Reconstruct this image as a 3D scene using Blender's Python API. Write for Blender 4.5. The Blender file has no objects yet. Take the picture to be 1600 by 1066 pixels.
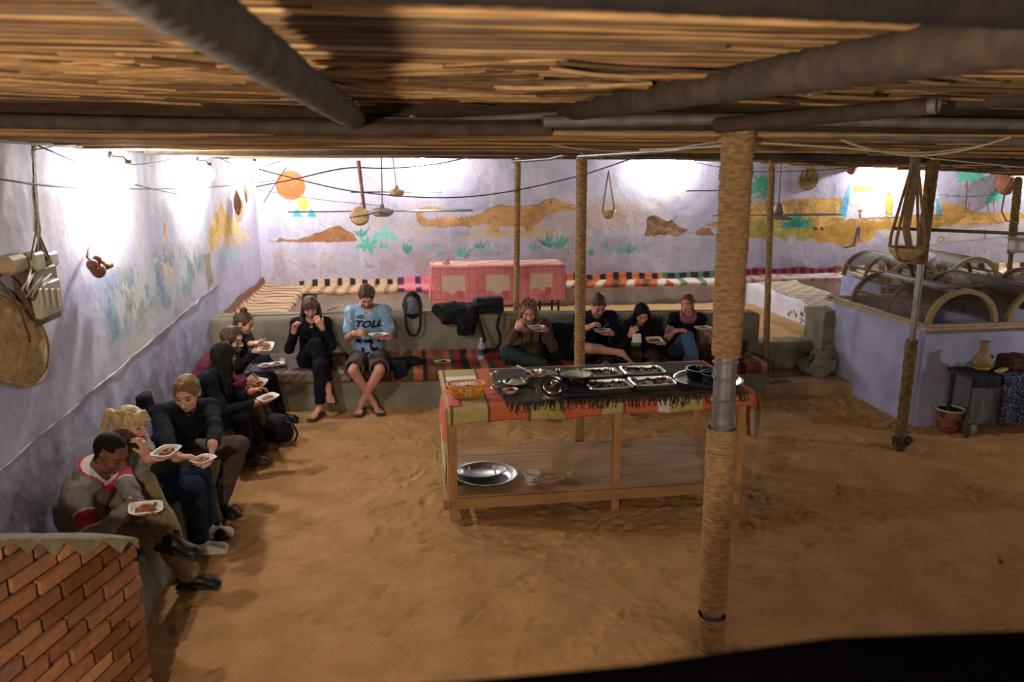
import bpy, math, random
import numpy as np
from mathutils import Vector, Matrix

# ------------------------------------------------------------------ camera, sky, exposure
FPX = 1206.0; YAW = math.radians(8.4); PITCH = math.radians(13.0); CAMZ = 2.6
SC = bpy.context.scene
COL = SC.collection
cd = bpy.data.cameras.new('camera'); cam = bpy.data.objects.new('camera', cd); COL.objects.link(cam)
cd.sensor_width = 36.0; cd.lens = 36.0 * FPX / 1600.0; cd.clip_start = 0.02
cam.location = (0, 0, CAMZ)
cam.rotation_euler = (math.radians(90) - PITCH, 0, -YAW)
cd.dof.use_dof = True; cd.dof.focus_distance = 6.5; cd.dof.aperture_fstop = 2.4
SC.camera = cam
SC.view_settings.view_transform = 'Standard'; SC.view_settings.look = 'None'
SC.view_settings.gamma = 1.0; SC.view_settings.use_curve_mapping = False
SC.view_settings.exposure = 0.45
W = bpy.data.worlds.new('night'); SC.world = W; W.use_nodes = True
W.node_tree.nodes['Background'].inputs[0].default_value = (0.10, 0.075, 0.065, 1)
W.node_tree.nodes['Background'].inputs[1].default_value = 0.5

LAMP_W = dict(left=62.0, back=60.0, terrace=50.0)   # strengths of the bulbs (emission), see lamp()

# ------------------------------------------------------------------ pixel -> point on a plane of the place
_fw = np.array([math.sin(YAW)*math.cos(PITCH), math.cos(YAW)*math.cos(PITCH), -math.sin(PITCH)])
_rt = np.array([math.cos(YAW), -math.sin(YAW), 0.0]); _up = np.cross(_rt, _fw)
def _ray(x, y): return _fw + _rt*(x-800)/FPX - _up*(y-533)/FPX
def atz(x, y, z): d = _ray(x, y); return np.array([0, 0, CAMZ]) + d*(z-CAMZ)/d[2]
def atx(x, y, X): d = _ray(x, y); return np.array([0, 0, CAMZ]) + d*X/d[0]
def aty(x, y, Y): d = _ray(x, y); return np.array([0, 0, CAMZ]) + d*Y/d[1]

# ------------------------------------------------------------------ colour + noise helpers
def lin(c):
    if isinstance(c, str):
        c = c.lstrip('#'); c = [int(c[i:i+2], 16)/255 for i in (0, 2, 4)]
    return tuple(((v/12.92) if v <= 0.04045 else ((v+0.055)/1.055)**2.4) for v in c)
def linarr(a):
    a = np.clip(a, 0, 1); return np.where(a <= 0.04045, a/12.92, ((a+0.055)/1.055)**2.4)
def rgb(r, g, b): return (r/255, g/255, b/255)
RNG = np.random.default_rng(7)
random.seed(7)
_T = np.random.default_rng(3).random(65536).astype(np.float32)
def _h(ix, iy, iz): return _T[(ix*73 + iy*6121 + iz*31337 + ix*iy*7 + iz*iy*13) & 65535]
def noise3(x, y, z):
    x = np.asarray(x, np.float32); y = np.asarray(y, np.float32); z = np.asarray(z, np.float32)
    ix = np.floor(x).astype(np.int64); iy = np.floor(y).astype(np.int64); iz = np.floor(z).astype(np.int64)
    fx = x-ix; fy = y-iy; fz = z-iz
    fx = fx*fx*(3-2*fx); fy = fy*fy*(3-2*fy); fz = fz*fz*(3-2*fz)
    r = 0
    for a in (0, 1):
        for b in (0, 1):
            for c in (0, 1):
                w = (fx if a else 1-fx)*(fy if b else 1-fy)*(fz if c else 1-fz)
                r = r + w*_h(ix+a, iy+b, iz+c)
    return r*2-1
def fbm(x, y, z=0.0, o=4):
    x = np.asarray(x, np.float32); r = 0; a = 0.5; s = 1.0
    for i in range(o):
        r = r + a*noise3(x*s+i*17.3, np.asarray(y)*s+i*5.1, np.zeros_like(x)+np.asarray(z)*s+i*9.7); a *= 0.5; s *= 2.03
    return r

# ------------------------------------------------------------------ materials
MATS = {}
def mat(name, c1, c2=None, scale=6.0, rough=0.8, bump=0.0, bscale=60.0, metal=0.0, stretch=(1, 1, 1), detail=5.0,
        vcol=False, alpha=1.0, trans=0.0, ior=1.45, sheen=0.0, spec=0.4, coat=0.0, emit=0.0, lo=0.35, hi=0.65, speck=None):
    if name in MATS: return MATS[name]
    m = bpy.data.materials.new(name); m.use_nodes = True; nt = m.node_tree; N = nt.nodes; L = nt.links
    b = N['Principled BSDF']
    b.inputs['Roughness'].default_value = rough; b.inputs['Metallic'].default_value = metal
    b.inputs['Specular IOR Level'].default_value = spec; b.inputs['IOR'].default_value = ior
    b.inputs['Transmission Weight'].default_value = trans; b.inputs['Alpha'].default_value = alpha
    b.inputs['Sheen Weight'].default_value = sheen; b.inputs['Coat Weight'].default_value = coat
    tc = N.new('ShaderNodeTexCoord'); mp = N.new('ShaderNodeMapping'); mp.inputs['Scale'].default_value = stretch
    L.new(tc.outputs['Object'], mp.inputs['Vector'])
    C1 = lin(c1) + (1,)
    if vcol:
        at = N.new('ShaderNodeVertexColor'); at.layer_name = 'Col'; base = at.outputs['Color']
        if c2 is not None:     # c2 = strength of fine variation
            nz = N.new('ShaderNodeTexNoise'); nz.inputs['Scale'].default_value = scale; nz.inputs['Detail'].default_value = detail
            L.new(mp.outputs[0], nz.inputs['Vector'])
            mr = N.new('ShaderNodeMapRange'); mr.inputs[1].default_value = 0.3; mr.inputs[2].default_value = 0.7
            mr.inputs[3].default_value = 1-c2; mr.inputs[4].default_value = 1+c2*0.6
            L.new(nz.outputs[0], mr.inputs[0])
            mx = N.new('ShaderNodeVectorMath'); mx.operation = 'SCALE'; L.new(base, mx.inputs[0]); L.new(mr.outputs[0], mx.inputs['Scale'])
            base = mx.outputs[0]
        L.new(base, b.inputs['Base Color'])
    elif c2 is not None:
        nz = N.new('ShaderNodeTexNoise'); nz.inputs['Scale'].default_value = scale; nz.inputs['Detail'].default_value = detail
        L.new(mp.outputs[0], nz.inputs['Vector'])
        cr = N.new('ShaderNodeValToRGB'); cr.color_ramp.elements[0].position = lo; cr.color_ramp.elements[1].position = hi
        cr.color_ramp.elements[0].color = C1; cr.color_ramp.elements[1].color = lin(c2) + (1,)
        L.new(nz.outputs[0], cr.inputs[0])
        base = cr.outputs[0]
        if speck is not None:
            n2 = N.new('ShaderNodeTexNoise'); n2.inputs['Scale'].default_value = speck[1]; n2.inputs['Detail'].default_value = 2
            L.new(mp.outputs[0], n2.inputs['Vector'])
            c3 = N.new('ShaderNodeValToRGB'); c3.color_ramp.elements[0].position = speck[2]; c3.color_ramp.elements[1].position = speck[2]+0.05
            L.new(n2.outputs[0], c3.inputs[0])
            mx = N.new('ShaderNodeMix'); mx.data_type = 'RGBA'
            L.new(c3.outputs[0], mx.inputs[0]); L.new(base, mx.inputs[6]); mx.inputs[7].default_value = lin(speck[0]) + (1,)
            base = mx.outputs[2]
        L.new(base, b.inputs['Base Color'])
    else: b.inputs['Base Color'].default_value = C1
    if emit: b.inputs['Emission Color'].default_value = C1; b.inputs['Emission Strength'].default_value = emit
    if bump:
        nb = N.new('ShaderNodeTexNoise'); nb.inputs['Scale'].default_value = bscale; nb.inputs['Detail'].default_value = 6
        L.new(mp.outputs[0], nb.inputs['Vector'])
        bp = N.new('ShaderNodeBump'); bp.inputs['Strength'].default_value = min(1, bump*10); bp.inputs['Distance'].default_value = bump/10
        L.new(nb.outputs[0], bp.inputs['Height']); L.new(bp.outputs[0], b.inputs['Normal'])
    MATS[name] = m; return m

# ------------------------------------------------------------------ object helpers
def mkmesh(name, V, F, mats, mi=None, smooth=True, col=None):
    me = bpy.data.meshes.new(name)
    V = np.asarray(V, np.float32).reshape(-1, 3)
    if isinstance(F, np.ndarray) and F.ndim == 2:
        nf, k = F.shape
        me.vertices.add(len(V)); me.vertices.foreach_set('co', V.ravel())
        me.loops.add(nf*k); me.loops.foreach_set('vertex_index', F.astype(np.int32).ravel())
        me.polygons.add(nf); me.polygons.foreach_set('loop_start', np.arange(0, nf*k, k, dtype=np.int32))
        me.polygons.foreach_set('loop_total', np.full(nf, k, np.int32))
        me.update(calc_edges=True)
    else:
        me.from_pydata([tuple(v) for v in V], [], [tuple(f) for f in F])
    for m in (mats if isinstance(mats, (list, tuple)) else [mats]): me.materials.append(m)
    if mi is not None: me.polygons.foreach_set('material_index', np.asarray(mi, np.int32))
    if smooth: me.polygons.foreach_set('use_smooth', np.ones(len(me.polygons), bool))
    if col is not None:
        a = me.color_attributes.new('Col', 'FLOAT_COLOR', 'POINT')
        c = np.ones((len(V), 4), np.float32); c[:, :3] = col; a.data.foreach_set('color', c.ravel())
    me.update()
    return me
def link(name, me, parent=None, loc=None):
    o = bpy.data.objects.new(name, me); COL.objects.link(o)
    if parent is not None: o.parent = parent
    if loc is not None: o.location = loc
    return o
def tag(o, label=None, cat=None, group=None, kind=None):
    if label: o['label'] = label
    if cat: o['category'] = cat
    if group: o['group'] = group
    if kind: o['kind'] = kind
    return o
def root(name, label, cat, loc=(0, 0, 0), rz=0.0, group=None):
    o = bpy.data.objects.new(name, None); COL.objects.link(o); o.location = loc; o.rotation_euler = (0, 0, rz)
    o.empty_display_size = 0.05
    return tag(o, label, cat, group)
def dup(r, loc, rz=None, label=None, group=None):
    c = r.copy(); COL.objects.link(c); c.location = loc
    if rz is not None: c.rotation_euler = (0, 0, rz)
    if label: c['label'] = label
    if group: c['group'] = group
    def rec(a, b):
        for ch in list(a.children):
            d = ch.copy(); COL.objects.link(d); d.parent = b; rec(ch, d)
    rec(r, c); return c

class MB:
    """collects shapes into ONE mesh; faces may carry a material index, vertices a colour"""
    def __init__(s): s.V = []; s.F = []; s.M = []; s.C = []; s.m = 0; s.c = (1, 1, 1)
    def add(s, V, F, m=None, c=None):
        o = len(s.V); s.V += [tuple(v) for v in V]; s.F += [tuple(i+o for i in f) for f in F]
        s.M += [s.m if m is None else m]*len(F); s.C += [s.c if c is None else c]*len(V); return s
    def box(s, c, d, rot=None, bev=0.0, m=None, col=None):
        """c centre, d full sizes, rot = Matrix or z angle; bevelled by chamfering all edges"""
        hx, hy, hz = [v/2 for v in d]
        b = min(bev, hx*0.9, hy*0.9, hz*0.9)
        if b <= 0:
            V = [(x, y, z) for x in (-hx, hx) for y in (-hy, hy) for z in (-hz, hz)]
            F = [(0, 1, 3, 2), (4, 6, 7, 5), (0, 4, 5, 1), (2, 3, 7, 6), (0, 2, 6, 4), (1, 5, 7, 3)]
        else:
            V = []; ix = {}
            for sx in (-1, 1):
                for sy in (-1, 1):
                    for sz in (-1, 1):
                        for a, p in enumerate(((sx*hx, sy*(hy-b), sz*(hz-b)), (sx*(hx-b), sy*hy, sz*(hz-b)), (sx*(hx-b), sy*(hy-b), sz*hz))):
                            ix[(sx, sy, sz, a)] = len(V); V.append(p)
            g = lambda *k: ix[k]; F = []
            for t in (-1, 1):
                F.append((g(t, -1, -1, 0), g(t, 1, -1, 0), g(t, 1, 1, 0), g(t, -1, 1, 0))[::t])
                F.append((g(-1, t, -1, 1), g(-1, t, 1, 1), g(1, t, 1, 1), g(1, t, -1, 1))[::t])
                F.append((g(-1, -1, t, 2), g(1, -1, t, 2), g(1, 1, t, 2), g(-1, 1, t, 2))[::t])
            for a in (-1, 1):
                for e in (-1, 1):
                    F.append((g(a, e, -1, 0), g(a, e, -1, 1), g(a, e, 1, 1), g(a, e, 1, 0))[::-1 if a*e > 0 else 1][::-1])
                    F.append((g(a, -1, e, 0), g(a, -1, e, 2), g(a, 1, e, 2), g(a, 1, e, 0))[::-1 if a*e < 0 else 1][::-1])
                    F.append((g(-1, a, e, 1), g(-1, a, e, 2), g(1, a, e, 2), g(1, a, e, 1))[::-1 if a*e > 0 else 1][::-1])
            for sx in (-1, 1):
                for sy in (-1, 1):
                    for sz in (-1, 1): F.append(tuple(g(sx, sy, sz, a) for a in (0, 1, 2))[::1 if sx*sy*sz > 0 else -1])
        V = [Vector(v) for v in V]
        if rot is not None:
            R = rot if isinstance(rot, Matrix) else Matrix.Rotation(rot, 3, 'Z'); V = [R @ v for v in V]
        V = [v + Vector(c) for v in V]
        return s.add(V, F, m, col)
    def tube(s, pts, r, n=8, cap=True, m=None, col=None, flat=1.0):
        pts = [Vector(p) for p in pts]; k = len(pts)
        rs = r if isinstance(r, (list, tuple, np.ndarray)) else [r]*k
        V = []; F = []; up = None
        for i, p in enumerate(pts):
            d = (pts[min(i+1, k-1)] - pts[max(i-1, 0)])
            if d.length < 1e-9: d = Vector((0, 0, 1))
            d.normalize()
            if up is None:
                up = Vector((0, 0, 1)) if abs(d.z) < 0.9 else Vector((0, 1, 0))
            a = d.cross(up)
            if a.length < 1e-6: a = d.orthogonal()
            a.normalize(); b = a.cross(d).normalized(); up = b
            for j in range(n):
                t = 2*math.pi*j/n; V.append(p + a*math.cos(t)*rs[i] + b*math.sin(t)*rs[i]*flat)
        for i in range(k-1):
            for j in range(n):
                j2 = (j+1) % n; F.append((i*n+j, i*n+j2, (i+1)*n+j2, (i+1)*n+j))
        if cap: F.append(tuple(range(n))[::-1]); F.append(tuple((k-1)*n+j for j in range(n)))
        return s.add(V, F, m, col)
    def lathe(s, prof, c=(0, 0, 0), n=24, sx=1.0, sy=1.0, m=None, col=None, rot=None, cap=False):
        V = []; F = []; k = len(prof)
        for (r, z) in prof:
            for j in range(n):
                t = 2*math.pi*j/n; V.append(Vector((r*math.cos(t)*sx, r*math.sin(t)*sy, z)))
        if rot is not None: V = [rot @ v for v in V]
        V = [v + Vector(c) for v in V]
        for i in range(k-1):
            for j in range(n):
                j2 = (j+1) % n; F.append((i*n+j, i*n+j2, (i+1)*n+j2, (i+1)*n+j))
        if cap: F.append(tuple((k-1)*n+j for j in range(n)))
        return s.add(V, F, m, col)
    def grid(s, P, closed=False, m=None, cols=None):
        """P[i][j] points"""
        nu = len(P); nv = len(P[0]); V = [p for r in P for p in r]; F = []
        for i in range(nu-1 if not closed else nu):
            for j in range(nv-1):
                i2 = (i+1) % nu; F.append((i*nv+j, i2*nv+j, i2*nv+j+1, i*nv+j+1))
        o = len(s.V); s.add(V, F, m)
        if cols is not None:
            fl = [c for r in cols for c in r]; s.C[o:] = fl
        return s
    def build(s, name, mats, parent=None, smooth=False, loc=None, vcol=False, ang=None):
        me = mkmesh(name, s.V, s.F, mats, s.M, smooth, np.array([lin(c) for c in s.C]) if vcol else None)
        o = link(name, me, parent, loc)
        if ang is not None:
            me.polygons.foreach_set('use_smooth', np.ones(len(me.polygons), bool))
            try: me.set_sharp_from_angle(angle=math.radians(ang))
            except Exception: pass
        return o

def gridmesh(P, C=None):
    """P (nu,nv,3) array -> V, F(quads), C"""
    nu, nv = P.shape[:2]; i, j = np.meshgrid(np.arange(nu-1), np.arange(nv-1), indexing='ij')
    a = i*nv+j; F = np.stack([a, a+nv, a+nv+1, a+1], -1).reshape(-1, 4)
    return P.reshape(-1, 3), F, (None if C is None else C.reshape(-1, 3))

class Canvas:
    """paint on a wall: u to the right, v up, colours in sRGB, at a fixed resolution"""
    def __init__(s, u0, u1, v0, v1, res):
        s.nu = int((u1-u0)/res)+1; s.nv = int((v1-v0)/res)+1
        s.u = np.linspace(u0, u1, s.nu); s.v = np.linspace(v0, v1, s.nv)
        s.U, s.Vv = np.meshgrid(s.u, s.v, indexing='ij'); s.U = s.U.astype(np.float32); s.Vv = s.Vv.astype(np.float32)
        s.A = np.ones((s.nu, s.nv, 3), np.float32)
        s.wu = fbm(s.U*9, s.Vv*9, 1.0, 3); s.wv = fbm(s.U*9, s.Vv*9, 7.0, 3)
        s.g = fbm(s.U*28, s.Vv*28, 3.0, 2); s.big = fbm(s.U*1.5, s.Vv*1.5, 5.0, 4); s.mid = fbm(s.U*5, s.Vv*5, 8.0, 4)
    def blend(s, mask, c): mask = np.clip(mask, 0, 1)[..., None]; s.A = s.A*(1-mask) + np.array(c, np.float32)*mask
    def poly(s, pts, c, a=1.0, rag=0.015, wear=0.0, var=0.05):
        pts = np.array(pts, float); lo = pts.min(0)-0.05; hi = pts.max(0)+0.05
        i0, i1 = np.searchsorted(s.u, (lo[0], hi[0])); j0, j1 = np.searchsorted(s.v, (lo[1], hi[1]))
        if i1 <= i0 or j1 <= j0: return
        sl = (slice(i0, i1), slice(j0, j1)); U = s.U[sl]+s.wu[sl]*rag*2; V = s.Vv[sl]+s.wv[sl]*rag*2
        ins = np.zeros(U.shape, bool); n = len(pts)
        for k in range(n):
            x1, y1 = pts[k]; x2, y2 = pts[(k+1) % n]
            if y1 == y2: continue
            cnd = ((y1 > V) != (y2 > V)) & (U < (x2-x1)*(V-y1)/(y2-y1)+x1); ins ^= cnd
        mk = ins*a
        if wear: mk = mk*np.clip(1-wear*np.clip(s.mid[sl]*3+s.g[sl]+0.3, 0, 1)*1.2, 0, 1)
        cc = np.array(c, np.float32)*(1+var*(s.mid[sl][..., None]*2+s.g[sl][..., None]))
        s.A[sl] = s.A[sl]*(1-mk[..., None]) + cc*mk[..., None]
    def disc(s, c, r, col, ry=None, **k):
        ry = ry or r; s.poly([(c[0]+r*math.cos(t), c[1]+ry*math.sin(t)) for t in np.linspace(0, 2*math.pi, 28, endpoint=False)], col, **k)
    def line(s, pts, w, col, **k):
        for (a, b) in zip(pts[:-1], pts[1:]):
            a = np.array(a, float); b = np.array(b, float); d = b-a; l = np.hypot(*d)
            if l < 1e-6: continue
            n = np.array([-d[1], d[0]])/l*w/2; s.poly([a-n, b-n, b+n, a+n], col, **k)
    def leafs(s, c, size, n, col, seed, spread=(0, math.pi), w=0.16, **k):
        r = random.Random(seed)
        for i in range(n):
            t = spread[0]+(spread[1]-spread[0])*(i+0.5)/n + r.uniform(-.15, .15); l = size*r.uniform(0.6, 1.05)
            d = np.array([math.cos(t), math.sin(t)]); q = np.array([-d[1], d[0]]); c0 = np.array(c)
            s.poly([c0, c0+d*l*.45+q*l*w, c0+d*l, c0+d*l*.45-q*l*w], col, **k)
# ------------------------------------------------------------------ lamps (bulbs that light the place)
LAMP_LEFT = [(-1.84, 5.85, 2.52), (-1.84, 8.28, 2.50), (-1.84, 10.9, 2.55)]
LAMP_BACK = [(0.40, 11.80, 2.72), (4.20, 11.80, 2.70), (8.05, 11.80, 2.58), (11.1, 11.80, 2.60)]  # last one is unseen, added to brighten the right part of the mural
LAMP_FILL = [(-0.95, -0.35, 2.48), (2.9, -0.6, 2.05)]  # fill bulbs added behind the viewer to light the brick and reeds
def bulb_mat(name, c, s):
    m = bpy.data.materials.new(name); m.use_nodes = True; b = m.node_tree.nodes['Principled BSDF']
    b.inputs['Base Color'].default_value = (.9, .9, .9, 1)
    b.inputs['Emission Color'].default_value = c + (1,); b.inputs['Emission Strength'].default_value = s; return m
M_socket = mat('socket_plastic', '#2a2622', rough=.5)
def wall_lamp(p, m, label, ax, group='bare bulbs along the walls', cord=0):
    r = root('wall_lamp', label, 'lamp', p, group=group)
    b = MB(); prof = [(0.0, -.075), (.02, -.073), (.038, -.05), (.042, -.02), (.036, .01), (.02, .04), (.016, .055)]
    b.lathe(prof, n=16); b.build('bulb', m, r, smooth=True)
    s = MB(); s.lathe([(.0, .055), (.02, .055), (.021, .1), (.0, .1)], n=12)
    d = Vector(ax)
    if cord: s.tube([(0, 0, .09), (0, 0, cord)], .005, 6)
    else: s.tube([(0, 0, .09), Vector((0, 0, .12)) + d*.03, Vector((0, 0, .125)) + d*.1], .007, 6)
    s.build('lamp_socket', M_socket, r, smooth=True)
    if cord: return r
    pl = MB(); pl.lathe([(.0, 0), (.035, 0), (.035, .012), (0, .02)], rot=Vector(d).to_track_quat('Z', 'Y').to_matrix() @ Matrix.Rotation(math.pi, 3, 'X'), c=Vector((0, 0, .125)) + d*.115, n=12)
    pl.build('wall_plate', M_socket, r, smooth=True)
    return r
MB_W = bulb_mat('bulb_cool', (1.0, .95, .92), 860.0); MB_K = bulb_mat('bulb_cool_back', (1.0, .96, .95), 850.0); MB_K2 = bulb_mat('bulb_cool_right', (1.0, .96, .95), 1500.0); MB_T = bulb_mat('fill_bulb_warm', (1.0, .80, .60), 2500.0); MB_T2 = bulb_mat('fill_bulb_warm_dim', (1.0, .86, .74), 750.0); MB_R = bulb_mat('bulb_right', (1.0, .93, .88), 1250.0)
for p, l in zip(LAMP_LEFT, ('glaring bulb on the left wall, nearest of the three', 'glaring bulb on the left wall, middle of the three', 'glaring bulb on the left wall, beside the far corner')):
    wall_lamp(p, MB_W, l, (-1, 0, 0))
for p, l in zip(LAMP_BACK, ('bright bulb on the mural wall above the painted crocodile', 'bright bulb on the mural wall between the sling basket and the thick post', 'bright bulb on the mural wall above the painted white house', 'unseen bulb added on the mural wall beyond the right edge')):
    wall_lamp(p, MB_K if p[0] < 6 else MB_K2, l, (0, 1, 0))
for p, l in zip(LAMP_FILL, ('unseen warm fill bulb added behind the viewer, left side of the terrace', 'unseen warm fill bulb added behind the viewer, right side of the terrace')):
    wall_lamp(p, MB_T if p[0] < 0 else MB_T2, l, (-1, 0, 0), 'warm bulbs of the terrace', 2.93-p[2])

wall_lamp((8.6, 4.6, 2.28), MB_R, 'bulb hanging beyond the right edge before the lilac tank', (1, 0, 0), 'warm bulbs of the terrace', .2)
# ------------------------------------------------------------------ sand floor
def sand_mesh(x0, x1, y0, y1, res, z, amp, seed, prints):
    u = np.arange(x0, x1+res, res); v = np.arange(y0, y1+res, res); U, V = np.meshgrid(u, v, indexing='ij')
    Z = amp*(fbm(U*1.2, V*1.2, seed, 4)*1.6 + fbm(U*7, V*7, seed+4, 3)*.75 + fbm(U*20, V*26, seed+8, 2)*.50)
    r = np.random.default_rng(seed)
    for _ in range(prints):
        cx = r.uniform(x0, x1); cy = r.uniform(y0, y1); a = r.normal(0.2, .8); L = r.uniform(.04, .12); Wd = r.uniform(.018, .045)
        i0, i1 = np.searchsorted(u, (cx-.3, cx+.3)); j0, j1 = np.searchsorted(v, (cy-.3, cy+.3))
        if i1 <= i0 or j1 <= j0: continue
        dx = U[i0:i1, j0:j1]-cx; dy = V[i0:i1, j0:j1]-cy
        p = dx*math.cos(a)+dy*math.sin(a); q = -dx*math.sin(a)+dy*math.cos(a)
        d = (p/L)**2+(q/Wd)**2
        Z[i0:i1, j0:j1] += amp*r.uniform(.5, 1.1)*(-1.0*np.exp(-d**2) + .55*np.exp(-(d-2.1)**2*1.5))
    return np.stack([U, V, Z+z], -1)
M_sand = mat('sand', '#ac8356', '#bd9362', scale=3.5, rough=.95, bump=.08, bscale=120, spec=.1, speck=('#8a6a43', 120, .62))
M_sand2 = mat('sand_patio', '#c39c6a', '#cfa873', scale=3.5, rough=.95, bump=.04, bscale=150, spec=.1)
V, F, _ = gridmesh(sand_mesh(-2.2, 6.6, 1.6, 8.9, .0155, 0, .0085, 5, 3600))
tag(link('floor', mkmesh('floor', V, F, M_sand)), kind='structure')
V, F, _ = gridmesh(sand_mesh(-2.1, 12.2, 8.72, 12.1, .05, .45, .008, 9, 120))
# cut the patio surface away over the enclosure
cx = V[F].mean(1); keep = ~((cx[:, 0] > 5.2) & (cx[:, 1] < 8.8))
tag(link('floor', mkmesh('floor', V, F[keep], M_sand2)), kind='structure')

# ------------------------------------------------------------------ back wall with the mural
YB = 12.0
def q(x, y): p = aty(x, y, YB); return (p[0], p[2])
cv = Canvas(-2.05, 12.4, .40, 3.1, .0095)
lav = np.array(rgb(184, 182, 202)); 
cv.A[:] = lav
cv.blend(np.clip(cv.big*1.6+.35, 0, 1)*.75, rgb(202, 201, 216))
cv.blend(np.clip((cv.mid*2.2-.1), 0, 1)*.55, rgb(206, 196, 208))
cv.blend(np.clip((-cv.mid*2.2-.25), 0, 1)*.5, rgb(160, 158, 186))
# bare plaster belt under the crocodile
belt = np.exp(-((cv.Vv-(1.72-.06*cv.wu))/.30)**4)*np.clip((cv.U+.6)/.6, 0, 1)*np.clip((4.6-cv.U)/.8, 0, 1)
cv.blend(belt*np.clip(.55+cv.big*1.6+cv.mid, 0, 1)*.8, rgb(196, 176, 165))
low = np.clip((1.42-cv.Vv)/.25+cv.wv*.7, 0, 1)
cv.blend(low*.55*np.clip((3.8-cv.U)/.8, 0, 1), rgb(183, 176, 192))
cv.blend(low*np.clip(cv.mid*4, 0, 1)*.5*np.clip((3.8-cv.U)/.8, 0, 1), rgb(168, 150, 150))
right = np.clip((cv.U-4.2)/.7, 0, 1)
cv.blend(right*.55, rgb(172, 168, 192))
cv.blend(right*np.clip(cv.mid*3, 0, 1)*.35, rgb(190, 186, 204))
sp = np.clip((noise3(cv.U*40, cv.Vv*40, np.full_like(cv.U, 2.0))-.62)*6, 0, 1)
cv.blend(sp*.18, rgb(130, 115, 120))
stk = np.clip((noise3(cv.U*9, cv.Vv*1.3, np.full_like(cv.U, 6.0))-.45)*4, 0, 1)*np.clip(.5+cv.g, 0, 1)
cv.blend(stk*.35, rgb(226, 222, 232))
def Q(l): return [q(*p) for p in l]
# sun, diamond, small triangles
cv.disc(q(454, 290), .215, rgb(196, 110, 66), rag=.004, var=.09); cv.disc(q(455, 291), .035, rgb(150, 110, 80), rag=.01)
cv.poly(Q([(472, 303), (484, 318), (474, 334), (465, 320)]), rgb(232, 196, 92), rag=.002)
cv.poly(Q([(456, 339), (464, 325), (473, 339)]), rgb(72, 170, 190), rag=.002); cv.poly(Q([(479, 339), (486, 325), (495, 339)]), rgb(72, 170, 190), rag=.002)
# brown hills
cv.poly(Q([(418, 377), (430, 376), (437, 371), (446, 374), (462, 375), (480, 369), (500, 363), (515, 355), (530, 352), (540, 359), (553, 366), (560, 376), (540, 378), (460, 379)]), rgb(158, 114, 80), rag=.012, var=.14)
cr = lambda x, y: (860+x*.244, 220+y*.244)
cv.poly(Q([cr(*p) for p in ((600, 610), (615, 560), (612, 500), (650, 482), (700, 492), (740, 507), (780, 502), (812, 542), (890, 575), (850, 600), (790, 612), (700, 602))]), rgb(150, 112, 84), rag=.02, var=.3)
for k in range(9):
    a = cr(620+k*22, 515+k*7); b = cr(660+k*20, 590); cv.line(Q([a, (a[0]+8, a[1]+8), b]), .012, rgb(205, 185, 165), a=.7)
cv.poly(Q([cr(*p) for p in ((925, 590), (980, 553), (1020, 567), (1050, 598), (1090, 604), (950, 608))]), rgb(158, 122, 96), rag=.012)
cv.line(Q([cr(575, 630), cr(850, 620), cr(1100, 606)]), .012, rgb(200, 190, 190))
# crocodile
kr = lambda x, y: (380+x*.325, 220+y*.325)
croc = [(968, 337), (950, 322), (900, 316), (845, 322), (830, 345), (838, 385), (868, 408), (1000, 414), (1110, 406), (1178, 402), (1190, 425), (1170, 442), (1225, 452), (1232, 415), (1345, 416), (1362, 432), (1352, 446), (1398, 440), (1394, 412), (1432, 388), (1452, 365), (1505, 347), (1540, 335), (1600, 336), (1600, 326), (1545, 322), (1600, 312), (1600, 306), (1560, 300), (1520, 290), (1488, 274), (1445, 284), (1412, 308), (1330, 316), (1250, 309), (1185, 324), (1140, 350)]
tt = []; x = 1120
while x > 905: tt += [(x, 352+(1120-x)*.085), (x-10, 366+(1120-x)*.085)]; x -= 24
croc += tt + [(890, 382), (864, 366), (860, 348), (895, 336), (940, 345)]
cv.poly(Q([kr(*p) for p in croc]), rgb(190, 148, 102), rag=.006, var=.10)
cv.poly(Q([kr(*p) for p in ((1240, 330), (1330, 330), (1400, 335), (1420, 380), (1330, 400), (1240, 400), (1200, 370))]), rgb(178, 134, 88), a=.6, rag=.03)
for L_ in (((1180, 402), (1182, 370), (1205, 360), (1222, 385), (1215, 410)), ((1352, 410), (1350, 370), (1380, 362), (1400, 390)), ((1140, 352), (1185, 326), (1250, 311), (1330, 318), (1412, 311), (1445, 287), (1488, 277)), ((838, 385), (868, 410), (1000, 416), (1110, 408)), ((1520, 318), (1600, 322))):
    cv.line(Q([kr(*p) for p in L_]), .011, rgb(140, 100, 70), a=.8)
cv.disc(q(*kr(1480, 296)), .018, rgb(120, 85, 60), rag=0)
cv.poly(Q([kr(*p) for p in ((1095, 446), (1190, 440), (1400, 432), (1490, 442), (1470, 462), (1400, 455), (1200, 466), (1120, 456))]), rgb(206, 180, 120), a=.8, rag=.02, wear=.3)
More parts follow.
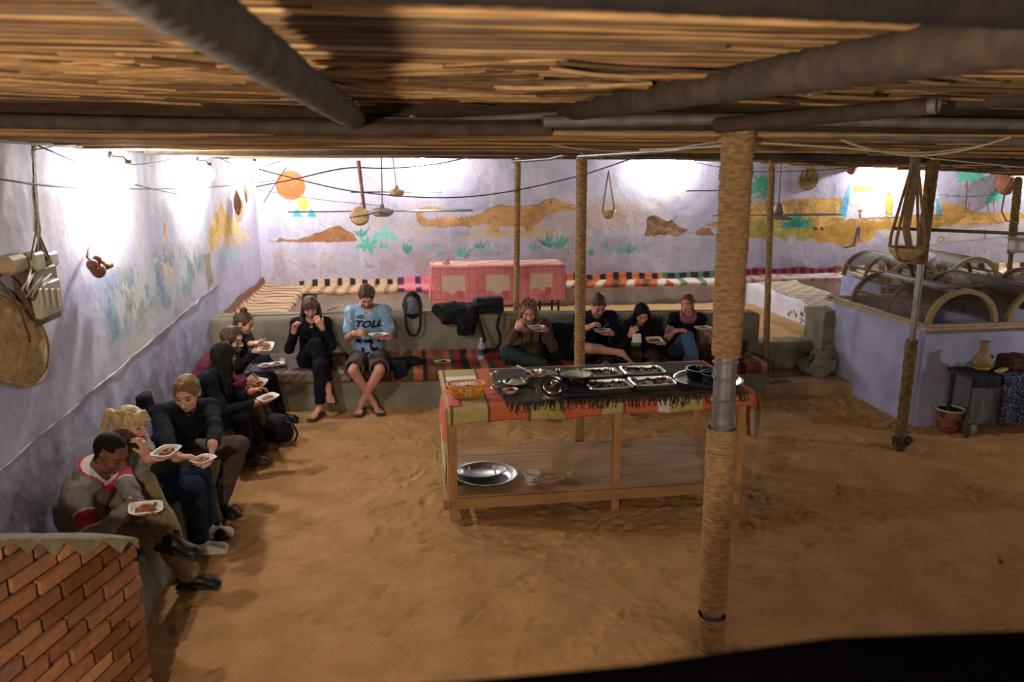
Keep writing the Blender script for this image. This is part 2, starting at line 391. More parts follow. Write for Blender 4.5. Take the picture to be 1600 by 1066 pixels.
# green plants
tealc = [rgb(96, 190, 172), rgb(72, 160, 148), rgb(120, 205, 188)]
for i, (x, y, s, n, sp_) in enumerate(((575, 383, .24, 7, (0.2, 6.3)), (566, 372, .2, 5, (.6, 2.6)), (600, 372, .26, 7, (-.2, 3.2)), (600, 388, .16, 6, (.2, 3.0)), (636, 398, .2, 4, (.9, 2.3)), (668, 392, .12, 5, (.6, 2.6)))):
    cv.leafs(q(x, y), s, n, tealc[i % 3], i+1, sp_, .17, rag=.008, wear=.25)
for i, (x, y, s, n) in enumerate(((722, 402, .3, 9), (760, 398, .2, 7), (750, 390, .22, 6), (790, 392, .14, 6), (835, 392, .2, 8), (858, 388, .32, 10), (872, 390, .3, 10), (898, 392, .16, 7), (925, 400, .18, 8), (945, 400, .2, 8), (968, 398, .22, 9), (985, 395, .2, 8), (1010, 392, .2, 8), (928, 378, .18, 4), (945, 388, .16, 4), (690, 400, .12, 6))):
    cv.leafs(q(x, y), s, n, tealc[(i*2) % 3], i+40, (.5, 2.65), .07, rag=.012, wear=.55)
for i, (x, y) in enumerate(((578, 420), (680, 385), (600, 415), (730, 405), (760, 402), (640, 380), (780, 400))):
    cv.leafs(q(x, y), .16, 5, rgb(140, 130, 138), i+90, (.4, 2.7), .05, rag=.015, wear=.5)
for k in range(60):
    a = RNG.uniform(680, 1010); b = RNG.uniform(380, 405); cv.line(Q([(a, b), (a+RNG.uniform(-3, 3), b-RNG.uniform(4, 12))]), .01, rgb(110, 150, 145), a=.5)
# pale crescent + oil marks
c0 = q(1053, 312)
for k in range(9):
    t = math.radians(20+k*17); t2 = math.radians(20+(k+1)*17)
    cv.line([(c0[0]+.15*math.cos(t), c0[1]-.03+.13*math.sin(t)), (c0[0]+.15*math.cos(t2), c0[1]-.03+.13*math.sin(t2))], .035, rgb(232, 208, 150), a=.8, rag=.01)
# river land on the right
hr = lambda x, y: (1220+x*.2375, 240+y*.2375)
cv.poly(Q([(1100, 352), (1150, 330), (1170, 318)] + [hr(*p) for p in ((0, 312), (200, 290), (400, 288), (420, 380), (850, 400), (1020, 395), (1070, 318), (1140, 330), (1200, 352), (1350, 385), (1530, 390), (1650, 396), (1650, 432), (1300, 470), (1000, 482), (980, 520), (640, 500), (600, 560), (480, 612), (380, 600), (300, 585), (200, 560), (0, 545))] + [(1180, 372), (1140, 362)]), rgb(196, 158, 96), rag=.02, var=.16)
cv.poly(Q([hr(*p) for p in ((-250, 480), (-100, 400), (0, 440), (60, 430), (200, 470), (250, 500), (200, 560), (0, 560), (-200, 560))]), rgb(150, 152, 84), a=.75, rag=.05, wear=.2)
cv.poly(Q([hr(*p) for p in ((150, 560), (300, 470), (640, 440), (1200, 440), (980, 500), (640, 500), (480, 600), (300, 590))]), rgb(188, 146, 70), a=.8, rag=.05)
cv.poly(Q([hr(*p) for p in ((1070, 322), (1140, 330), (1200, 352), (1180, 400), (1080, 400))]), rgb(216, 164, 104), a=.8, rag=.04)
for k in range(14):
    a = hr(RNG.uniform(0, 1500), RNG.uniform(400, 540)); cv.line(Q([a, (a[0]+RNG.uniform(12, 40), a[1]-RNG.uniform(0, 3))]), .02, (rgb(226, 206, 160), rgb(170, 120, 40))[k % 2], a=.6, rag=.02)
cv.poly(Q([hr(*p) for p in ((640, 500), (980, 520), (1300, 480), (1600, 440), (1650, 500), (1300, 560), (1000, 600), (700, 590))]), rgb(206, 198, 200), a=.8, rag=.03)
cv.line(Q([hr(970, 610), hr(1050, 590), hr(1350, 565), hr(1600, 530)]), .014, rgb(140, 125, 130), a=.7)
cv.disc(q(*hr(1050, 565)), .05, rgb(60, 55, 60), rag=.02, a=.6); cv.disc(q(*hr(1050, 567)), .035, rgb(206, 198, 200), rag=.02)
# white painted house
cv.poly(Q([hr(*p) for p in ((378, 392), (432, 240), (462, 196), (560, 98), (640, 60), (900, 60), (1010, 130), (1068, 402), (850, 412), (430, 434))]), rgb(214, 212, 226), rag=.006)
cv.poly(Q([hr(*p) for p in ((380, 390), (438, 225), (462, 200), (452, 300), (426, 430))]), rgb(98, 172, 200), rag=.004)
cv.poly(Q([hr(*p) for p in ((1022, 300), (1040, 290), (1064, 400), (1020, 402))]), rgb(120, 176, 200), rag=.004)
cv.poly(Q([hr(*p) for p in ((474, 216), (560, 208), (632, 180), (632, 248), (560, 256), (476, 262))]), rgb(190, 152, 96), rag=.006)
for k in range(5): cv.poly(Q([hr(490+k*28, 262), hr(500+k*28, 244), hr(510+k*28, 262)]), rgb(214, 212, 226), rag=.002)
cv.poly(Q([hr(*p) for p in ((820, 205), (960, 200), (960, 255), (822, 258))]), rgb(196, 160, 110), rag=.006)
cv.poly(Q([hr(*p) for p in ((688, 285), (700, 262), (728, 262), (738, 285), (736, 405), (690, 408))]), rgb(176, 146, 70), rag=.004); cv.poly(Q([hr(*p) for p in ((698, 290), (730, 290), (728, 400), (700, 402))]), rgb(214, 178, 90), rag=.004)
cv.line(Q([hr(378, 392), hr(432, 240), hr(462, 196)]), .012, rgb(140, 130, 150)); cv.line(Q([hr(430, 434), hr(850, 412), hr(1068, 402)]), .014, rgb(120, 100, 90))
cv.disc(q(*hr(712, 265)), .03, rgb(100, 90, 80), rag=.01)
# bushes, trees, carrier woman
cv.leafs(q(*hr(105, 490)), .34, 16, rgb(74, 150, 132), 3, (.1, 3.05), .1, rag=.01); cv.leafs(q(*hr(105, 485)), .22, 10, rgb(52, 122, 108), 4, (.2, 2.9), .1, rag=.01)
for (x, y, s) in ((1225, 160, .2), (1300, 158, .16), (1400, 300, .16), (1370, 315, .1)):
    cv.leafs(q(*hr(x, y)), s*1.3, 10, rgb(92, 190, 164), int(x), (-.5, 3.6), .16, rag=.012)
for (x, y, x2, y2) in ((1225, 165, 1215, 395), (1245, 318, 1232, 390), (1404, 300, 1402, 385), (1366, 315, 1366, 385), (1340, 500, 1350, 570)):
    cv.line(Q([hr(x, y), hr(x2, y2)]), .022, rgb(128, 112, 104))
cv.line(Q([hr(1030, 272), hr(1210, 284), hr(1400, 270)]), .012, rgb(110, 100, 120))
for (x, y, s) in ((1132, 309, .15), (1192, 292, .3), (1198, 305, .2)):
    cv.leafs(q(x, y), s, 14, rgb(92, 180, 156), x, (-.9, 4.0), .14, rag=.02, wear=.2)
cv.line(Q([(1199, 300), (1198, 340)]), .03, rgb(150, 130, 130)); cv.line(Q([(1196, 318), (1190, 300)]), .02, rgb(150, 130, 130))
cv.poly(Q([hr(*p) for p in ((500, 370), (542, 372), (530, 392), (512, 392))]), rgb(150, 120, 80), rag=.002)
cv.line(Q([hr(518, 395), hr(522, 430)]), .03, rgb(120, 84, 60)); cv.poly(Q([hr(*p) for p in ((500, 430), (524, 425), (526, 480), (490, 500), (480, 490))]), rgb(200, 150, 110), rag=.004)
cv.poly(Q([hr(*p) for p in ((495, 490), (522, 475), (516, 590), (505, 530), (488, 600), (472, 600))]), rgb(88, 80, 98), rag=.004); cv.poly(Q([hr(*p) for p in ((400, 618), (480, 600), (500, 604), (430, 624))]), rgb(88, 70, 60), rag=.004)
for x in (225, 270): cv.disc(q(*hr(x, 492)), .035, rgb(96, 70, 56), rag=.02)
hgt = (cv.mid*.008 + cv.g*.0012)
P = np.stack([cv.U, np.full_like(cv.U, YB)+hgt, cv.Vv], -1)[:, ::1]
V, F, C = gridmesh(P, linarr(cv.A)); F = F[:, ::1]
M_paint = mat('painted_plaster', '#ffffff', .10, scale=22, rough=.9, bump=.03, bscale=45, vcol=True, spec=.15)
tag(link('wall_back', mkmesh('wall_back', V, F, M_paint, col=C)), kind='structure')
b = MB(); b.box((5.2, YB+.16, 1.6), (14.9, .26, 3.2)); b.box((5.2, YB+.17, 3.16), (14.9, .24, .12), bev=.03)
tag(b.build('wall_back', mat('wall_core', '#9a95a8', rough=.9)), kind='structure')

# ------------------------------------------------------------------ left wall
XL = -2.05
def ql(x, y): p = atx(x, y, XL); return (p[1], p[2])
cl = Canvas(1.0, 12.05, 0.0, 3.1, .0125)
cl.A[:] = rgb(176, 176, 198)
cl.blend(np.clip(cl.big*1.5+.2, 0, 1)*.6, rgb(194, 194, 212))
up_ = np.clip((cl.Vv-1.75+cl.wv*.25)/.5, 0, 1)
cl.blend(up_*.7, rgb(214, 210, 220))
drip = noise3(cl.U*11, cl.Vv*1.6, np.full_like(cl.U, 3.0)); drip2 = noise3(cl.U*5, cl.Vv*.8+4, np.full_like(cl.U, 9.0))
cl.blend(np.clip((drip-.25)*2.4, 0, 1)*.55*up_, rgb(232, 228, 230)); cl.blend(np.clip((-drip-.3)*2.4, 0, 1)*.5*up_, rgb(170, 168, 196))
cl.blend(np.clip((drip2-.3)*3, 0, 1)*.45, rgb(206, 200, 206))
cl.blend(np.clip((cl.mid-.18)*5, 0, 1)*.35, rgb(166, 160, 182))
def patch(c, ru, rv, col, a, f=1.0):
    d = ((cl.U-c[0])/ru)**2+((cl.Vv-c[1])/rv)**2
    cl.blend(np.clip(1.25-d+cl.wu*1.1+cl.mid*1.6*f, 0, 1)*a, col)
patch(ql(240, 470), 1.5, .35, rgb(200, 204, 198), .75); patch(ql(205, 500), .5, .28, rgb(196, 198, 182), .7)
patch(ql(300, 420), 1.0, .3, rgb(210, 200, 186), .5)
for (x, y, a_, b_, c_) in ((190, 520, .45, .2, rgb(126, 150, 178)), (175, 500, .2, .15, rgb(106, 130, 150)), (250, 460, .5, .16, rgb(150, 176, 190)), (290, 440, .5, .15, rgb(132, 168, 180)), (355, 400, .6, .14, rgb(140, 190, 205)), (310, 415, .3, .2, rgb(130, 150, 160)), (160, 470, .3, .2, rgb(150, 165, 200)), (215, 480, .25, .12, rgb(214, 206, 170)), (265, 425, .2, .16, rgb(216, 196, 160)), (200, 540, .4, .1, rgb(205, 200, 190))):
    patch(ql(x, y), a_, b_, c_, .55, 1.6)
cl.blend(np.clip(1.2-((cl.U-6.9)/1.9)**2-((cl.Vv-1.62)/.28)**2, 0, 1)*np.clip((cl.mid+cl.g*.6-.05)*5, 0, 1)*.55, rgb(110, 132, 150))
cl.poly([ql(*p) for p in ((326, 392), (328, 350), (338, 330), (345, 316), (352, 330), (362, 338), (372, 352), (384, 362), (392, 372), (380, 380), (360, 384))], rgb(222, 184, 112), rag=.05, wear=.2, var=.16)
cl.poly([ql(*p) for p in ((370, 318), (375, 300), (381, 320), (378, 345), (370, 350), (366, 335))], rgb(188, 140, 112), rag=.01)
cl.disc(ql(358, 305), .07, rgb(222, 170, 150), rag=.02); cl.disc(ql(257, 359), .06, rgb(214, 158, 130), rag=.03); cl.disc(ql(256, 370), .05, rgb(222, 176, 140), rag=.03)
cl.poly([ql(*p) for p in ((318, 400), (328, 392), (332, 440), (325, 455))], rgb(150, 132, 110), rag=.03, a=.8)
belowl = cl.Vv < (1.085+(cl.U-4.4)*.036)
cl.blend(belowl*.75, rgb(176, 176, 198)); cl.blend(belowl*np.clip(cl.mid*4, 0, 1)*.5, rgb(150, 147, 172)); cl.blend(belowl*np.clip((drip-.1)*2, 0, 1)*.45, rgb(188, 188, 208))
far = np.clip((cl.U-9.1)*8, 0, 1); cl.blend(far*.45*(cl.Vv < 1.75), rgb(186, 180, 206))
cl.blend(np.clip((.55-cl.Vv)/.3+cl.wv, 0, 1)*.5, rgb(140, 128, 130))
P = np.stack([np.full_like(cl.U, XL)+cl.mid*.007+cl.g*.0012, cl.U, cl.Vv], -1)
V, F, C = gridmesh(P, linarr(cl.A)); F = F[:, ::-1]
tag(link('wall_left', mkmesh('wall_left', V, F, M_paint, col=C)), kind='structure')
b = MB(); b.box((XL-.2, 5.8, 1.6), (.32, 12.8, 3.2)); b.box((XL-.2, 5.8, 3.16), (.30, 12.8, .12), bev=.03)
tag(b.build('wall_left', MATS['wall_core']), kind='structure')
# the thin raised plaster line along the wall
b = MB(); pts = [(XL+.004+.004*math.sin(k*1.7), 3.6+k*.28, 1.055+k*.28*.036+.006*math.sin(k*2.3)) for k in range(21)]
b.tube(pts, [.0055+.002*math.sin(k*1.3) for k in range(21)], 6)
tag(b.build('trim_1', mat('pale_line', '#cfc2ae', '#6d5646', scale=5, rough=.9), smooth=True), kind='structure')
# ------------------------------------------------------------------ masonry: benches, low wall, steps, enclosure, stair wall
M_cem = mat('grey_cement', '#74705f', '#8a8470', scale=5, rough=.92, bump=.04, bscale=35, spec=.1)
M_cemL = mat('pale_cement', '#a09a98', '#b5aeac', scale=4, rough=.92, bump=.04, bscale=40, spec=.1, speck=('#958d88', 30, .64))
M_white = mat('white_plaster', '#c9c8d2', '#dcdbe4', scale=4, rough=.9, bump=.04, bscale=40, spec=.1)
M_lilac = mat('lilac_plaster', '#9294b0', '#a8a9c4', scale=3, rough=.88, bump=.04, bscale=50, spec=.15)

def soft_block(name, pts, z0, z1, mats, label=None, cat=None, res=.06, r=.035, amp=.008, seed=1, kind=None, group=None, zf=None, flare=0.0):
    """masonry block on a quadrilateral plan pts (4, counter-clockwise), rounded top edge, uneven hand-smoothed faces"""
    pts = [np.array(p, float) for p in pts]; V = []; F = []; cols = []
    ring = []
    for k in range(4):
        a, c = pts[k], pts[(k+1) % 4]; n = max(2, int(np.hypot(*(c-a))/res))
        for i in range(n): ring.append(a+(c-a)*i/n)
    ring = np.array(ring); cen = np.mean(pts, 0); N = len(ring)
    lv = [(z0, 0)] + [(z0+(z1-r-z0)*i/max(1, int((z1-z0)/res)), 0) for i in range(1, max(1, int((z1-z0)/res))+1)]
    lv += [(z1-r+r*math.sin(t), r*(1-math.cos(t))) for t in (math.pi/6, math.pi/3, math.pi/2)]
    off = []
    for k in range(N):
        a = ring[k-1]; c = ring[(k+1) % N]; t = c-a; t /= (np.hypot(*t)+1e-9); off.append(np.array([-t[1], t[0]]))
    ss = sum(pts[k][0]*pts[(k+1) % 4][1]-pts[(k+1) % 4][0]*pts[k][1] for k in range(4)); sg = 1 if ss > 0 else -1
    off = np.array(off)*sg
    rows = []
    for (z, inn) in lv:
        P = ring+off*inn; zz = z
        P = P - off*(flare*np.exp(-((z-z0)/.12)))
        nz = fbm(P[:, 0]*3+seed, P[:, 1]*3, z*3+seed, 3)*amp*2
        P = P+off*nz[:, None]
        zc = np.full(N, zz)+(fbm(P[:, 0]*2, P[:, 1]*2, seed+5, 3)*amp if inn > 0 or z > z1-r*1.01 else 0)
        if zf is not None: zc = zc*np.array([zf(p) for p in P])
        rows.append(np.concatenate([P, zc[:, None]], 1))
    for r_ in rows: V += list(r_)
    for i in range(len(rows)-1):
        for j in range(N):
            j2 = (j+1) % N; f = (i*N+j, i*N+j2, (i+1)*N+j2, (i+1)*N+j); F.append(f if sg > 0 else f[::-1])
    top = len(V)-N; cin = len(V)
    inner = (rows[-1][:, :2]-cen)*.5+cen; zi = rows[-1][:, 2]
    V += [np.array([p[0], p[1], z]) for p, z in zip(inner, zi)]
    V.append(np.array([cen[0], cen[1], float(np.mean(zi))]))
    for j in range(N):
        j2 = (j+1) % N; f = (top+j, top+j2, cin+j2, cin+j); g = (cin+j, cin+j2, cin+N)
        F.append(f if sg > 0 else f[::-1]); F.append(g if sg > 0 else g[::-1])
    me = mkmesh(name, V, F, mats); o = link(name, me)
    try: me.set_sharp_from_angle(angle=math.radians(50))
    except Exception: pass
    return tag(o, label, cat, group, kind)

SEAT = .36
soft_block('masonry_bench', [(-2.03, 4.05), (-1.54, 4.05), (-1.51, 8.64), (-2.03, 8.64)], -.03, SEAT, M_cem, 'grey cement bench running along the left wall under the seated group', 'bench', seed=2, flare=.02)
soft_block('masonry_bench', [(-1.50, 8.22), (4.14, 7.96), (4.14, 8.65), (-1.50, 8.65)], -.03, .42, M_cem, 'long grey cement bench in the middle, facing the serving table', 'bench', seed=3, flare=.02, zf=lambda p: 1-.03*(p[0]+1.5)/2)
soft_block('low_wall', [(-2.06, 8.66), (4.32, 8.66), (4.32, 8.92), (-2.06, 8.92)], 0, .915, M_cem, 'waist-high grey cement wall that backs the middle bench', 'wall', seed=4, r=.05, zf=lambda p: 1.045-.025*(p[0]+2)/1.6 if p[0] < 0 else 1.014-.028*p[0]/1.0*.9)
soft_block('wall_end_block', [(5.02, 8.42), (5.30, 8.42), (5.30, 8.86), (5.02, 8.86)], 0, .86, M_cem, 'grey cement wall stub at the right of the patio opening, against the lilac enclosure', 'block', seed=5, r=.05)
soft_block('step', [(4.10, 7.93), (5.24, 7.86), (5.24, 8.66), (4.10, 8.66)], -.03, .13, mat('sandy_step', '#9a8059', '#b4966a', scale=5, rough=.95, bump=.05, bscale=40), 'low sandy step below the opening in the cement wall', 'step', seed=6, r=.03)
soft_block('step', [(4.28, 8.64), (5.04, 8.64), (5.04, 8.95), (4.28, 8.95)], 0, .452, M_cem, 'high grey riser under the edge of the sandy patio', 'step', seed=7, r=.03)
# rubble slope beside the opening
b = MB(); rr = random.Random(5)
def rock(b, c, r, s=1, col=None, m=None):
    V = []; F = []; n = 8; k = 6
    for i in range(k+1):
        ph = math.pi*i/k
        for j in range(n):
            t = 2*math.pi*j/n; rad = r*(1+rr.uniform(-.18, .18)); V.append((c[0]+rad*math.sin(ph)*math.cos(t), c[1]+rad*math.sin(ph)*math.sin(t), c[2]+rad*math.cos(ph)*s))
    for i in range(k):
        for j in range(n): F.append((i*n+j, (i+1)*n+j, (i+1)*n+(j+1) % n, i*n+(j+1) % n))
    b.add(V, F, m, col)


# patio benches
soft_block('masonry_bench', [(-1.2, 11.52), (5.95, 11.52), (5.95, 11.985), (-1.2, 11.985)], .40, .76, M_cemL, 'pale cement bench under the mural, left and middle stretch', 'bench', seed=8)
soft_block('masonry_bench', [(-2.03, 8.93), (-1.42, 8.93), (-1.42, 11.985), (-2.03, 11.985)], .40, .78, M_cemL, 'pale cement bench on the patio along the far end of the left wall', 'bench', seed=9)
soft_block('masonry_bench', [(5.42, 8.98), (6.05, 8.98), (6.30, 11.50), (5.46, 11.50)], .40, .74, M_white, 'white plastered bench with a chipped front, jutting towards the steps', 'bench', seed=10)
soft_block('masonry_bench', [(5.96, 11.50), (12.2, 11.50), (12.2, 11.985), (5.96, 11.985)], .40, .80, M_cemL, 'pale cement bench under the mural, right stretch behind the enclosure', 'bench', seed=11)
# chipped plaster showing dark on the white bench
b = MB(); rr = random.Random(8)
for k in range(34):
    y = rr.uniform(8.99, 10.05); z = .47+abs(rr.gauss(0, .09)) if k % 2 else rr.uniform(.47, .7); s = rr.uniform(.012, .035)
    x = 5.42+(y-8.98)*.016; n = 7; V = [(x-.005, y+s*math.cos(t)*rr.uniform(.5, 1.3), z+s*math.sin(t)*rr.uniform(.5, 1.4)) for t in [2*math.pi*j/n for j in range(n)]]
    V2 = [(x+.03, v[1], v[2]) for v in V]; b.add(V+V2, [tuple(range(n))]+[(j, j+n, (j+1) % n+n, (j+1) % n) for j in range(n)])
ob = b.build('chipped_plaster', mat('bare_brickwork', '#6b5b49', '#8a765c', scale=20, rough=.95)); ob.parent = bpy.data.objects['masonry_bench.004'] if 'masonry_bench.004' in bpy.data.objects else None

# lilac enclosure with vaulted lids
r = root('animal_enclosure', 'lilac plastered tank with arched wire lids at the right', 'enclosure', (0, 0, 0))
def wall_box(b, x0, x1, y0, y1, z0, z1):
    b.box(((x0+x1)/2, (y0+y1)/2, (z0+z1)/2), (x1-x0, y1-y0, z1-z0), bev=.025)
def rough_wall(name, A, B, th, z0, z1, m, lean=0.03):
    A = np.array(A); B = np.array(B); L = np.hypot(*(B-A)); d = (B-A)/L; n = np.array([d[1], -d[0]])
    nu = max(3, int(L/.05)); nv = int((z1-z0)/.05); U, Vz = np.meshgrid(np.linspace(0, L, nu+1), np.linspace(z0, z1, nv+1), indexing='ij')
    def side(o, sgn):
        off = o + sgn*(fbm(U*3+A[0], Vz*3, A[1], 3)*.018 + lean*np.exp(-Vz/.25))
        return np.stack([A[0]+d[0]*U+n[0]*off, A[1]+d[1]*U+n[1]*off, Vz], -1)
    P1 = side(0, 1); P2 = side(-th, -1)[:, ::-1]; ring = np.concatenate([P1, P2], 1)
    V, F, _ = gridmesh(np.concatenate([ring, ring[:, :1]], 1)); k = ring.shape[1]+1
    F = [tuple(f) for f in F[:, ::-1]] + [tuple(range(k))[::-1], tuple(nu*k+j for j in range(k))]
    return mkmesh(name, V, [f for f in F], m)
link('wall_face', rough_wall('wall_face', (5.16, 8.42), (5.12, 6.83), .16, -.03, 1.0, M_lilac), r)
link('wall_face', rough_wall('wall_face', (5.10, 6.77), (9.0, 6.74), .16, -.03, 1.0, M_lilac), r)
b = MB(); b.box((7.1, 7.62, .3), (3.6, 1.5, .04)); b.build('pit_floor', M_sand2, r)
b = MB(); wall_box(b, 5.2, 9.0, 8.42, 8.58, 0, 1.0); b.build('rear_wall', M_lilac, r)
M_wood_t = mat('weathered_wood', '#7d6848', '#9a835e', scale=30, stretch=(1, 1, 6), rough=.8, bump=.02)
M_wood_d = mat('dark_wood', '#4a3a29', '#62503a', scale=20, rough=.8, bump=.02)
b = MB()
for z, o in ((1.015, 0), (1.035, .03)):
    b.box((5.11+o*.6, 7.6, z), (.09-o, 1.72, .035), bev=.008); b.box((7.0, 6.72+o*.6, z), (3.9, .09-o, .035), bev=.008); b.box((7.0, 8.45, z), (3.9, .09-o, .035), bev=.008)
b.build('rim_frame', mat('pale_frame', '#8d7a62', '#b09a7c', scale=18, rough=.8, bump=.02), r)
M_glass = mat('dusty_glass', '#54422c', rough=.6, alpha=.68, spec=.15)
def arch(b, x0, x1, y, z, w=.05, t=.05, hs=.92, n=18, m=None):
    cx = (x0+x1)/2; R = (x1-x0)/2; V = []; F = []
    for i in range(n+1):
        a = math.pi*i/n
        for (rr_, yy) in ((R, y-t/2), (R-w, y-t/2), (R-w, y+t/2), (R, y+t/2)): V.append((cx-rr_*math.cos(a), yy, z+rr_*hs*math.sin(a)))
    for i in range(n):
        for j in range(4): F.append((i*4+j, (i+1)*4+j, (i+1)*4+(j+1) % 4, i*4+(j+1) % 4))
    F += [(0, 1, 2, 3), (n*4+3, n*4+2, n*4+1, n*4)]; b.add(V, F, m)
def vault(x0, x1, y0, y1, z, label):
    v = MB(); arch(v, x0, x1, y0, z, m=0); v.build('front_arch', M_wood_t, r, smooth=False, ang=40)
    v = MB(); arch(v, x0, x1, y1, z); v.build('rear_arch', M_wood_d, r, ang=40)
    v = MB(); arch(v, x0+.005, x1-.005, (y0+y1)/2, z, w=.035, t=.035)
    cx = (x0+x1)/2; R = (x1-x0)/2
    for a in (25, 90, 155):
        a = math.radians(a); p = (cx-R*math.cos(a)*.96, 0, z+R*.92*math.sin(a)*.96)
        v.tube([(p[0], y0, p[2]), (p[0], y1, p[2])], .016, 6)
    v.build('lid_batten', M_wood_d, r, ang=40)
    g = MB(); n = 16; V = []; F = []
    for i in range(n+1):
        a = math.pi*i/n
        for yy in (y0, (y0+y1)/2, y1): V.append((cx-(R-.006)*math.cos(a), yy, z+(R-.006)*.92*math.sin(a)))
    for i in range(n):
        for j in range(2): F.append((i*3+j, (i+1)*3+j, (i+1)*3+j+1, i*3+j+1))
    g.add(V, F); g.build('lid_pane', M_glass, r, smooth=True)
vault(5.14, 5.92, 6.80, 8.10, 1.03, ''); vault(6.02, 6.80, 6.80, 8.10, 1.03, ''); vault(6.9, 7.7, 6.8, 8.1, 1.03, '')
r2 = root('animal_enclosure', 'second arched enclosure behind the lilac tank, before the striped bench', 'enclosure', (0, 0, 0))
rr_keep = r; r = r2
b = MB(); wall_box(b, 6.4, 9.4, 9.30, 9.45, .4, 1.0); wall_box(b, 6.4, 6.55, 9.3, 10.4, .4, 1.0); b.build('wall_face', M_lilac, r2)
vault(6.42, 7.2, 9.36, 10.4, 1.0, ''); vault(7.3, 8.1, 9.36, 10.4, 1.0, ''); r = rr_keep

# sloping brick stair wall in the near left corner: courses level, top edge climbing towards the terrace
A0 = aty(205, 836, 3.45); ddir = np.array([math.sin(math.radians(17)), math.cos(math.radians(17))])
nrm = np.array([ddir[1], -ddir[0]])
def on_face(x, y):
    d = _ray(x, y); o = np.array([0, 0, CAMZ]); t = ((A0[:2]-o[:2]) @ nrm)/(d[:2] @ nrm); return o+d*t
r = root('brick_stair_wall', 'sloping red brick wall of the stairs at the near left corner', 'wall', (0, 0, 0))
pL = on_face(0, 838); sL = (A0[:2]-pL[:2]) @ ddir; slope = (pL[2]-A0[2])/sL
Lw = 2.2
def topz(s): return A0[2]+slope*s
bk = MB(); bw, bh, gp = .235, .056, .020; rr = random.Random(11)
cols = ['#96674a', '#8a5b3f', '#a3724e', '#7c5038', '#9b6d4c', '#b98a62', '#855f4a']
nrow = int((topz(Lw))/(bh+gp))+1
def fp(s, z, o=0): p = A0[:2]-ddir*s+nrm*o; return (p[0], p[1], z)
for i in range(nrow):
    z0 = i*(bh+gp)+.004; s = -(bw/2 if i % 2 else 0)
    while s < Lw:
        a = max(s+gp/2, .002); c = s+bw-gp/2; s += bw
        if c-a < .03: continue
        z1 = z0+bh; tz0, tz1 = topz(a)-.012, topz(c)-.012
        if tz1 < z0+.01: continue
        poly = []
        for (ss, zz) in ((a, z0), (c, z0), (c, min(z1, tz1))): poly.append((ss, zz))
        if z1 <= tz0: poly.append((a, z1))
        else:
            if tz1 > z1: poly.append((a+(c-a)*(z1-tz0)/(tz1-tz0), z1))
            if tz0 > z0: poly.append((a, tz0))
            else: poly = [(a+(c-a)*(z0-tz0)/(tz1-tz0), z0)] + poly[1:]
        o = rr.uniform(.014, .032); j = lambda: rr.uniform(-.003, .003)
        n = len(poly); Fr = [fp(ss+j(), zz+j(), o) for ss, zz in poly]; Bk = [fp(ss, zz, -.05) for ss, zz in poly]
        cc = lin(rr.choice(cols)); k_ = rr.uniform(.8, 1.15); bk.add(Fr+Bk, [tuple(range(n))[::-1]]+[(q_, (q_+1) % n, (q_+1) % n+n, q_+n) for q_ in range(n)], 0, rr.choice(cols))
me = mkmesh('brickwork', bk.V, bk.F, mat('brick', '#ffffff', .22, scale=30, rough=.92, bump=.05, bscale=70, vcol=True, spec=.1), None, False, np.array([lin(c) for c in bk.C]))
link('brickwork', me, r)
c = MB(); th = .26
P1 = [fp(0, 0, 0), fp(Lw, 0, 0), fp(Lw, topz(Lw)-.02, 0), fp(0, topz(0)-.02, 0)]; P2 = [fp(0, 0, -th), fp(Lw, 0, -th), fp(Lw, topz(Lw)-.02, -th), fp(0, topz(0)-.02, -th)]
P2 = [(max(p[0], -2.06), p[1], p[2]) for p in P2]
c.add(P1+P2, [(3, 2, 1, 0), (4, 5, 6, 7), (0, 4, 7, 3), (2, 6, 5, 1), (3, 7, 6, 2)])
c.build('mortar_core', mat('mortar', '#3d2e20', '#54412e', scale=20, rough=.95, bump=.04), r)
# mortar smeared over the top
n = 90; m_ = 5; Pg = np.zeros((n, m_+2, 3))
for i in range(n):
    s = Lw*i/(n-1)-.0
    for j in range(m_+2):
        o = [.034, .033, .012, -.06, -.12, -.2, -th][j]; dz = [-.05+.02*math.sin(i*1.9), -.018, -.008, -.004, -.004, -.006, -.01][j]
        if j == 0: dz = -.018-(.055+.03*math.sin(s*5))*abs(((s*6.3+.2*math.sin(s*11)) % 1)-.5)*2
        p = fp(s, topz(s)+dz+rr.uniform(-.003, .003), o); Pg[i, j] = (max(p[0], -2.06), p[1], p[2])
V, F, _ = gridmesh(Pg); link('mortar_cap', mkmesh('mortar_cap', V, F[:, ::-1], mat('mortar_pale', '#7e7359', '#978a6c', scale=14, rough=.95, bump=.05)), r)

# dark cloth-covered ledge of the terrace, near the camera
Pg = []
for (x, y) in ((380, 1090), (560, 1068), (780, 1050), (1000, 1030), (1150, 1010), (1300, 992), (1450, 983), (1600, 978), (1760, 975), (2050, 972), (2400, 968)):
    e = aty(x, y, .80); row = []
    for (dy, dz) in ((.30, -.5), (.16, -.42), (.06, -.22), (.02, -.06), (0, -.006), (-.02, 0), (-.12, -.012), (-.30, -.02)):
        row.append((e[0]+dy*.1+.004*math.sin(x*.05), e[1]+dy, e[2]+dz+.002*math.sin(x*.03+dy*20)))
    Pg.append(row)
V, F, _ = gridmesh(np.array(Pg)); o = link('terrace_ledge', mkmesh('terrace_ledge', V, F[:, ::-1], mat('dark_cloth', '#070406', '#0b070a', scale=30, rough=1.0, spec=0.0)))
sm = o.modifiers.new('s', 'SOLIDIFY'); sm.thickness = .02; sm.offset = -1
tag(o, 'dark cloth-covered ledge at the bottom right, close to the viewer', 'ledge')
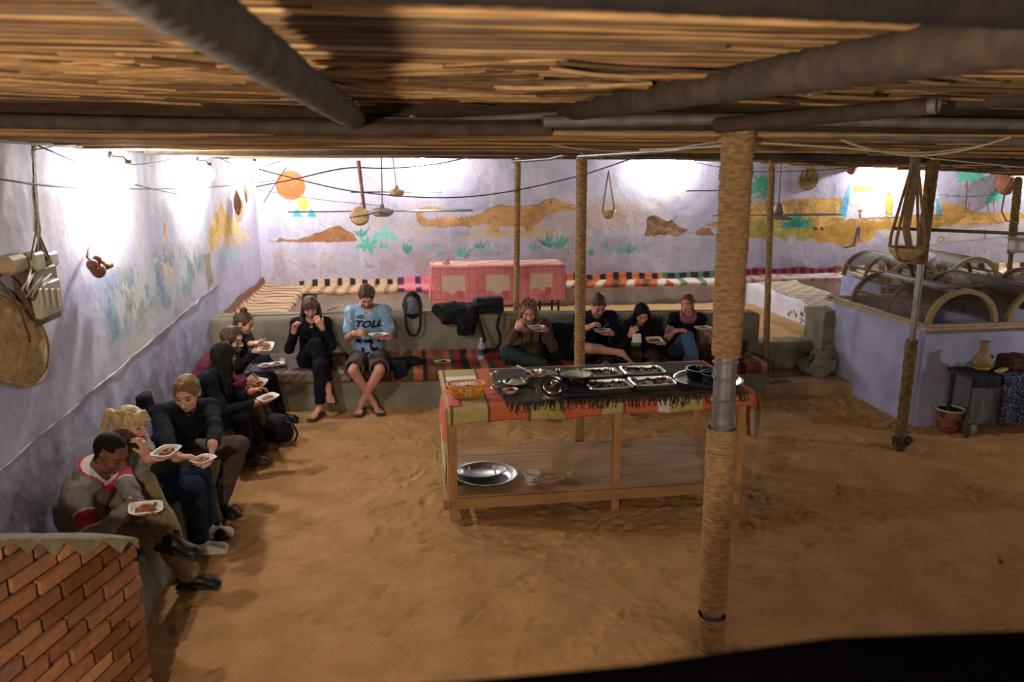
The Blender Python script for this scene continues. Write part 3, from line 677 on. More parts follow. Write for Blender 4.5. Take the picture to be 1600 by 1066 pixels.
# ------------------------------------------------------------------ posts wrapped in rope
M_rope = mat('coir_rope', '#7d6243', '#a5855c', scale=22, rough=.9, bump=.05, bscale=120, stretch=(1, 1, 3), spec=.15)
M_ropeD = mat('coir_rope_dull', '#58452e', '#76603f', scale=20, rough=.92, bump=.04, bscale=100, spec=.1)
M_steel = mat('grey_steel', '#8a8886', '#a5a3a0', scale=12, rough=.38, metal=.8, bump=.005)
M_steelD = mat('dull_pipe', '#66625e', '#837e78', scale=9, rough=.55, metal=.35)
def rope_wrap(p0, p1, r, pitch, seed=1, n=28, per=5, amp=None, jit=.35):
    p0 = np.array(p0, float); p1 = np.array(p1, float); L = np.linalg.norm(p1-p0); k = int(L/pitch*per)+1
    t = np.linspace(0, 1, k); th = np.linspace(0, 2*np.pi, n, endpoint=False); T, TH = np.meshgrid(t, th, indexing='ij'); S = T*L
    amp = amp or pitch*.38
    ph = S/pitch - TH/(2*np.pi) + jit*.5*noise3(S*3, np.cos(TH)*.7+seed, np.sin(TH)*.7)
    w = np.floor(ph); fr = ph-w
    rad = r + amp*np.sqrt(np.clip(1-(2*fr-1)**2, 0, 1)) + amp*.5*noise3(w*3.7+seed, np.zeros_like(w), TH*1.3) + amp*.35*noise3(S*60, TH*6, np.full_like(S, seed))
    rad += r*.06*noise3(S*2.2, np.full_like(S, seed*2.0), np.zeros_like(S))
    d = (p1-p0)/L; a = np.cross(d, [0.3, 1, .1]); a /= np.linalg.norm(a); b_ = np.cross(d, a)
    P = p0 + d*S[..., None] + rad[..., None]*(np.cos(TH)[..., None]*a + np.sin(TH)[..., None]*b_)
    V = P.reshape(-1, 3); i, j = np.meshgrid(np.arange(k-1), np.arange(n), indexing='ij'); j2 = (j+1) % n
    F = np.stack([i*n+j, i*n+j2, (i+1)*n+j2, (i+1)*n+j], -1).reshape(-1, 4)
    return V, F
def lerp(a, b_, t): return tuple(np.array(a)*(1-t)+np.array(b_)*t)
def post(b0, t0, r, label, pitch=.022, segs=((0, 1),), m=M_rope, pole_r=None, seed=1, group=None, cat='post', name='roof_post', mp=None):
    rt = root(name, label, cat, b0, group=group); dv = np.array(t0)-np.array(b0)
    p = MB(); pr_ = pole_r or r*.86; n = 7
    p.tube([tuple(dv*i/(n-1)) for i in range(n)], pr_, 18); p.build('pole', mp or M_steel, rt, smooth=True, ang=40)
    for (a, c_) in segs:
        V, F = rope_wrap(dv*a, dv*c_, r, pitch, seed); link('rope_wrap', mkmesh('rope_wrap', V, F, m), rt)
    return rt
b1 = atz(1110, 1012, 0); t1 = aty(1153, 212, b1[1]-.02)
big = post((b1[0], b1[1], -.03), (t1[0], t1[1], 2.79), .068, 'thick pale rope-wound post in front of the serving table, with two bare steel gaps', .019, ((0.0, .085), (.095, .465), (.60, .985)), seed=3, pole_r=.056)
for k, z in enumerate((1.335, 1.46, 1.585, 1.66)):
    b = MB(); zz = z; off = np.array([t1[0]-b1[0], t1[1]-b1[1], 0])*zz/2.79
    b.lathe([(.057, -.006), (.064, -.006), (.066, 0), (.064, .006), (.057, .006)], c=(off[0], off[1], zz), n=24, rot=Matrix.Rotation(.12*(-1)**k, 3, 'X')); b.build('clamp_ring', M_steelD, big, smooth=True)
# the knotted end of the rope
def on(px, py, Y): return aty(px, py, Y)
b2 = atz(904, 710, 0); t2 = aty(909, 240, 6.46)
post((b2[0], b2[1], -.03), (t2[0], t2[1], 2.68), .040, 'slim rope-wound post behind the middle of the serving table', .016, ((0, .99),), seed=5, m=M_rope)
b3 = atz(1405, 700, 0); t3 = aty(1458, 252, 6.17)
pr3 = post((b3[0], b3[1], -.03), (t3[0], t3[1], 2.64), .046, 'leaning rope-wound post beside the lilac tank, bare steel in the middle', .017, ((0, .40), (.66, .995)), seed=6, m=M_ropeD, pole_r=.030)
b = MB(); rr = random.Random(3)
for k in range(9):
    t = rr.uniform(0, 6.28); rock(b, (.055*math.cos(t), .055*math.sin(t)-.02, .05+rr.uniform(0, .09)), rr.uniform(.03, .05), .9)
b.build('rag_knot', mat('dark_rag', '#2e221c', '#51392b', scale=25, rough=.9), pr3, smooth=True)
p4 = aty(1197, 562, 8.58); p4t = aty(1206, 250, 8.58)
post((p4[0], p4[1], .15), (p4t[0], p4t[1], 2.66), .032, 'slim rope-wound post rising beside the steps to the patio', .016, ((0, .99),), seed=7, m=M_rope)
p5 = aty(806, 480, 9.0); p5t = aty(809, 248, 9.0)
post((p5[0], p5[1], .40), (p5t[0], p5t[1], 2.66), .032, 'slim rope-wound post on the patio before the pink table', .016, ((0, .99),), seed=8, m=M_rope)
p6 = aty(1578, 440, 8.3); p6t = aty(1592, 272, 8.3)
post((p6[0], p6[1], .8), (p6t[0], p6t[1], 2.44), .035, 'thin knotted post at the right edge beside the plastic housing', .03, ((.02, .3), (.45, .99)), seed=9, m=M_ropeD, pole_r=.026, mp=M_wood_d)

# ------------------------------------------------------------------ reed roofs
def reeds(name, rows, seed, r=(.005, .010)):
    """rows: list of (x0,x1,y,z,yaw) ; one mesh of many canes with a colour of their own"""
    R = np.random.default_rng(seed); Vs = []; Fs = []; Cs = []; o = 0; n = 6
    pal = np.array([lin(c) for c in ('#94714a', '#a98559', '#775a3c', '#b8956a', '#58402b', '#9a7a52', '#64503c')])
    th = np.linspace(0, 2*np.pi, n, endpoint=False)
    for (x0, x1, y0, y1, z, sag) in rows:
        k = 5; t = np.linspace(0, 1, k); rr_ = R.uniform(*r)
        X = x0+(x1-x0)*t; Y = y0+(y1-y0)*t+R.normal(0, .004, k); Z = z+sag*4*t*(1-t)+R.normal(0, .003, k)
        dx, dy = x1-x0, y1-y0; L = math.hypot(dx, dy); nx, ny = -dy/L, dx/L
        rad = rr_*np.array([1, 1, .95, .85, .7])
        P = np.stack([X[:, None]+nx*np.cos(th)*rad[:, None], Y[:, None]+ny*np.cos(th)*rad[:, None], Z[:, None]+np.sin(th)*rad[:, None]], -1).reshape(-1, 3)
        i, j = np.meshgrid(np.arange(k-1), np.arange(n), indexing='ij'); j2 = (j+1) % n
        Fs.append(np.stack([i*n+j, i*n+j2, (i+1)*n+j2, (i+1)*n+j], -1).reshape(-1, 4)+o); Vs.append(P); o += len(P)
        c = pal[R.integers(len(pal))]*R.uniform(.75, 1.2); Cs.append(np.tile(c, (len(P), 1)))
    return mkmesh(name, np.concatenate(Vs), np.concatenate(Fs), mat('reed', '#ffffff', .3, scale=25, rough=.75, vcol=True, stretch=(.3, 3, 3), spec=.25), col=np.concatenate(Cs))
R = np.random.default_rng(21); rows = []
y = -.6
while y < 3.74:
    x = -3.6
    while x < 4.6:
        L = R.uniform(1.2, 3.2); d = R.normal(0, .02)
        rows.append((x, x+L, y+R.normal(0, .008), y+d+R.normal(0, .008), 2.905+R.uniform(-.02, .012), -.006)); x += L*R.uniform(.6, 1.0)
    y += .015
for k in range(230):      # loose canes hanging askew at the left
    x = R.uniform(-1.9, .2); y0 = R.uniform(2.4, 3.5); L = R.uniform(.8, 1.8); a = R.uniform(-.75, -.1)*(1 if R.random() < .85 else -.7)
    rows.append((x-L*math.cos(a)/2, x+L*math.cos(a)/2, y0+L*math.sin(a)/2*.9, y0-L*math.sin(a)/2*.9, 2.875+R.uniform(-.02, .012), -.01))
for k in range(70):
    x = R.uniform(-.2, 3.5); y0 = R.uniform(2.2, 3.5); L = R.uniform(.4, 1.2); a = R.normal(0, .3)
    rows.append((x-L*math.cos(a)/2, x+L*math.cos(a)/2, y0-L*math.sin(a)/2, y0+L*math.sin(a)/2, 2.872+R.uniform(-.02, .012), -.01))
tag(link('ceiling', reeds('ceiling', rows, 4)), kind='structure')
rows = []; y = 3.6
def z2(x, y): return 2.735-.055*(y-3.6)/5.7-max(0, x-4.0)*.045*(y/9.2)
while y < 9.35:
    x = -2.0
    while x < 8.6:
        L = R.uniform(1.2, 3.0); zz = z2(x+L/2, y)
        rows.append((x, x+L, y+R.normal(0, .01), y+R.normal(0, .02), zz+R.uniform(-.015, .012), -.006)); x += L*R.uniform(.65, 1.0)
    y += .034
tag(link('ceiling', reeds('ceiling', rows, 5, (.006, .012))), kind='structure')
M_mat = mat('roof_matting', '#2c2118', '#43331f', scale=40, stretch=(.2, 6, 1), rough=.95, bump=.02)
b = MB(); b.box((.5, 1.25, 2.955), (8.6, 5.0, .03)); b.box((.5, 3.70, 2.85), (8.6, .02, .20)); tag(b.build('ceiling', M_mat), kind='structure')
P = np.array([[(x, y, z2(x, y)+.03) for y in np.linspace(3.55, 9.4, 12)] for x in np.linspace(-2.08, 8.8, 20)]); V, F, _ = gridmesh(P)
o = link('ceiling', mkmesh('ceiling', V, F[:, ::-1], M_mat)); tag(o, kind='structure'); sm = o.modifiers.new('s', 'SOLIDIFY'); sm.thickness = .04; sm.offset = 0

# ------------------------------------------------------------------ roof beams and pipes
M_wrap = mat('wrapped_grey', '#4f4a43', '#645c51', scale=14, rough=.9, bump=.03, bscale=60)
M_wrapD = mat('wrapped_brown', '#3b3129', '#4f4235', scale=14, rough=.9, bump=.03, bscale=60)
def beam(p0, p1, r, label, m, pitch=.05, seed=1, name='roof_beam', cat='beam', hollow=False):
    p0 = np.array(p0); p1 = np.array(p1); rt = root(name, label, cat, tuple(p0))
    V, F = rope_wrap((0, 0, 0), p1-p0, r*.95, pitch, seed, 24, 6, amp=r*.07, jit=.8); link('fabric_wrap', mkmesh('fabric_wrap', V, F, m), rt)
    b = MB(); d = (p1-p0)/np.linalg.norm(p1-p0)
    if hollow:
        b.tube([tuple(-d*.03), tuple(p1-p0)], r*.9, 20, cap=False); b.tube([tuple(p1-p0), tuple(-d*.03)], r*.78, 20, cap=False)
    else: b.tube([tuple(-d*.02), tuple(p1-p0+d*.02)], r*.85, 16)
    b.build('pole', M_steelD, rt, smooth=True, ang=40); return rt
beam(aty(553, 184, 3.5), aty(553, 184, 3.5)+(aty(253, -20, 1.05)-aty(553, 184, 3.5))*1.22, .048, 'grey wrapped roof pole running overhead at the left', M_wrap, .06, 3)
beam(aty(885, 172, 3.6), aty(1690, 42, 1.22), .052, 'dark wrapped roof pole slanting across the upper right', M_wrapD, .05, 4)
pa = aty(1452, 166, 2.75); pb = aty(1120, 196, 3.5)
beam(pa, pb, .034, 'short wrapped roof pole with an open hollow end', M_wrapD, .05, 5, hollow=True)
beam(aty(1470, 163, 3.1), aty(1700, 148, 2.7), .030, 'thin dark roof pole at the right edge beside the hollow pole end', M_wrapD, .05, 6)
beam(aty(-100, -70, 1.15), aty(1720, 16, 1.15), .034, 'dark blurred roof pole along the top edge, nearest to the viewer', mat('shaded_wood', '#181312', '#241c18', scale=14, rough=.9), .05, 7)  # shade of the unlit pole is put into this near-black colour
def pipe(pts, r, label, m=M_steelD, name='roof_pipe', cat='pipe', group=None):
    b = MB(); c = np.mean([np.array(p) for p in pts], 0); b.tube([tuple(np.array(p)-c) for p in pts], r, 16)
    return tag(b.build(name, m, smooth=True, loc=tuple(c), ang=40), label, cat, group)
pipe([aty(-60, 188, 3.55), aty(300, 196, 3.55), aty(570, 202, 3.55), aty(860, 203, 3.55)], .030, 'dark eave pipe across the left half of the roof', M_wrapD)
pipe([aty(848, 190, 3.52), aty(1155, 186, 3.52), aty(1700, 196, 3.52)], .026, 'grey metal eave pipe running from the thick post to the right')
pipe([aty(560, 188, 3.62), aty(700, 190, 3.62), aty(860, 180, 3.62), aty(1160, 182, 3.62)], .018, 'thin grey eave pipe above the big eave pipe')
pipe([aty(850, 206, 3.6), aty(1150, 206, 3.6), aty(1650, 222, 3.6)], .020, 'lower thin eave pipe under the grey metal one')
pipe([(-1.98, 4.3, 2.745), (-1.95, 6.5, 2.72), (-1.88, 9.35, 2.685)], .045, 'dark roof pole that carries the reeds along the left wall', M_wrapD, 'roof_pole', 'beam')
pipe([(-1.9, 9.33, 2.70), (1.5, 9.33, 2.675), (4.6, 9.33, 2.66), (6.6, 9.33, 2.56), (8.8, 9.33, 2.43)], .032, 'long pale cane-bound pole along the far edge of the roof', M_wrap, 'roof_pole', 'beam')
pipe([(-1.9, 6.46, 2.69), (1.5, 6.46, 2.69), (4.5, 6.2, 2.63), (8.0, 6.1, 2.5)], .028, 'roof pole on top of the second row of posts', M_wrapD, 'roof_pole', 'beam')
pipe([aty(905, 244, 6.45), aty(1060, 234, 5.2), aty(1150, 214, 3.6)], .018, 'shiny conduit pipe from the thick post to the slim post behind the table', M_steel, 'conduit')
pipe([aty(800, 252, 7.2), aty(860, 248, 6.8), aty(905, 236, 6.45)], .016, 'shiny conduit bend left of the slim post behind the table', M_steel, 'conduit')
# lashings on the far pole
b = MB(); rr = random.Random(9)
for k in range(34):
    x = -1.7+k*.28+rr.uniform(-.06, .06); zc = 2.69-.02*(x+1.9)/6.5 if x < 4.6 else 2.66-(x-4.6)*.055
    b.tube([(x, 9.29, zc+.04), (x+.02, 9.285, zc), (x+rr.uniform(-.05, .06), 9.30, zc-.05)], .005, 5)
tag(b.build('cord_lashings', mat('pale_cord', '#b7a88c', rough=.9), smooth=True), 'pale cord ends tied along the pole at the far edge of the roof', 'cord', kind='stuff')
# ------------------------------------------------------------------ smooth-union fields -> surface nets (for bodies, clothes, bags, cloth)
class Field:
    def __init__(s, lo, hi, h):
        s.lo = np.array(lo, float); s.h = h; s.n = [int(math.ceil((hi[i]-lo[i])/h))+1 for i in range(3)]
        s.D = np.full(s.n, .25, np.float32); s.ax = [s.lo[i]+h*np.arange(s.n[i]) for i in range(3)]
    def win(s, lo, hi):
        i = []
        for k in range(3):
            a = max(0, int((lo[k]-s.lo[k])/s.h)); b = min(s.n[k], int((hi[k]-s.lo[k])/s.h)+2)
            if b <= a: return None
            i.append((a, b))
        sl = tuple(slice(a, b) for a, b in i)
        X = s.ax[0][sl[0]][:, None, None]; Y = s.ax[1][sl[1]][None, :, None]; Z = s.ax[2][sl[2]][None, None, :]
        return sl, X, Y, Z
    def _mix(s, sl, d, k, sub):
        A = s.D[sl]; d = d.astype(np.float32)
        if sub: d = -d; h = np.clip(.5-.5*(A-d)/k, 0, 1) if k > 0 else (d > A); s.D[sl] = A*(1-h)+d*h+(k*h*(1-h) if k > 0 else 0)
        else: h = np.clip(.5+.5*(A-d)/k, 0, 1) if k > 0 else (d < A); s.D[sl] = A*(1-h)+d*h-(k*h*(1-h) if k > 0 else 0)
    def cap(s, a, b, r1, r2, k=.01, sub=False, flat=None):
        """tapered capsule; flat=(axis vector, factor) squeezes it along an axis"""
        a = np.array(a, float); b = np.array(b, float); m = max(r1, r2)+k+.03
        w = s.win(np.minimum(a, b)-m, np.maximum(a, b)+m)
        if w is None: return
        sl, X, Y, Z = w; d = b-a; L2 = max(d @ d, 1e-9)
        t = np.clip(((X-a[0])*d[0]+(Y-a[1])*d[1]+(Z-a[2])*d[2])/L2, 0, 1)
        qx = X-(a[0]+t*d[0]); qy = Y-(a[1]+t*d[1]); qz = Z-(a[2]+t*d[2]); r = r1+(r2-r1)*t
        if flat is not None:
            n = np.array(flat[0], float); n /= np.linalg.norm(n); p = qx*n[0]+qy*n[1]+qz*n[2]; f = 1/flat[1]-1
            dist = np.sqrt(qx*qx+qy*qy+qz*qz+p*p*(f*f+2*f)); dd = (dist-r)*np.where(dist > 1e-6, 1/(1+f*np.abs(p)/(dist+1e-6)), 1)
        else: dd = np.sqrt(qx*qx+qy*qy+qz*qz)-r
        s._mix(sl, dd, k, sub)
    def ell(s, c, r, R=None, k=.01, sub=False):
        c = np.array(c, float); r = np.array(r, float); m = max(r)+k+.03; w = s.win(c-m, c+m)
        if w is None: return
        sl, X, Y, Z = w; R = np.eye(3) if R is None else np.array(R)      # columns = local axes in world
        q = [((X-c[0])*R[0, i]+(Y-c[1])*R[1, i]+(Z-c[2])*R[2, i]) for i in range(3)]
        k0 = np.sqrt((q[0]/r[0])**2+(q[1]/r[1])**2+(q[2]/r[2])**2)+1e-9
        k1 = np.sqrt((q[0]/r[0]**2)**2+(q[1]/r[1]**2)**2+(q[2]/r[2]**2)**2)+1e-9
        s._mix(sl, k0*(k0-1)/k1, k, sub)
    def boxr(s, c, hs, R=None, rd=.02, k=.01, sub=False):
        c = np.array(c, float); hs = np.array(hs, float); m = np.linalg.norm(hs)+k+.03; w = s.win(c-m, c+m)
        if w is None: return
        sl, X, Y, Z = w; R = np.eye(3) if R is None else np.array(R)
        q = [np.abs((X-c[0])*R[0, i]+(Y-c[1])*R[1, i]+(Z-c[2])*R[2, i])-(hs[i]-rd) for i in range(3)]
        d = np.sqrt(np.maximum(q[0], 0)**2+np.maximum(q[1], 0)**2+np.maximum(q[2], 0)**2)+np.minimum(np.maximum(q[0], np.maximum(q[1], q[2])), 0)-rd
        s._mix(sl, d, k, sub)
    def cut(s, p, d, R, L):
        """remove what lies beyond p along d, within radius R of that axis and length L"""
        p = np.array(p, float); d = np.array(d, float); m = R+L+.02; w = s.win(p-m, p+m)
        if w is None: return
        sl, X, Y, Z = w; t = (X-p[0])*d[0]+(Y-p[1])*d[1]+(Z-p[2])*d[2]
        r = np.sqrt(np.maximum((X-p[0])**2+(Y-p[1])**2+(Z-p[2])**2-t*t, 0)); reg = np.maximum(np.maximum(-t, t-L), r-R)
        s.D[sl] = np.maximum(s.D[sl], -reg.astype(np.float32))
    def half(s, p, n, k=.004):
        """cut away everything on the side n of the plane through p"""
        n = np.array(n, float); n /= np.linalg.norm(n)
        d = (s.ax[0][:, None, None]-p[0])*n[0]+(s.ax[1][None, :, None]-p[1])*n[1]+(s.ax[2][None, None, :]-p[2])*n[2]
        s.D = np.maximum(s.D, d.astype(np.float32))
    def bump(s, f, amp, band=.03, seed=0, o=2, st=(1, 1, 1)):
        I = np.argwhere(np.abs(s.D) < band)
        if len(I) == 0: return
        x = s.ax[0][I[:, 0]]*f*st[0]+seed*3.1; y = s.ax[1][I[:, 1]]*f*st[1]; z = s.ax[2][I[:, 2]]*f*st[2]+seed
        v = 0; a = 1.0
        for q_ in range(o): v = v+a*noise3(x*(2**q_), y*(2**q_), z*(2**q_)); a *= .5
        s.D[I[:, 0], I[:, 1], I[:, 2]] += (v*amp).astype(np.float32)
    def mesh(s):
        D = s.D; S = D < 0; n = D.shape
        S[0] = S[-1] = False; S[:, 0] = S[:, -1] = False; S[:, :, 0] = S[:, :, -1] = False
        D = np.where(S, np.minimum(D, -1e-5), np.maximum(D, 1e-5))
        c = np.zeros([k-1 for k in n], np.int8)
        for a in (0, 1):
            for b in (0, 1):
                for e in (0, 1): c += S[a:n[0]-1+a, b:n[1]-1+b, e:n[2]-1+e]
        I = np.argwhere((c > 0) & (c < 8)); N = len(I)
        if N == 0: return np.zeros((0, 3)), np.zeros((0, 4), int)
        idx = np.full(c.shape, -1, np.int32); idx[I[:, 0], I[:, 1], I[:, 2]] = np.arange(N)
        cor = np.array([(a, b, e) for a in (0, 1) for b in (0, 1) for e in (0, 1)])
        val = np.stack([D[I[:, 0]+a, I[:, 1]+b, I[:, 2]+e] for a, b, e in cor], 1)
        acc = np.zeros((N, 3)); cnt = np.zeros(N)
        for i in range(8):
            for j in range(i+1, 8):
                if abs(cor[i]-cor[j]).sum() != 1: continue
                x = (val[:, i] < 0) != (val[:, j] < 0); t = np.where(x, val[:, i]/np.where(x, val[:, i]-val[:, j], 1), 0)
                acc += x[:, None]*(cor[i]+(cor[j]-cor[i])*t[:, None]); cnt += x
        V = s.lo+(I+acc/cnt[:, None])*s.h
        Fs = []
        for ax in range(3):
            u, v = [(1, 2), (2, 0), (0, 1)][ax]
            a = [slice(None)]*3; b = [slice(None)]*3; a[ax] = slice(0, n[ax]-1); b[ax] = slice(1, n[ax])
            for q_ in (u, v): a[q_] = slice(1, n[q_]-1); b[q_] = slice(1, n[q_]-1)
            A = S[tuple(a)]; B = S[tuple(b)]; E = np.argwhere(A != B)
            sg = A[E[:, 0], E[:, 1], E[:, 2]]
            E = E.copy(); E[:, u] += 1; E[:, v] += 1
            def g(du, dv):
                e = E.copy(); e[:, u] -= du; e[:, v] -= dv; return idx[e[:, 0], e[:, 1], e[:, 2]]
            q1 = np.stack([g(1, 1), g(0, 1), g(0, 0), g(1, 0)], 1); q1[~sg] = q1[~sg][:, ::-1]; Fs.append(q1)
        F = np.concatenate(Fs); F = F[(F >= 0).all(1)]
        lab = np.arange(N)                                  # drop loose crumbs
        for _ in range(200):
            m = lab[F].min(1); new = lab.copy()
            for q_ in range(4): np.minimum.at(new, F[:, q_], m)
            new = new[new]
            if (new == lab).all(): break
            lab = new
        cn = np.bincount(lab, minlength=N); keep = cn[lab] >= max(60, .02*N)
        F = F[keep[F[:, 0]]]; mp = np.cumsum(keep)-1; V = V[keep]; F = mp[F]
        return V, F
def nrmz(v): v = np.array(v, float); return v/(np.linalg.norm(v)+1e-12)
def field_obj(name, fld, mats, parent=None, mif=None, origin=(0, 0, 0), dec=None):
    V, F = fld.mesh(); mi = None
    if mif is not None: mi = mif(V[F].mean(1))
    me = mkmesh(name, V-np.array(origin), F, mats, mi)
    return link(name, me, parent)

M_skin = [mat('skin_fair', '#bd907a', '#c99d88', scale=12, rough=.55, spec=.3), mat('skin_tan', '#9a6242', '#a96e4c', scale=12, rough=.5, spec=.35), mat('skin_brown', '#6a4433', '#7b523e', scale=12, rough=.45, spec=.4),
          mat('skin_ruddy', '#ba8472', '#c6927f', scale=12, rough=.55, spec=.3)]
M_eye = mat('eye_line', '#2b1c17', rough=.4); M_eyew = mat('eye_white', '#d8d0c6', rough=.3)
M_lip = mat('lip', '#a2574c', rough=.5); M_brow = mat('brow_brown', '#3f2a1d', rough=.8); M_browL = mat('brow_fair', '#8c6a44', rough=.8); M_beard = mat('stubble', '#6b4838', '#7d5643', scale=60, rough=.8)
M_beardG = mat('grey_stubble', '#8b7868', '#a09080', scale=60, rough=.8); M_nail = mat('nail', '#dcae9c', rough=.35)

def frame_from(f, up=(0, 0, 1)):
    f = nrmz(f); l = nrmz(np.cross(up, f)); u = np.cross(f, l); return l, f, u       # left, forward, up
def rotv(v, axis, a):
    axis = nrmz(axis); v = np.array(v, float); return v*math.cos(a)+np.cross(axis, v)*math.sin(a)+axis*(axis @ v)*(1-math.cos(a))
def ik(a, c, l1, l2, pole):
    a = np.array(a, float); c = np.array(c, float); d = c-a; D = np.linalg.norm(d)
    if D > (l1+l2)*.995: c = a+d/D*(l1+l2)*.995; d = c-a; D = np.linalg.norm(d)
    D = max(D, abs(l1-l2)*1.05+.01); x = (l1*l1-l2*l2+D*D)/(2*D); hgt = math.sqrt(max(l1*l1-x*x, 0)); n = d/np.linalg.norm(d)
    p = np.array(pole, float); p = p-n*(p @ n); p = nrmz(p); return a+n*x+p*hgt, c

def add_hand(F, wrist, d, pn, curl, right, s=1.0, spread=.10, thumb=None, k=.006):
    """palm + four fingers of different length + thumb from the side of the palm; pn = way the palm faces; returns grip centre"""
    d = nrmz(d); pn = np.array(pn, float); pn = nrmz(pn-d*(pn @ d)); side = np.cross(d, pn)*(1 if right else -1)   # towards the thumb
    w = np.array(wrist); pal = w+d*.05*s
    R = np.stack([side, d, pn], 1)
    F.ell(w+d*.045*s, (.040*s, .055*s, .0165*s), R, k=.012)
    F.ell(w+d*.070*s, (.041*s, .028*s, .014*s), R, k=.010)
    F.ell(w+d*.035*s+side*.024*s+pn*.008*s, (.018*s, .032*s, .015*s), R, k=.010)
    if not isinstance(curl, (list, tuple)): curl = [curl]*4
    tips = []
    for i, (o, ln, rr_) in enumerate(((.0285, .074, .0088), (.0095, .082, .009), (-.0095, .076, .0086), (-.0275, .060, .0078))):
        p = w+d*(.090-.004*abs(i-1))*s+side*o*s; a = curl[i]; fd = rotv(d, pn, (1 if right else -1)*-(i-1.5)*-spread*.6)
        ax = np.cross(fd, pn)
        for sg, fr, aa in ((0, .45, a*.8), (1, .30, a*1.0), (2, .25, a*.7)):
            fd = rotv(fd, ax, aa); q_ = p+fd*ln*fr*s; F.cap(p, q_, rr_*s*(1-.07*sg), rr_*s*(1-.07*(sg+1)), k=.0035); p = q_
        tips.append(p)
    tc = thumb if thumb is not None else .45
    p = w+d*.030*s+side*.030*s+pn*.006*s; td = nrmz(d*.75+side*.75*(1-tc*.5)+pn*.35*tc)
    q_ = p+td*.036*s; F.cap(p, q_, .0125*s, .0105*s, k=.008)
    td = nrmz(td+pn*tc*.8-side*tc*.55); q2 = q_+td*.030*s; F.cap(q_, q2, .0105*s, .0088*s, k=.003)
    tips.append(q2)
    return tips

def add_head(F, hc, l, f, u, s=1.0, female=False, beard=False, k=.012):
    """hc = centre of the skull; face looks along f"""
    R = np.stack([l, f, u], 1); P = lambda a, b, c: hc+(l*a+f*b+u*c)*s
    F.ell(P(0, -.012, .028), (.074*s, .092*s, .084*s), R, k=.02)
    F.ell(P(0, .020, -.015), (.064*s, .068*s, .085*s), R, k=.02)          # face mass
    F.ell(P(0, .034, -.068), ((.042 if female else .050)*s, .045*s, .040*s), R, k=.022)   # jaw
    F.ell(P(0, .066, -.094), (.018*s, .015*s, .014*s), R, k=.015)          # chin
    F.ell(P(0, .074, .022), (.045*s, .012*s, .012*s), R, k=.015)           # brow ridge
    for sg in (-1, 1):
        F.ell(P(.031*sg, .088, .002), (.017*s, .014*s, .012*s), R, k=.010, sub=True)
        F.ell(P(.031*sg, .073, .001), (.0135*s, .0125*s, .0115*s), R, k=.003)
        F.ell(P(.042*sg, .060, -.030), (.020*s, .018*s, .020*s), R, k=.018)
        F.ell(P(.076*sg, -.008, -.008), (.008*s, .020*s, .030*s), R, k=.006)
        F.ell(P(.079*sg, -.003, -.006), (.006*s, .010*s, .018*s), R, k=.003, sub=True)
    F.cap(P(0, .080, .006), P(0, .106, -.032), .0075*s, .0115*s, k=.010)    # nose
    for sg in (-1, 1): F.ell(P(.012*sg, .094, -.037), (.008*s, .010*s, .007*s), R, k=.005)
    F.ell(P(0, .086, -.062), (.023*s, .010*s, .0055*s), R, k=.006); F.ell(P(0, .084, -.071), (.019*s, .010*s, .0065*s), R, k=.006)
def face_mats(hc, l, f, u, s, beard=False, buzz=False):
    def fn(C, mi):
        q_ = (C-hc)/s; x = q_ @ l; y = q_ @ f; z = q_ @ u; ax = np.abs(x); fr = y > .05
        if buzz: mi[(z > .050-.0*y) & ((y < .045) | (z > .078)) | ((y < -.012) & (z > -.062) & (z <= .050))] = 5
        if beard: mi[(y > .012) & (z < -.045-.0*ax) & (z > -.125) & (ax < .075)] = 4; mi[fr & (z > -.058) & (z < -.046) & (ax < .028)] = 4
        e = ((ax-.031)/.0155)**2; mi[fr & (e+((z+.0005)/.0052)**2 < 1)] = 1
        mi[fr & (((ax-.032)/.021)**2+((z-.0235+.10*(ax-.03))/.0042)**2 < 1)] = 3
        mi[fr & ((x/.024)**2+((z+.0665)/.0085)**2 < 1) & (y > .076)] = 2
        return mi
    return fn

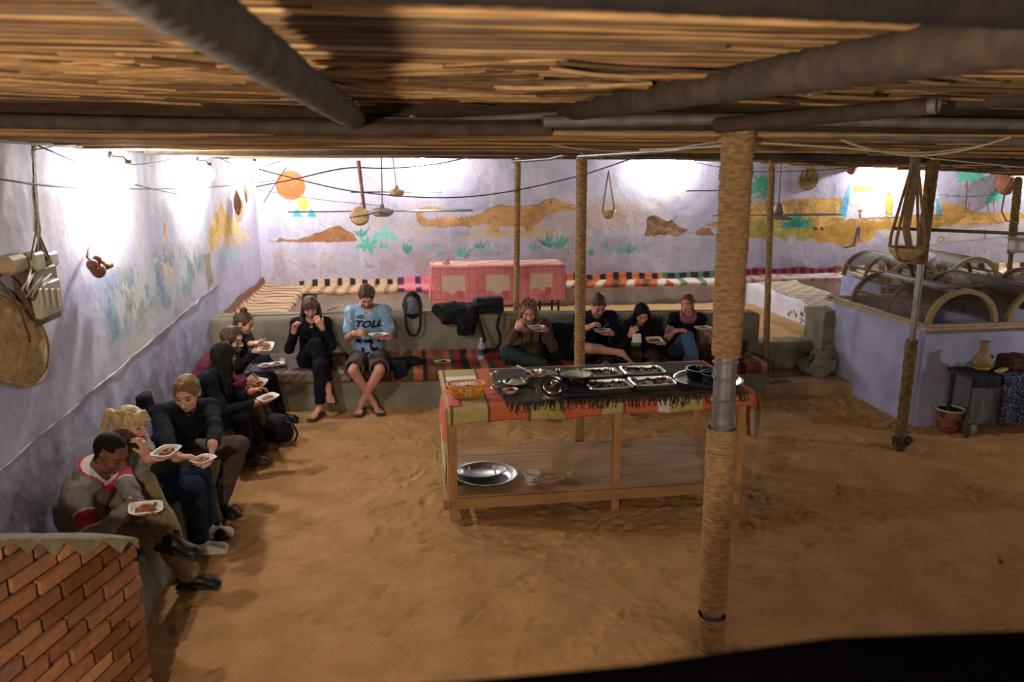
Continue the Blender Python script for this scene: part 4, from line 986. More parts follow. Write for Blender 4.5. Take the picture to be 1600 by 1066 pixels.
def person(label, head, face, pelvis, facing, R, L, legs, skin=0, s=1.0, female=False, top=None, bottom=None, hair=None, shoes=None, beard=0, h=.0055, shoulders=None, brow=None, headup=(0, 0, 1), extra=None, belly=0.0, tilt=0.0):
    """R, L = dict(w=wrist, d=hand direction, pn=palm normal, curl, pole, thumb); legs = [(ankle, toe_dir, knee_pole) right, left]
    top = dict(m=material list, sleeve='long'|'short'|'tee'|'cap', fn=material function, loose, hem); bottom = dict(m, kind='long'|'shorts', loose)"""
    H = np.array(head, float); P = np.array(pelvis, float)
    lp, fp_, _ = frame_from((facing[0], facing[1], 0))
    sf = shoulders if shoulders is not None else facing; ls, fs, _ = frame_from((sf[0], sf[1], 0))
    hf = nrmz(face); hl, hfv, hu = frame_from(hf, headup)
    if tilt: hl = rotv(hl, hfv, tilt); hu = rotv(hu, hfv, tilt)
    sk = H-hu*.02*s
    # neck base: below and a bit behind the head
    up = nrmz((H-P)*np.array([1, 1, 1.0])); fh = nrmz(np.array([hfv[0], hfv[1], 0])); nk = nrmz(up*.60+hu*.35+fh*.22); N = H-nk*.178*s
    D = N-P; dist = np.linalg.norm(D); Ls = .50*s; bul = math.sqrt(max(Ls*Ls-dist*dist, 0))*.52
    back = nrmz(-fs - nrmz(D)*(nrmz(D) @ -fs)); M1 = P+D*.38+back*bul*.9; M2 = P+D*.72+back*bul*.75
    sdir = nrmz(N-M1)
    sw = (.152 if female else .178)*s
    SH = {}
    tl = nrmz(ls-sdir*(ls @ sdir)); tf = nrmz(np.cross(tl, sdir)); tf = tf if tf @ fs > 0 else -tf
    for k, sg in (('L', 1), ('R', -1)): SH[k] = N-sdir*.045*s+tl*sg*sw+tf*.01*s
    C = N*.55+M1*.45; Rt = np.stack([tl, tf, sdir], 1)
    ua, fa = .285*s, .255*s
    AR = {}
    for k, q_ in (('R', R), ('L', L)):
        sg = 1 if k == 'L' else -1
        e, w = ik(SH[k], q_['w'], ua, fa, q_.get('pole', tl*sg*.35-sdir*1.0-tf*.3)); AR[k] = (e, w)
    th, sh_ = .43*s, .43*s; LG = {}
    for k, q_ in zip(('R', 'L'), legs):
        sg = 1 if k == 'L' else -1; hp = P+lp*sg*.088*s+np.array([0, 0, -.01]); kn, an = ik(hp, q_[0], th, sh_, q_[2] if len(q_) > 2 and q_[2] is not None else fp_*.7+np.array([0, 0, 1.0])); LG[k] = (hp, kn, an, nrmz(q_[1]))
    pts = [H+hu*.2, P-np.array([0, 0, .16]), P+back*.2, N]+[a for v in AR.values() for a in v]+[a for v in LG.values() for a in v[:3]]+[v[2]+v[3]*.28 for v in LG.values()]+[AR[k][1]+nrmz(q_['d'])*.2 for k, q_ in (('R', R), ('L', L))]+list(SH.values())
    lo = np.min(pts, 0)-.15; hi = np.max(pts, 0)+.15
    def torso(F, g, leg=False):
        F.ell(P, (.150*s+g, .105*s+g, .115*s+g), np.stack([lp, fp_, (0, 0, 1)], 1), k=.03)
        F.cap(P, M1, .118*s+g+belly*.5, .118*s+g+belly, k=.05, flat=(tf, .80)); F.cap(M1, M2, .120*s+g+belly, .130*s+g, k=.05, flat=(tf, .78))
        F.ell(C+tf*.012*s, ((.128 if female else .150)*s+g, .098*s+g, .150*s+g), Rt, k=.04)
        if female:
            for sg in (-1, 1): F.ell(C+tf*.078*s+tl*sg*.062*s-sdir*.01*s, (.052*s+g, .045*s+g, .052*s+g), Rt, k=.03)
        for k in 'LR':
            F.cap(C+sdir*.06*s, SH[k], .075*s+g, (.050 if female else .056)*s+g, k=.04); F.cap(N+sdir*.01, SH[k]+sdir*.02*s, .045*s+g, .038*s+g, k=.03)
    tp = top; bt = bottom
    # ---- body
    F = Field(lo, hi, h)
    torso(F, -.014)
    F.cap(N-sdir*.02, H-hu*.035*s-hfv*.012*s, (.050 if female else .060)*s, (.046 if female else .054)*s, k=.025)
    ru, rf = (.040, .026) if female else (.046, .030)
    for k, q_ in (('R', R), ('L', L)):
        e, w = AR[k]; F.cap(SH[k], e, (ru+.004)*s, (ru-.006)*s, k=.02); F.cap(e, w, (ru-.007)*s, rf*s, k=.015); F.cap(e, e+(w-e)*.45, (ru-.004)*s, (ru-.010)*s, k=.02)
        F.cap(w, w+nrmz(q_['d'])*.02, rf*s, rf*.95*s, k=.015)
        add_hand(F, w+nrmz(q_['d'])*.005, q_['d'], q_['pn'], q_.get('curl', .4), k == 'R', s*(.93 if female else 1.0), thumb=q_.get('thumb'))
    bare = shoes is None or shoes.get('bare')
    for k in 'RL':
        hp, kn, an, td = LG[k]; F.cap(hp, kn, .082*s, .055*s, k=.03); F.cap(kn, an, .052*s, .034*s, k=.02)
        sd = nrmz(an-kn); cf = nrmz(np.cross(np.cross(sd, td), sd))
        F.cap(kn+sd*.05-cf*.012, kn+sd*.20*s-cf*.016, .050*s, .044*s, k=.03)
        if bare:
            tdn = td; sdv = nrmz(np.cross(tdn, (0, 0, 1))) if abs(tdn[2]) < .95 else lp; upf = nrmz(np.cross(sdv, tdn))
            F.ell(an-tdn*.025*s-upf*.030*s, (.031*s, .038*s, .032*s), np.stack([sdv, tdn, upf], 1), k=.02)
            F.cap(an+tdn*.01-upf*.01, an+tdn*.125*s-upf*.046*s, .036*s, .024*s, k=.02, flat=(upf, .8)); F.ell(an+tdn*.125*s-upf*.048*s, (.045*s, .045*s, .016*s), np.stack([sdv, tdn, upf], 1), k=.015)
            for i, (o, ln) in enumerate(((-.030, .062), (-.012, .060), (.003, .054), (.017, .047), (.030, .038))):
                sgn = 1 if k == 'R' else -1; a_ = an+tdn*.15*s+sdv*o*sgn*s-upf*.052*s; F.cap(a_, a_+tdn*ln*.55*s-upf*.004, (.013 if i == 0 else .0085)*s, (.012 if i == 0 else .0078)*s, k=.003)
    add_head(F, sk, hl, hfv, hu, s*(.95 if female else 1.0), female)
    hs = s*(.95 if female else 1.0); fm = face_mats(sk, hl, hfv, hu, hs, beard, bool(hair) and hair['type'] == 'buzz')
    def mif(Cn):
        mi = np.zeros(len(Cn), int); nearh = np.linalg.norm(Cn-sk, axis=1) < .16*hs; mm = mi[nearh]; mm = fm(Cn[nearh], mm); mi[nearh] = mm
        return mi
    bd = M_beardG if beard == 2 else M_beard
    body = field_obj('person', F, [M_skin[skin], M_eye, M_lip, brow or M_brow, bd, (hair['m'][0] if hair else M_brow)], None, mif)
    tag(body, label, 'person')
    out = dict(o=body, N=N, SH=SH, AR=AR, LG=LG, C=C, tl=tl, tf=tf, sdir=sdir, sk=sk, hl=hl, hf=hfv, hu=hu, P=P, hs=hs, lp=lp, fp=fp_)
    # ---- top
    if tp:
        g = tp.get('g', .012); F = Field(lo, hi, .008); torso(F, g); sl = tp.get('sleeve', 'long'); lz = tp.get('loose', 0)
        F.cap(M1, P+np.array([0, 0, .01]), .125*s+g+belly, .135*s+g+lz, k=.03, flat=(tf, .85))
        for k in 'RL':
            e, w = AR[k]; r0 = (.052 if female else .058)*s+g*.5
            if sl == 'long':
                F.cap(SH[k], e, r0, r0-.008, k=.025); F.cap(e, w+(e-w)*.05, r0-.008, (.034 if female else .038)*s+g*.3, k=.015); F.ell(e, (r0-.004,)*3, k=.01)
                F.cap(w+(e-w)*.06, w+(e-w)*.0, .036*s+g*.3, .036*s+g*.3, k=.004)
            elif sl == 'short': F.cap(SH[k], SH[k]+(e-SH[k])*.72, r0+.004, r0+.012, k=.025)
            else: F.cap(SH[k], SH[k]+(e-SH[k])*.22, r0, r0-.002, k=.025)
        F.bump(9, tp.get('fold', .009), .03, seed=len(label), o=2, st=(1, 1, 1.4)); F.bump(26, .003, .02, seed=len(label)+3, o=1)
        for k in 'RL':
            e, w = AR[k]
            if sl == 'long': d = nrmz(w-e); F.cap(w-d*.004, w+d*.09, .034*s, .075, k=.002, sub=True)
            if sl == 'short': F.cap(SH[k]+(e-SH[k])*.74, e, .052*s, .06*s, k=.003, sub=True); 
        cn = tp.get('neck', .058); F.cap(N+sdir*.0+tf*.012, N+nk*.12+tf*.035, cn*s, cn*1.1*s, k=.006, sub=True)
        if tp.get('vneck'): F.cap(N+tf*.07-sdir*.03, N+tf*.11-sdir*.12, .030, .008, k=.008, sub=True)
        if tp.get('collar'):
            for a in np.linspace(0, 2*math.pi, 15)[:-1]:
                ct = N+sdir*.015; rr_ = (cn+.012)*s; p_ = ct+tl*math.cos(a)*rr_+tf*(math.sin(a)*rr_+.012); a2 = a+2*math.pi/14; p2 = ct+tl*math.cos(a2)*rr_+tf*(math.sin(a2)*rr_+.012)
                if tp['collar'] == 'open' and math.sin((a+a2)/2) > .93: continue
                F.cap(p_, p2, .012, .012, k=.01); F.cap(p_+nk*.022, p2+nk*.022, .010, .010, k=.01)
        if tp.get('hood'):
            for a in np.linspace(.1, math.pi-.1, 9): F.ell(N-sdir*.005-tf*(math.sin(a)*.085-.0)*s+tl*math.cos(a)*.10*s, (.036,)*3, k=.02)
        F.half(P-np.array([0, 0, .055+tp.get('hem', 0)]), (0, 0, -1))
        V, Fc = F.mesh(); fn = tp.get('fn'); mi = fn(V[Fc].mean(1), out) if fn else None
        out['top'] = link(tp.get('name', 'shirt'), mkmesh(tp.get('name', 'shirt'), V, Fc, tp['m'], mi), body)
    if bt:
        g = bt.get('g', .010); lz = bt.get('loose', .008); F = Field(lo, hi, .008)
        F.ell(P-np.array([0, 0, .01]), (.160*s+g, .118*s+g, .110*s+g), np.stack([lp, fp_, (0, 0, 1)], 1), k=.03); F.cap(P, M1*.45+P*.55, .120*s, .112*s, k=.03, flat=(fp_, .85))
        for k in 'RL':
            hp, kn, an, td = LG[k]
            if bt['kind'] == 'long':
                F.cap(hp, kn, .090*s+g, .064*s+g, k=.025); e2 = an+(kn-an)*bt.get('short', .06); F.cap(kn, e2, .062*s+g, .046*s+g+lz, k=.015); F.cap(kn, kn+(an-kn)*.4, .062*s+g, .058*s+g, k=.02)
            else:
                e2 = hp+(kn-hp)*.88; F.cap(hp, e2, .098*s+g, .080*s+g+lz, k=.02)
        F.bump(10, bt.get('fold', .008), .03, seed=len(label)+7, o=2); F.bump(28, .003, .02, seed=len(label)+9, o=1)
        for k in 'RL':
            hp, kn, an, td = LG[k]
            if bt['kind'] == 'long': e2 = an+(kn-an)*bt.get('short', .06); d = nrmz(an-kn); F.cap(e2+d*.012, e2+d*.10, .040*s+lz*.6, .062, k=.002, sub=True)
            else: e2 = hp+(kn-hp)*.86; d = nrmz(kn-hp); F.cap(e2-d*.03, e2+d*.10, .070*s+g, .085*s, k=.003, sub=True); F.cut(e2+d*.02, d, .16, .2)
        out['bottom'] = field_obj(bt.get('name', 'trousers'), F, bt['m'], body, (lambda Cn: bt['fn'](Cn, out)) if bt.get('fn') else None)
    # ---- shoes
    if shoes:
        for k in 'RL':
            hp, kn, an, td = LG[k]; sdv = nrmz(np.cross(td, (0, 0, 1))) if abs(td[2]) < .95 else lp; upf = nrmz(np.cross(sdv, td)); Rf = np.stack([sdv, td, upf], 1)
            if shoes.get('bare'):
                F = Field(an-.3, an+.3, .0045); c_ = an+td*.075*s-upf*.072*s
                F.boxr(c_, (.042*s, .135*s, .008), Rf, rd=.008, k=.0); F.ell(c_+td*.08*s, (.050*s, .06*s, .008), Rf, k=.004)
                t0 = an+td*.165*s-upf*.058*s
                for sg in (-1, 1): F.cap(t0+upf*.012, an+td*.10*s+sdv*sg*.036*s-upf*.040*s, .0055, .006, k=.004); F.cap(an+td*.10*s+sdv*sg*.036*s-upf*.040*s, an+td*.05*s+sdv*sg*.040*s-upf*.066*s, .006, .006, k=.003)
                F.cap(t0+upf*.012, t0-upf*.012, .005, .005, k=.002)
                V, Fc = F.mesh(); link('sandal', mkmesh('sandal', V, Fc, shoes['m'][0]), body); continue
            hi_ = shoes.get('high', 0)
            F = Field(an-.32, an+.32, .006); F.ell(an-td*.035*s-upf*.030*s, (.037*s, .046*s, .050*s), Rf, k=.02); F.cap(an+upf*(.012+hi_), an-upf*.03, .043*s, .042*s, k=.02)
            F.cap(an-td*.01-upf*.035*s, an+td*.135*s-upf*.052*s, .044*s, .034*s, k=.03, flat=(upf, .9)); F.ell(an+td*.13*s-upf*.058*s, (.047*s, .060*s, .030*s), Rf, k=.02)
            F.boxr(an+td*.055*s-upf*.078*s, (.046*s, .130*s, .014), Rf, rd=.012, k=.004)
            F.cap(an+upf*(.03+hi_), an+upf*.12, .034*s, .05*s, k=.003, sub=True)
            F.half(an-upf*.090*s, -upf)
            for i in range(4): c_ = an+td*(.045+i*.022)*s-upf*(.006+i*.010)*s; F.cap(c_+sdv*.018, c_-sdv*.018, .0045, .0045, k=.002)
            def sm(Cn, an=an, upf=upf): return ((Cn-an) @ upf < -.070*s).astype(int)
            V, Fc = F.mesh(); link('shoe', mkmesh('shoe', V, Fc, shoes['m'], sm(V[Fc].mean(1))), body)
    # ---- hair
    if hair and hair['type'] != 'buzz':
        hs_ = hs; F = Field(sk-np.array([.24]*2+[.62*(hair.get('long', 0) > 0)+.22]), sk+.24, .0055)
        Pq = lambda a, b, c: sk+(hl*a+hfv*b+hu*c)*hs_; Rh = np.stack([hl, hfv, hu], 1); t = hair.get('t', .010); ty = hair['type']
        F.ell(Pq(0, -.014, .030), ((.076+t)*hs_, (.094+t)*hs_, (.086+t)*hs_), Rh, k=.01)
        if ty in ('short', 'bald', 'bun', 'pony', 'curly'): F.ell(Pq(0, -.040, -.035), ((.066+t*.6)*hs_, (.062+t)*hs_, (.060)*hs_), Rh, k=.02)
        if hair.get('long'):
            n_ = hair.get('n', 26); L_ = hair['long']; rg = random.Random(int(L_*100)+n_)
            for i in range(n_):
                a = math.radians(-15+210*i/(n_-1)) + math.pi; x_ = math.cos(a)*(.076+t*.6); y_ = -abs(math.sin(a))*(.085+t*.5)*1.0 if not hair.get('front') else math.sin(a)*.0-.085*abs(math.sin(a))+.02
                p0 = Pq(x_*.9, y_-.0, .02); p1 = Pq(x_*1.12, y_*1.02+.01, -.07); ll = L_*rg.uniform(.85, 1.05)
                g_ = np.array([0, 0, -1.0]); p2 = p1+(g_*.8-hfv*.15)*ll*.5+(hl*np.sign(x_)*.01)+np.array([rg.uniform(-.012, .012) for _ in range(3)]); p3 = p2+(g_+hfv*.05)*ll*.5+np.array([rg.uniform(-.018, .018) for _ in range(3)])
                F.cap(p0, p1, .022, .021, k=.008); F.cap(p1, p2, .020, .017, k=.006); F.cap(p2, p3, .017, .007, k=.005)
        F.bump(hair.get('f', 38), hair.get('amp', .006), .03, seed=4, o=2, st=(1, 1, .5))
        hl0 = hair.get('line', .062)
        F.ell(Pq(0, .085, -.020), (.066*hs_, .075*hs_, (hl0+.026)*hs_), Rh, k=.008, sub=True)
        if ty != 'long':
            F.ell(Pq(0, .030, -.085), (.12*hs_, .075*hs_, .080*hs_), Rh, k=.008, sub=True)
            for sg in (-1, 1): F.ell(Pq(.082*sg, .0, -.012), (.020*hs_, .024*hs_, .034*hs_), Rh, k=.004, sub=True)
        if ty in ('short', 'pony'): F.bump(75, .0045, .03, 8, 1)
        if ty == 'bald': F.ell(Pq(0, .05, .125), (.10*hs_, .085*hs_, .055*hs_), Rh, k=.008, sub=True)
        if hair.get('fringe'):
            for i in range(9): x_ = -.055+.11*i/8; F.cap(Pq(x_*.8, .062, .088), Pq(x_*1.1, .094-.25*x_*x_*8*.1, .040-abs(x_)*.2), .014, .008, k=.006)
        if ty == 'bun': F.ell(Pq(*hair.get('bun', (0, -.06, .125))), (.034, .034, .030), Rh, k=.006); F.bump(60, .003, .02, 3)
        if ty == 'pony':
            q0 = Pq(0, -.105, .045); F.cap(q0, q0-hfv*.05+hu*.005, .020, .026, k=.008); F.cap(q0-hfv*.05, q0-hfv*.085-hu*.09, .030, .022, k=.01); F.cap(q0-hfv*.085-hu*.09, q0-hfv*.08-hu*.15, .022, .008, k=.01)
        if ty == 'curly':
            rg = random.Random(2)
            for i in range(200):
                a = rg.uniform(0, 2*math.pi); z_ = rg.uniform(-.13, .12); fr = math.cos(a)
                if fr > .30 and z_ < .080: continue
                F.ell(Pq(math.sin(a)*.088*math.sqrt(max(.1, 1-(max(z_, 0)/.15)**2)), fr*.10*math.sqrt(max(.1, 1-(max(z_, 0)/.15)**2))-.012, z_+.01), (rg.uniform(.011, .019),)*3, k=.004)
        V, Fc = F.mesh(); out['hair'] = link('hair', mkmesh('hair', V, Fc, hair['m']), body)
    return out
rr = random.Random(5)
F = Field((4.60, 8.1, -.02), (5.28, 8.75, .62), .012)
for k in range(22):
    t = rr.random(); F.ell((4.82+t*.34+rr.uniform(-.03, .03), 8.60-rr.random()*.34, .12+(.30)*t*rr.uniform(.4, 1)), (rr.uniform(.06, .12), rr.uniform(.06, .12), rr.uniform(.05, .11)), k=.02)
F.bump(11, .035, .06, 3, 3); F.bump(45, .008, .04, 5, 2); F.half((0, 0, .10), (0, 0, -1))
tag(field_obj('rubble_heap', F, M_cem), 'heap of cemented rubble beside the opening at the foot of the wall stub', 'rubble')
# ------------------------------------------------------------------ the people
def fab(name, c1, c2, sc=30, **k): return mat(name, c1, c2, scale=sc, rough=.95, bump=.02, bscale=300, sheen=.0, spec=.12, **k)
F_grey = fab('fleece_grey', '#6f6a66', '#827c77'); F_red = fab('knit_red', '#a5323c', '#b8424a'); F_greyL = fab('fleece_light', '#8a8580', '#9d9892'); F_blk = fab('knit_black', '#15151b', '#1e1e26')
F_khaki = fab('khaki', '#7b6a4c', '#8d7a5a'); F_jeanD = fab('denim_dark', '#1a2433', '#243042', 60); F_navy = fab('navy', '#14182a', '#1d2238'); F_dkg = fab('dark_grey_cloth', '#2b2a2a', '#3a3836')
F_brn = fab('brown_grey_cloth', '#453a33', '#54483f'); F_mar = fab('maroon', '#5c2b3a', '#6e3747'); F_blue = fab('jersey_blue', '#7394b0', '#86a5be'); F_white = fab('white_cloth', '#c9c6c0', '#d8d5cf'); F_shorts = fab('shorts_brown', '#4a443d', '#5a5349')
F_jean = fab('denim', '#3c5470', '#4d6884', 50); F_jkt = fab('brown_jacket', '#4a362c', '#5c4638'); F_scarf = fab('scarf_olive', '#5c553b', '#8d8460', 45); F_mauve = fab('scarf_mauve', '#7a4a55', '#9a6a72', 40); F_slate = fab('slate_trousers', '#26302f', '#323e3c')
H_blk = mat('hair_black', '#0d0a09', '#1a1512', scale=60, stretch=(1, 1, .15), rough=.8, bump=.03, bscale=150, spec=.2); H_brn = mat('hair_brown', '#3a2818', '#523a24', scale=60, stretch=(1, 1, .2), rough=.6, bump=.02, bscale=150)
H_bld = mat('hair_blond', '#a08554', '#c4a878', scale=50, stretch=(1, 1, .2), rough=.55, bump=.02, bscale=150); H_lb = mat('hair_light_brown', '#5e452c', '#7d5f40', scale=50, stretch=(1, 1, .3), rough=.6, bump=.02, bscale=150)
H_grb = mat('hair_greying', '#5a4030', '#7a5c44', scale=50, rough=.7, bump=.03, bscale=120); H_aub = mat('hair_auburn', '#5a2a1c', '#73392a', scale=50, rough=.6, bump=.02, bscale=150)
S_blk = mat('shoe_black', '#14110f', '#1e1a17', scale=30, rough=.45); S_sole = mat('shoe_sole', '#2a2622', rough=.8); S_brn = mat('shoe_brown', '#3a2c22', '#4b392c', scale=30, rough=.5)
S_grey = mat('shoe_grey', '#7d7364', '#91866f', scale=30, rough=.8); S_wht = mat('shoe_white', '#b9b4aa', '#cbc6bb', scale=30, rough=.7); S_sand = mat('flipflop', '#3f352b', '#574a3b', scale=30, rough=.8); S_wsole = mat('pale_sole', '#c4bfb4', rough=.8)
XP = lambda x, y, X: atx(x, y, X)
YP = lambda x, y, Y: aty(x, y, Y)
UPp = (0, 0, 1); DN = (0, 0, -1)
PE = {}
# --- left bench, from the near end
def m_khaki(C, o):
    mi = np.zeros(len(C), int)
    for k in 'RL':
        e, w = o['AR'][k]; s_ = o['SH'][k]; d = nrmz(e-s_); t = (C-s_) @ d; L_ = np.linalg.norm(e-s_); r = np.linalg.norm((C-s_)-t[:, None]*d, axis=1); a = (r < (.10 if k == 'R' else .066))
        mi[a & (t > L_*.42) & (t < L_*.74)] = 1; mi[a & ((abs(t-L_*.40) < .005) | (abs(t-L_*.77) < .005))] = 3
    z = (C-o['N']) @ o['sdir']; rr_ = np.linalg.norm((C-o['N'])-z[:, None]*o['sdir'], axis=1)
    mi[(z > -.045) & (rr_ < .115)] = 1; mi[(z > -.015) & (rr_ < .10)] = 3; y = (C-o['N']) @ o['tf']; x = (C-o['N']) @ o['tl']
    mi[(y > .09) & (abs(x) < .014) & (z > -.22) & (z < -.0)] = 1
    return mi
PE[1] = person('man in grey hooded top and khaki trousers, nearest on the left bench',
    XP(174, 703, -1.60), (.80, -.28, -.52), (-1.84, 4.46, .48), (1, -.12), dict(w=XP(203, 786, -1.46), d=(.7, .25, -.25), pn=(.1, .1, -1), curl=.55, pole=(-.5, -.5, -1)),
    dict(w=XP(222, 797, -1.40), d=(.35, -.55, .05), pn=(0, 0, 1), curl=.25, pole=(-.3, .5, -1), thumb=.8), [(atz(296, 897, .10), (1, -.02, -.08), (.6, -.25, 1)), (XP(266, 838, -1.30), (.92, -.30, -.18), (.5, .25, 1))], skin=2,
    top=dict(m=[F_grey, F_red, F_greyL, F_white], sleeve='long', fn=m_khaki, loose=.015, hood=True, name='hooded_top', neck=.062), bottom=dict(m=[F_khaki], kind='long', loose=.016), hair=dict(type='buzz', m=[H_blk]), shoes=dict(m=[S_blk, S_sole]), h=.0045)
PE[2] = person('blonde woman with a ponytail in a grey jumper and dark jeans, hand at her mouth',
    XP(205, 659, -1.62), (.90, -.34, -.12), (-1.80, 5.06, .46), (1, .0), dict(w=XP(229, 714, -1.47), d=(-.12, -.05, 1), pn=(-1, .25, 0), curl=.75, pole=(.1, -.6, -1)),
    dict(w=XP(238, 716, -1.44), d=(.8, -.3, .05), pn=(0, 0, 1), curl=.25, pole=(-.2, .6, -1), thumb=.8), [(atz(312, 846, .10), (1, .0, 0), None), (atz(322, 822, .10), (1, .05, 0), None)], skin=0, female=True, s=.97, brow=M_browL,
    top=dict(m=[F_grey], sleeve='long', name='jumper', collar='open'), bottom=dict(m=[F_jeanD], kind='long', loose=.004), hair=dict(type='pony', m=[H_bld], t=.012, fringe=True, line=.06, amp=.005), shoes=dict(m=[S_wht, S_wsole]), h=.0045)
def m_collar(C, o):
    z = (C-o['N']) @ o['sdir']; y = (C-o['N']) @ o['tf']; x = (C-o['N']) @ o['tl']; r = np.hypot(x, y); return ((r < .072) & (z > -.01) & (z < .03) & (y > .02)).astype(int)
PE[3] = person('man in a black zip jumper holding a tray on his knee, beside the blonde woman',
    XP(291, 610, -1.48), (-.08, -.93, -.36), (-1.76, 5.72, .47), (.62, -.78), dict(w=XP(278, 722, -1.42), d=(.85, -.1, .0), pn=(.1, -.3, -1), curl=.6, pole=(-.9, -.2, -1)),
    dict(w=XP(334, 716, -1.22), d=(-.15, -.2, -1), pn=(-.8, -.4, 0), curl=.45, pole=(.9, .2, -1)), [(atz(334, 812, .10), (.5, -.85, 0), (.6, -.5, 1)), (atz(343, 784, .10), (.72, -.62, 0), (.95, .15, 1))], skin=0, s=1.04,
    top=dict(m=[F_blk, F_white], sleeve='long', name='zip_jumper', collar='open', neck=.060, loose=.02, fn=m_collar), bottom=dict(m=[F_brn], kind='long', loose=.012), hair=dict(type='short', m=[H_lb], t=.007, line=.058, amp=.006), shoes=dict(m=[S_blk, S_sole]), h=.0045)
PE[4] = person('woman with long black hair in a black jacket on the left bench, face turned away',
    XP(350, 553, -1.46), (.75, .66, -.08), (-1.76, 6.42, .47), (1, -.05), dict(w=XP(398, 630, -1.20), d=(1, .05, .05), pn=(0, 0, 1), curl=.25, pole=(-.2, -.4, -1), thumb=.8),
    dict(w=XP(392, 612, -1.25), d=(.8, .2, .2), pn=(0, -.4, -1), curl=.6, pole=(0, .6, -1)), [(atz(388, 712, .11), (1, -.05, 0), (.6, -.1, 1)), (atz(402, 690, .11), (1, .1, 0), (.6, .1, 1))], skin=1, female=True, s=.98,
    top=dict(m=[F_blk], sleeve='long', name='leather_jacket', loose=.02, collar='full'), bottom=dict(m=[F_blk], kind='long'), hair=dict(type='long', m=[H_blk], t=.014, long=.36, n=30, amp=.005), shoes=dict(m=[S_brn, S_sole], high=.04), h=.005)
PE[5] = person('bearded man with glasses in a maroon jumper, behind the long-haired woman',
    XP(364, 528, -1.50), (.86, -.50, -.12), (-1.80, 7.02, .48), (1, -.1), dict(w=XP(388, 598, -1.34), d=(.6, -.4, .5), pn=(-.2, -.9, .1), curl=.35, pole=(-.2, -.5, -1)),
    dict(w=XP(392, 612, -1.32), d=(.9, -.2, .1), pn=(0, 0, 1), curl=.3, pole=(-.1, .6, -1)), [(atz(420, 672, .10), (1, 0, 0), None), (atz(424, 660, .10), (1, .1, 0), None)], skin=0, s=1.02, beard=1,
    top=dict(m=[F_mar], sleeve='long', name='jumper', collar='full', loose=.02), bottom=dict(m=[F_brn], kind='long'), hair=dict(type='short', m=[H_brn], t=.014, line=.066, amp=.008), shoes=dict(m=[S_brn, S_sole]), h=.005)
PE[6] = person('woman in black with her dark hair in a top bun, farthest on the left bench',
    XP(382, 502, -1.42), (.92, -.22, -.30), (-1.74, 7.58, .48), (1, -.15), dict(w=XP(399, 549, -1.28), d=(1, -.2, .1), pn=(0, -.3, 1), curl=.3, pole=(-.1, -.5, -1), thumb=.8),
    dict(w=XP(402, 556, -1.20), d=(.8, -.4, .1), pn=(0, 0, 1), curl=.35, pole=(.1, .7, -1)), [(atz(424, 655, .10), (.9, -.4, 0), None), (atz(438, 645, .10), (.95, -.2, 0), None)], skin=3, female=True, s=.97,
    top=dict(m=[F_blk], sleeve='long', name='top'), bottom=dict(m=[F_blk], kind='long'), hair=dict(type='bun', m=[H_brn], t=.006, line=.068, amp=.003, bun=(0, -.035, .132)), shoes=dict(m=[S_blk, S_sole]), h=.005)
# --- middle bench, from the left
PE[7] = person('woman in a black blouse with shoulder-length brown hair, legs crossed',
    YP(485, 478, 8.36), (.10, -.93, -.33), (-.95, 8.42, .52), (.05, -1), dict(w=YP(459, 519, 8.18), d=(.15, -.2, 1), pn=(.8, -.4, 0), curl=.8, pole=(-.35, .2, -1)),
    dict(w=YP(503, 512, 8.14), d=(-.42, -.1, .9), pn=(-.3, .9, 0), curl=.65, pole=(.35, .25, -1)), [(YP(512, 602, 7.98), (.25, -.75, -.62), (.35, -1, 1.4)), (atz(500, 637, .10), (-.42, -.9, -.02), (.1, -1, .8))], skin=3, female=True, s=1.02,
    top=dict(m=[F_blk], sleeve='long', name='blouse', vneck=True, neck=.06, loose=.015), bottom=dict(m=[F_blk], kind='long', loose=.0, short=.14), hair=dict(type='long', m=[H_brn], t=.012, long=.15, n=24, fringe=True, line=.055), shoes=dict(bare=True, m=[S_sand]), h=.005)
def m_jersey(C, o):
    mi = np.zeros(len(C), int); z = (C-o['N']) @ o['sdir']; x = (C-o['N']) @ o['tl']; y = (C-o['N']) @ o['tf']; r = np.hypot(x, y)
    n = noise3(C[:, 0]*22, C[:, 1]*22, C[:, 2]*22)+.5*noise3(C[:, 0]*50, C[:, 1]*50, C[:, 2]*50)
    mi[(n > .38) & (z < -.33)] = 2; mi[(z > -.03) & (r < .085)] = 1
    mi[(n > .30) & (np.abs(x) > .12) & (z > -.22)] = 3
    return mi
PE[8] = person('bearded man in a light blue rugby jersey and brown shorts, looking down at his tray',
    YP(573, 461, 8.28), (0, -.76, -.65), (-.35, 8.40, .53), (.0, -1), dict(w=YP(553, 521, 8.12), d=(1, -.1, .1), pn=(.2, .6, -.6), curl=.7, pole=(-.22, .3, -1)),
    dict(w=YP(607, 528, 8.10), d=(-1, -.15, .05), pn=(.1, -.1, 1), curl=.3, pole=(.22, .3, -1), thumb=.8), [(atz(584, 629, .10), (.38, -.92, -.05), (-.80, -1, 1.2)), (atz(565, 630, .10), (-.18, -1, -.05), (.80, -1, 1.2))], skin=3, s=.99, beard=1,
    top=dict(m=[F_blue, F_white, F_navy, fab('jersey_pale', '#9fbcd4', '#b0cbe0')], sleeve='short', name='rugby_jersey', fn=m_jersey, neck=.066, vneck=True, loose=.012), bottom=dict(m=[F_shorts], kind='shorts', loose=.02, name='shorts'), hair=dict(type='short', m=[H_brn], t=.013, line=.068, amp=.008), shoes=dict(bare=True, m=[S_sand]), h=.005)
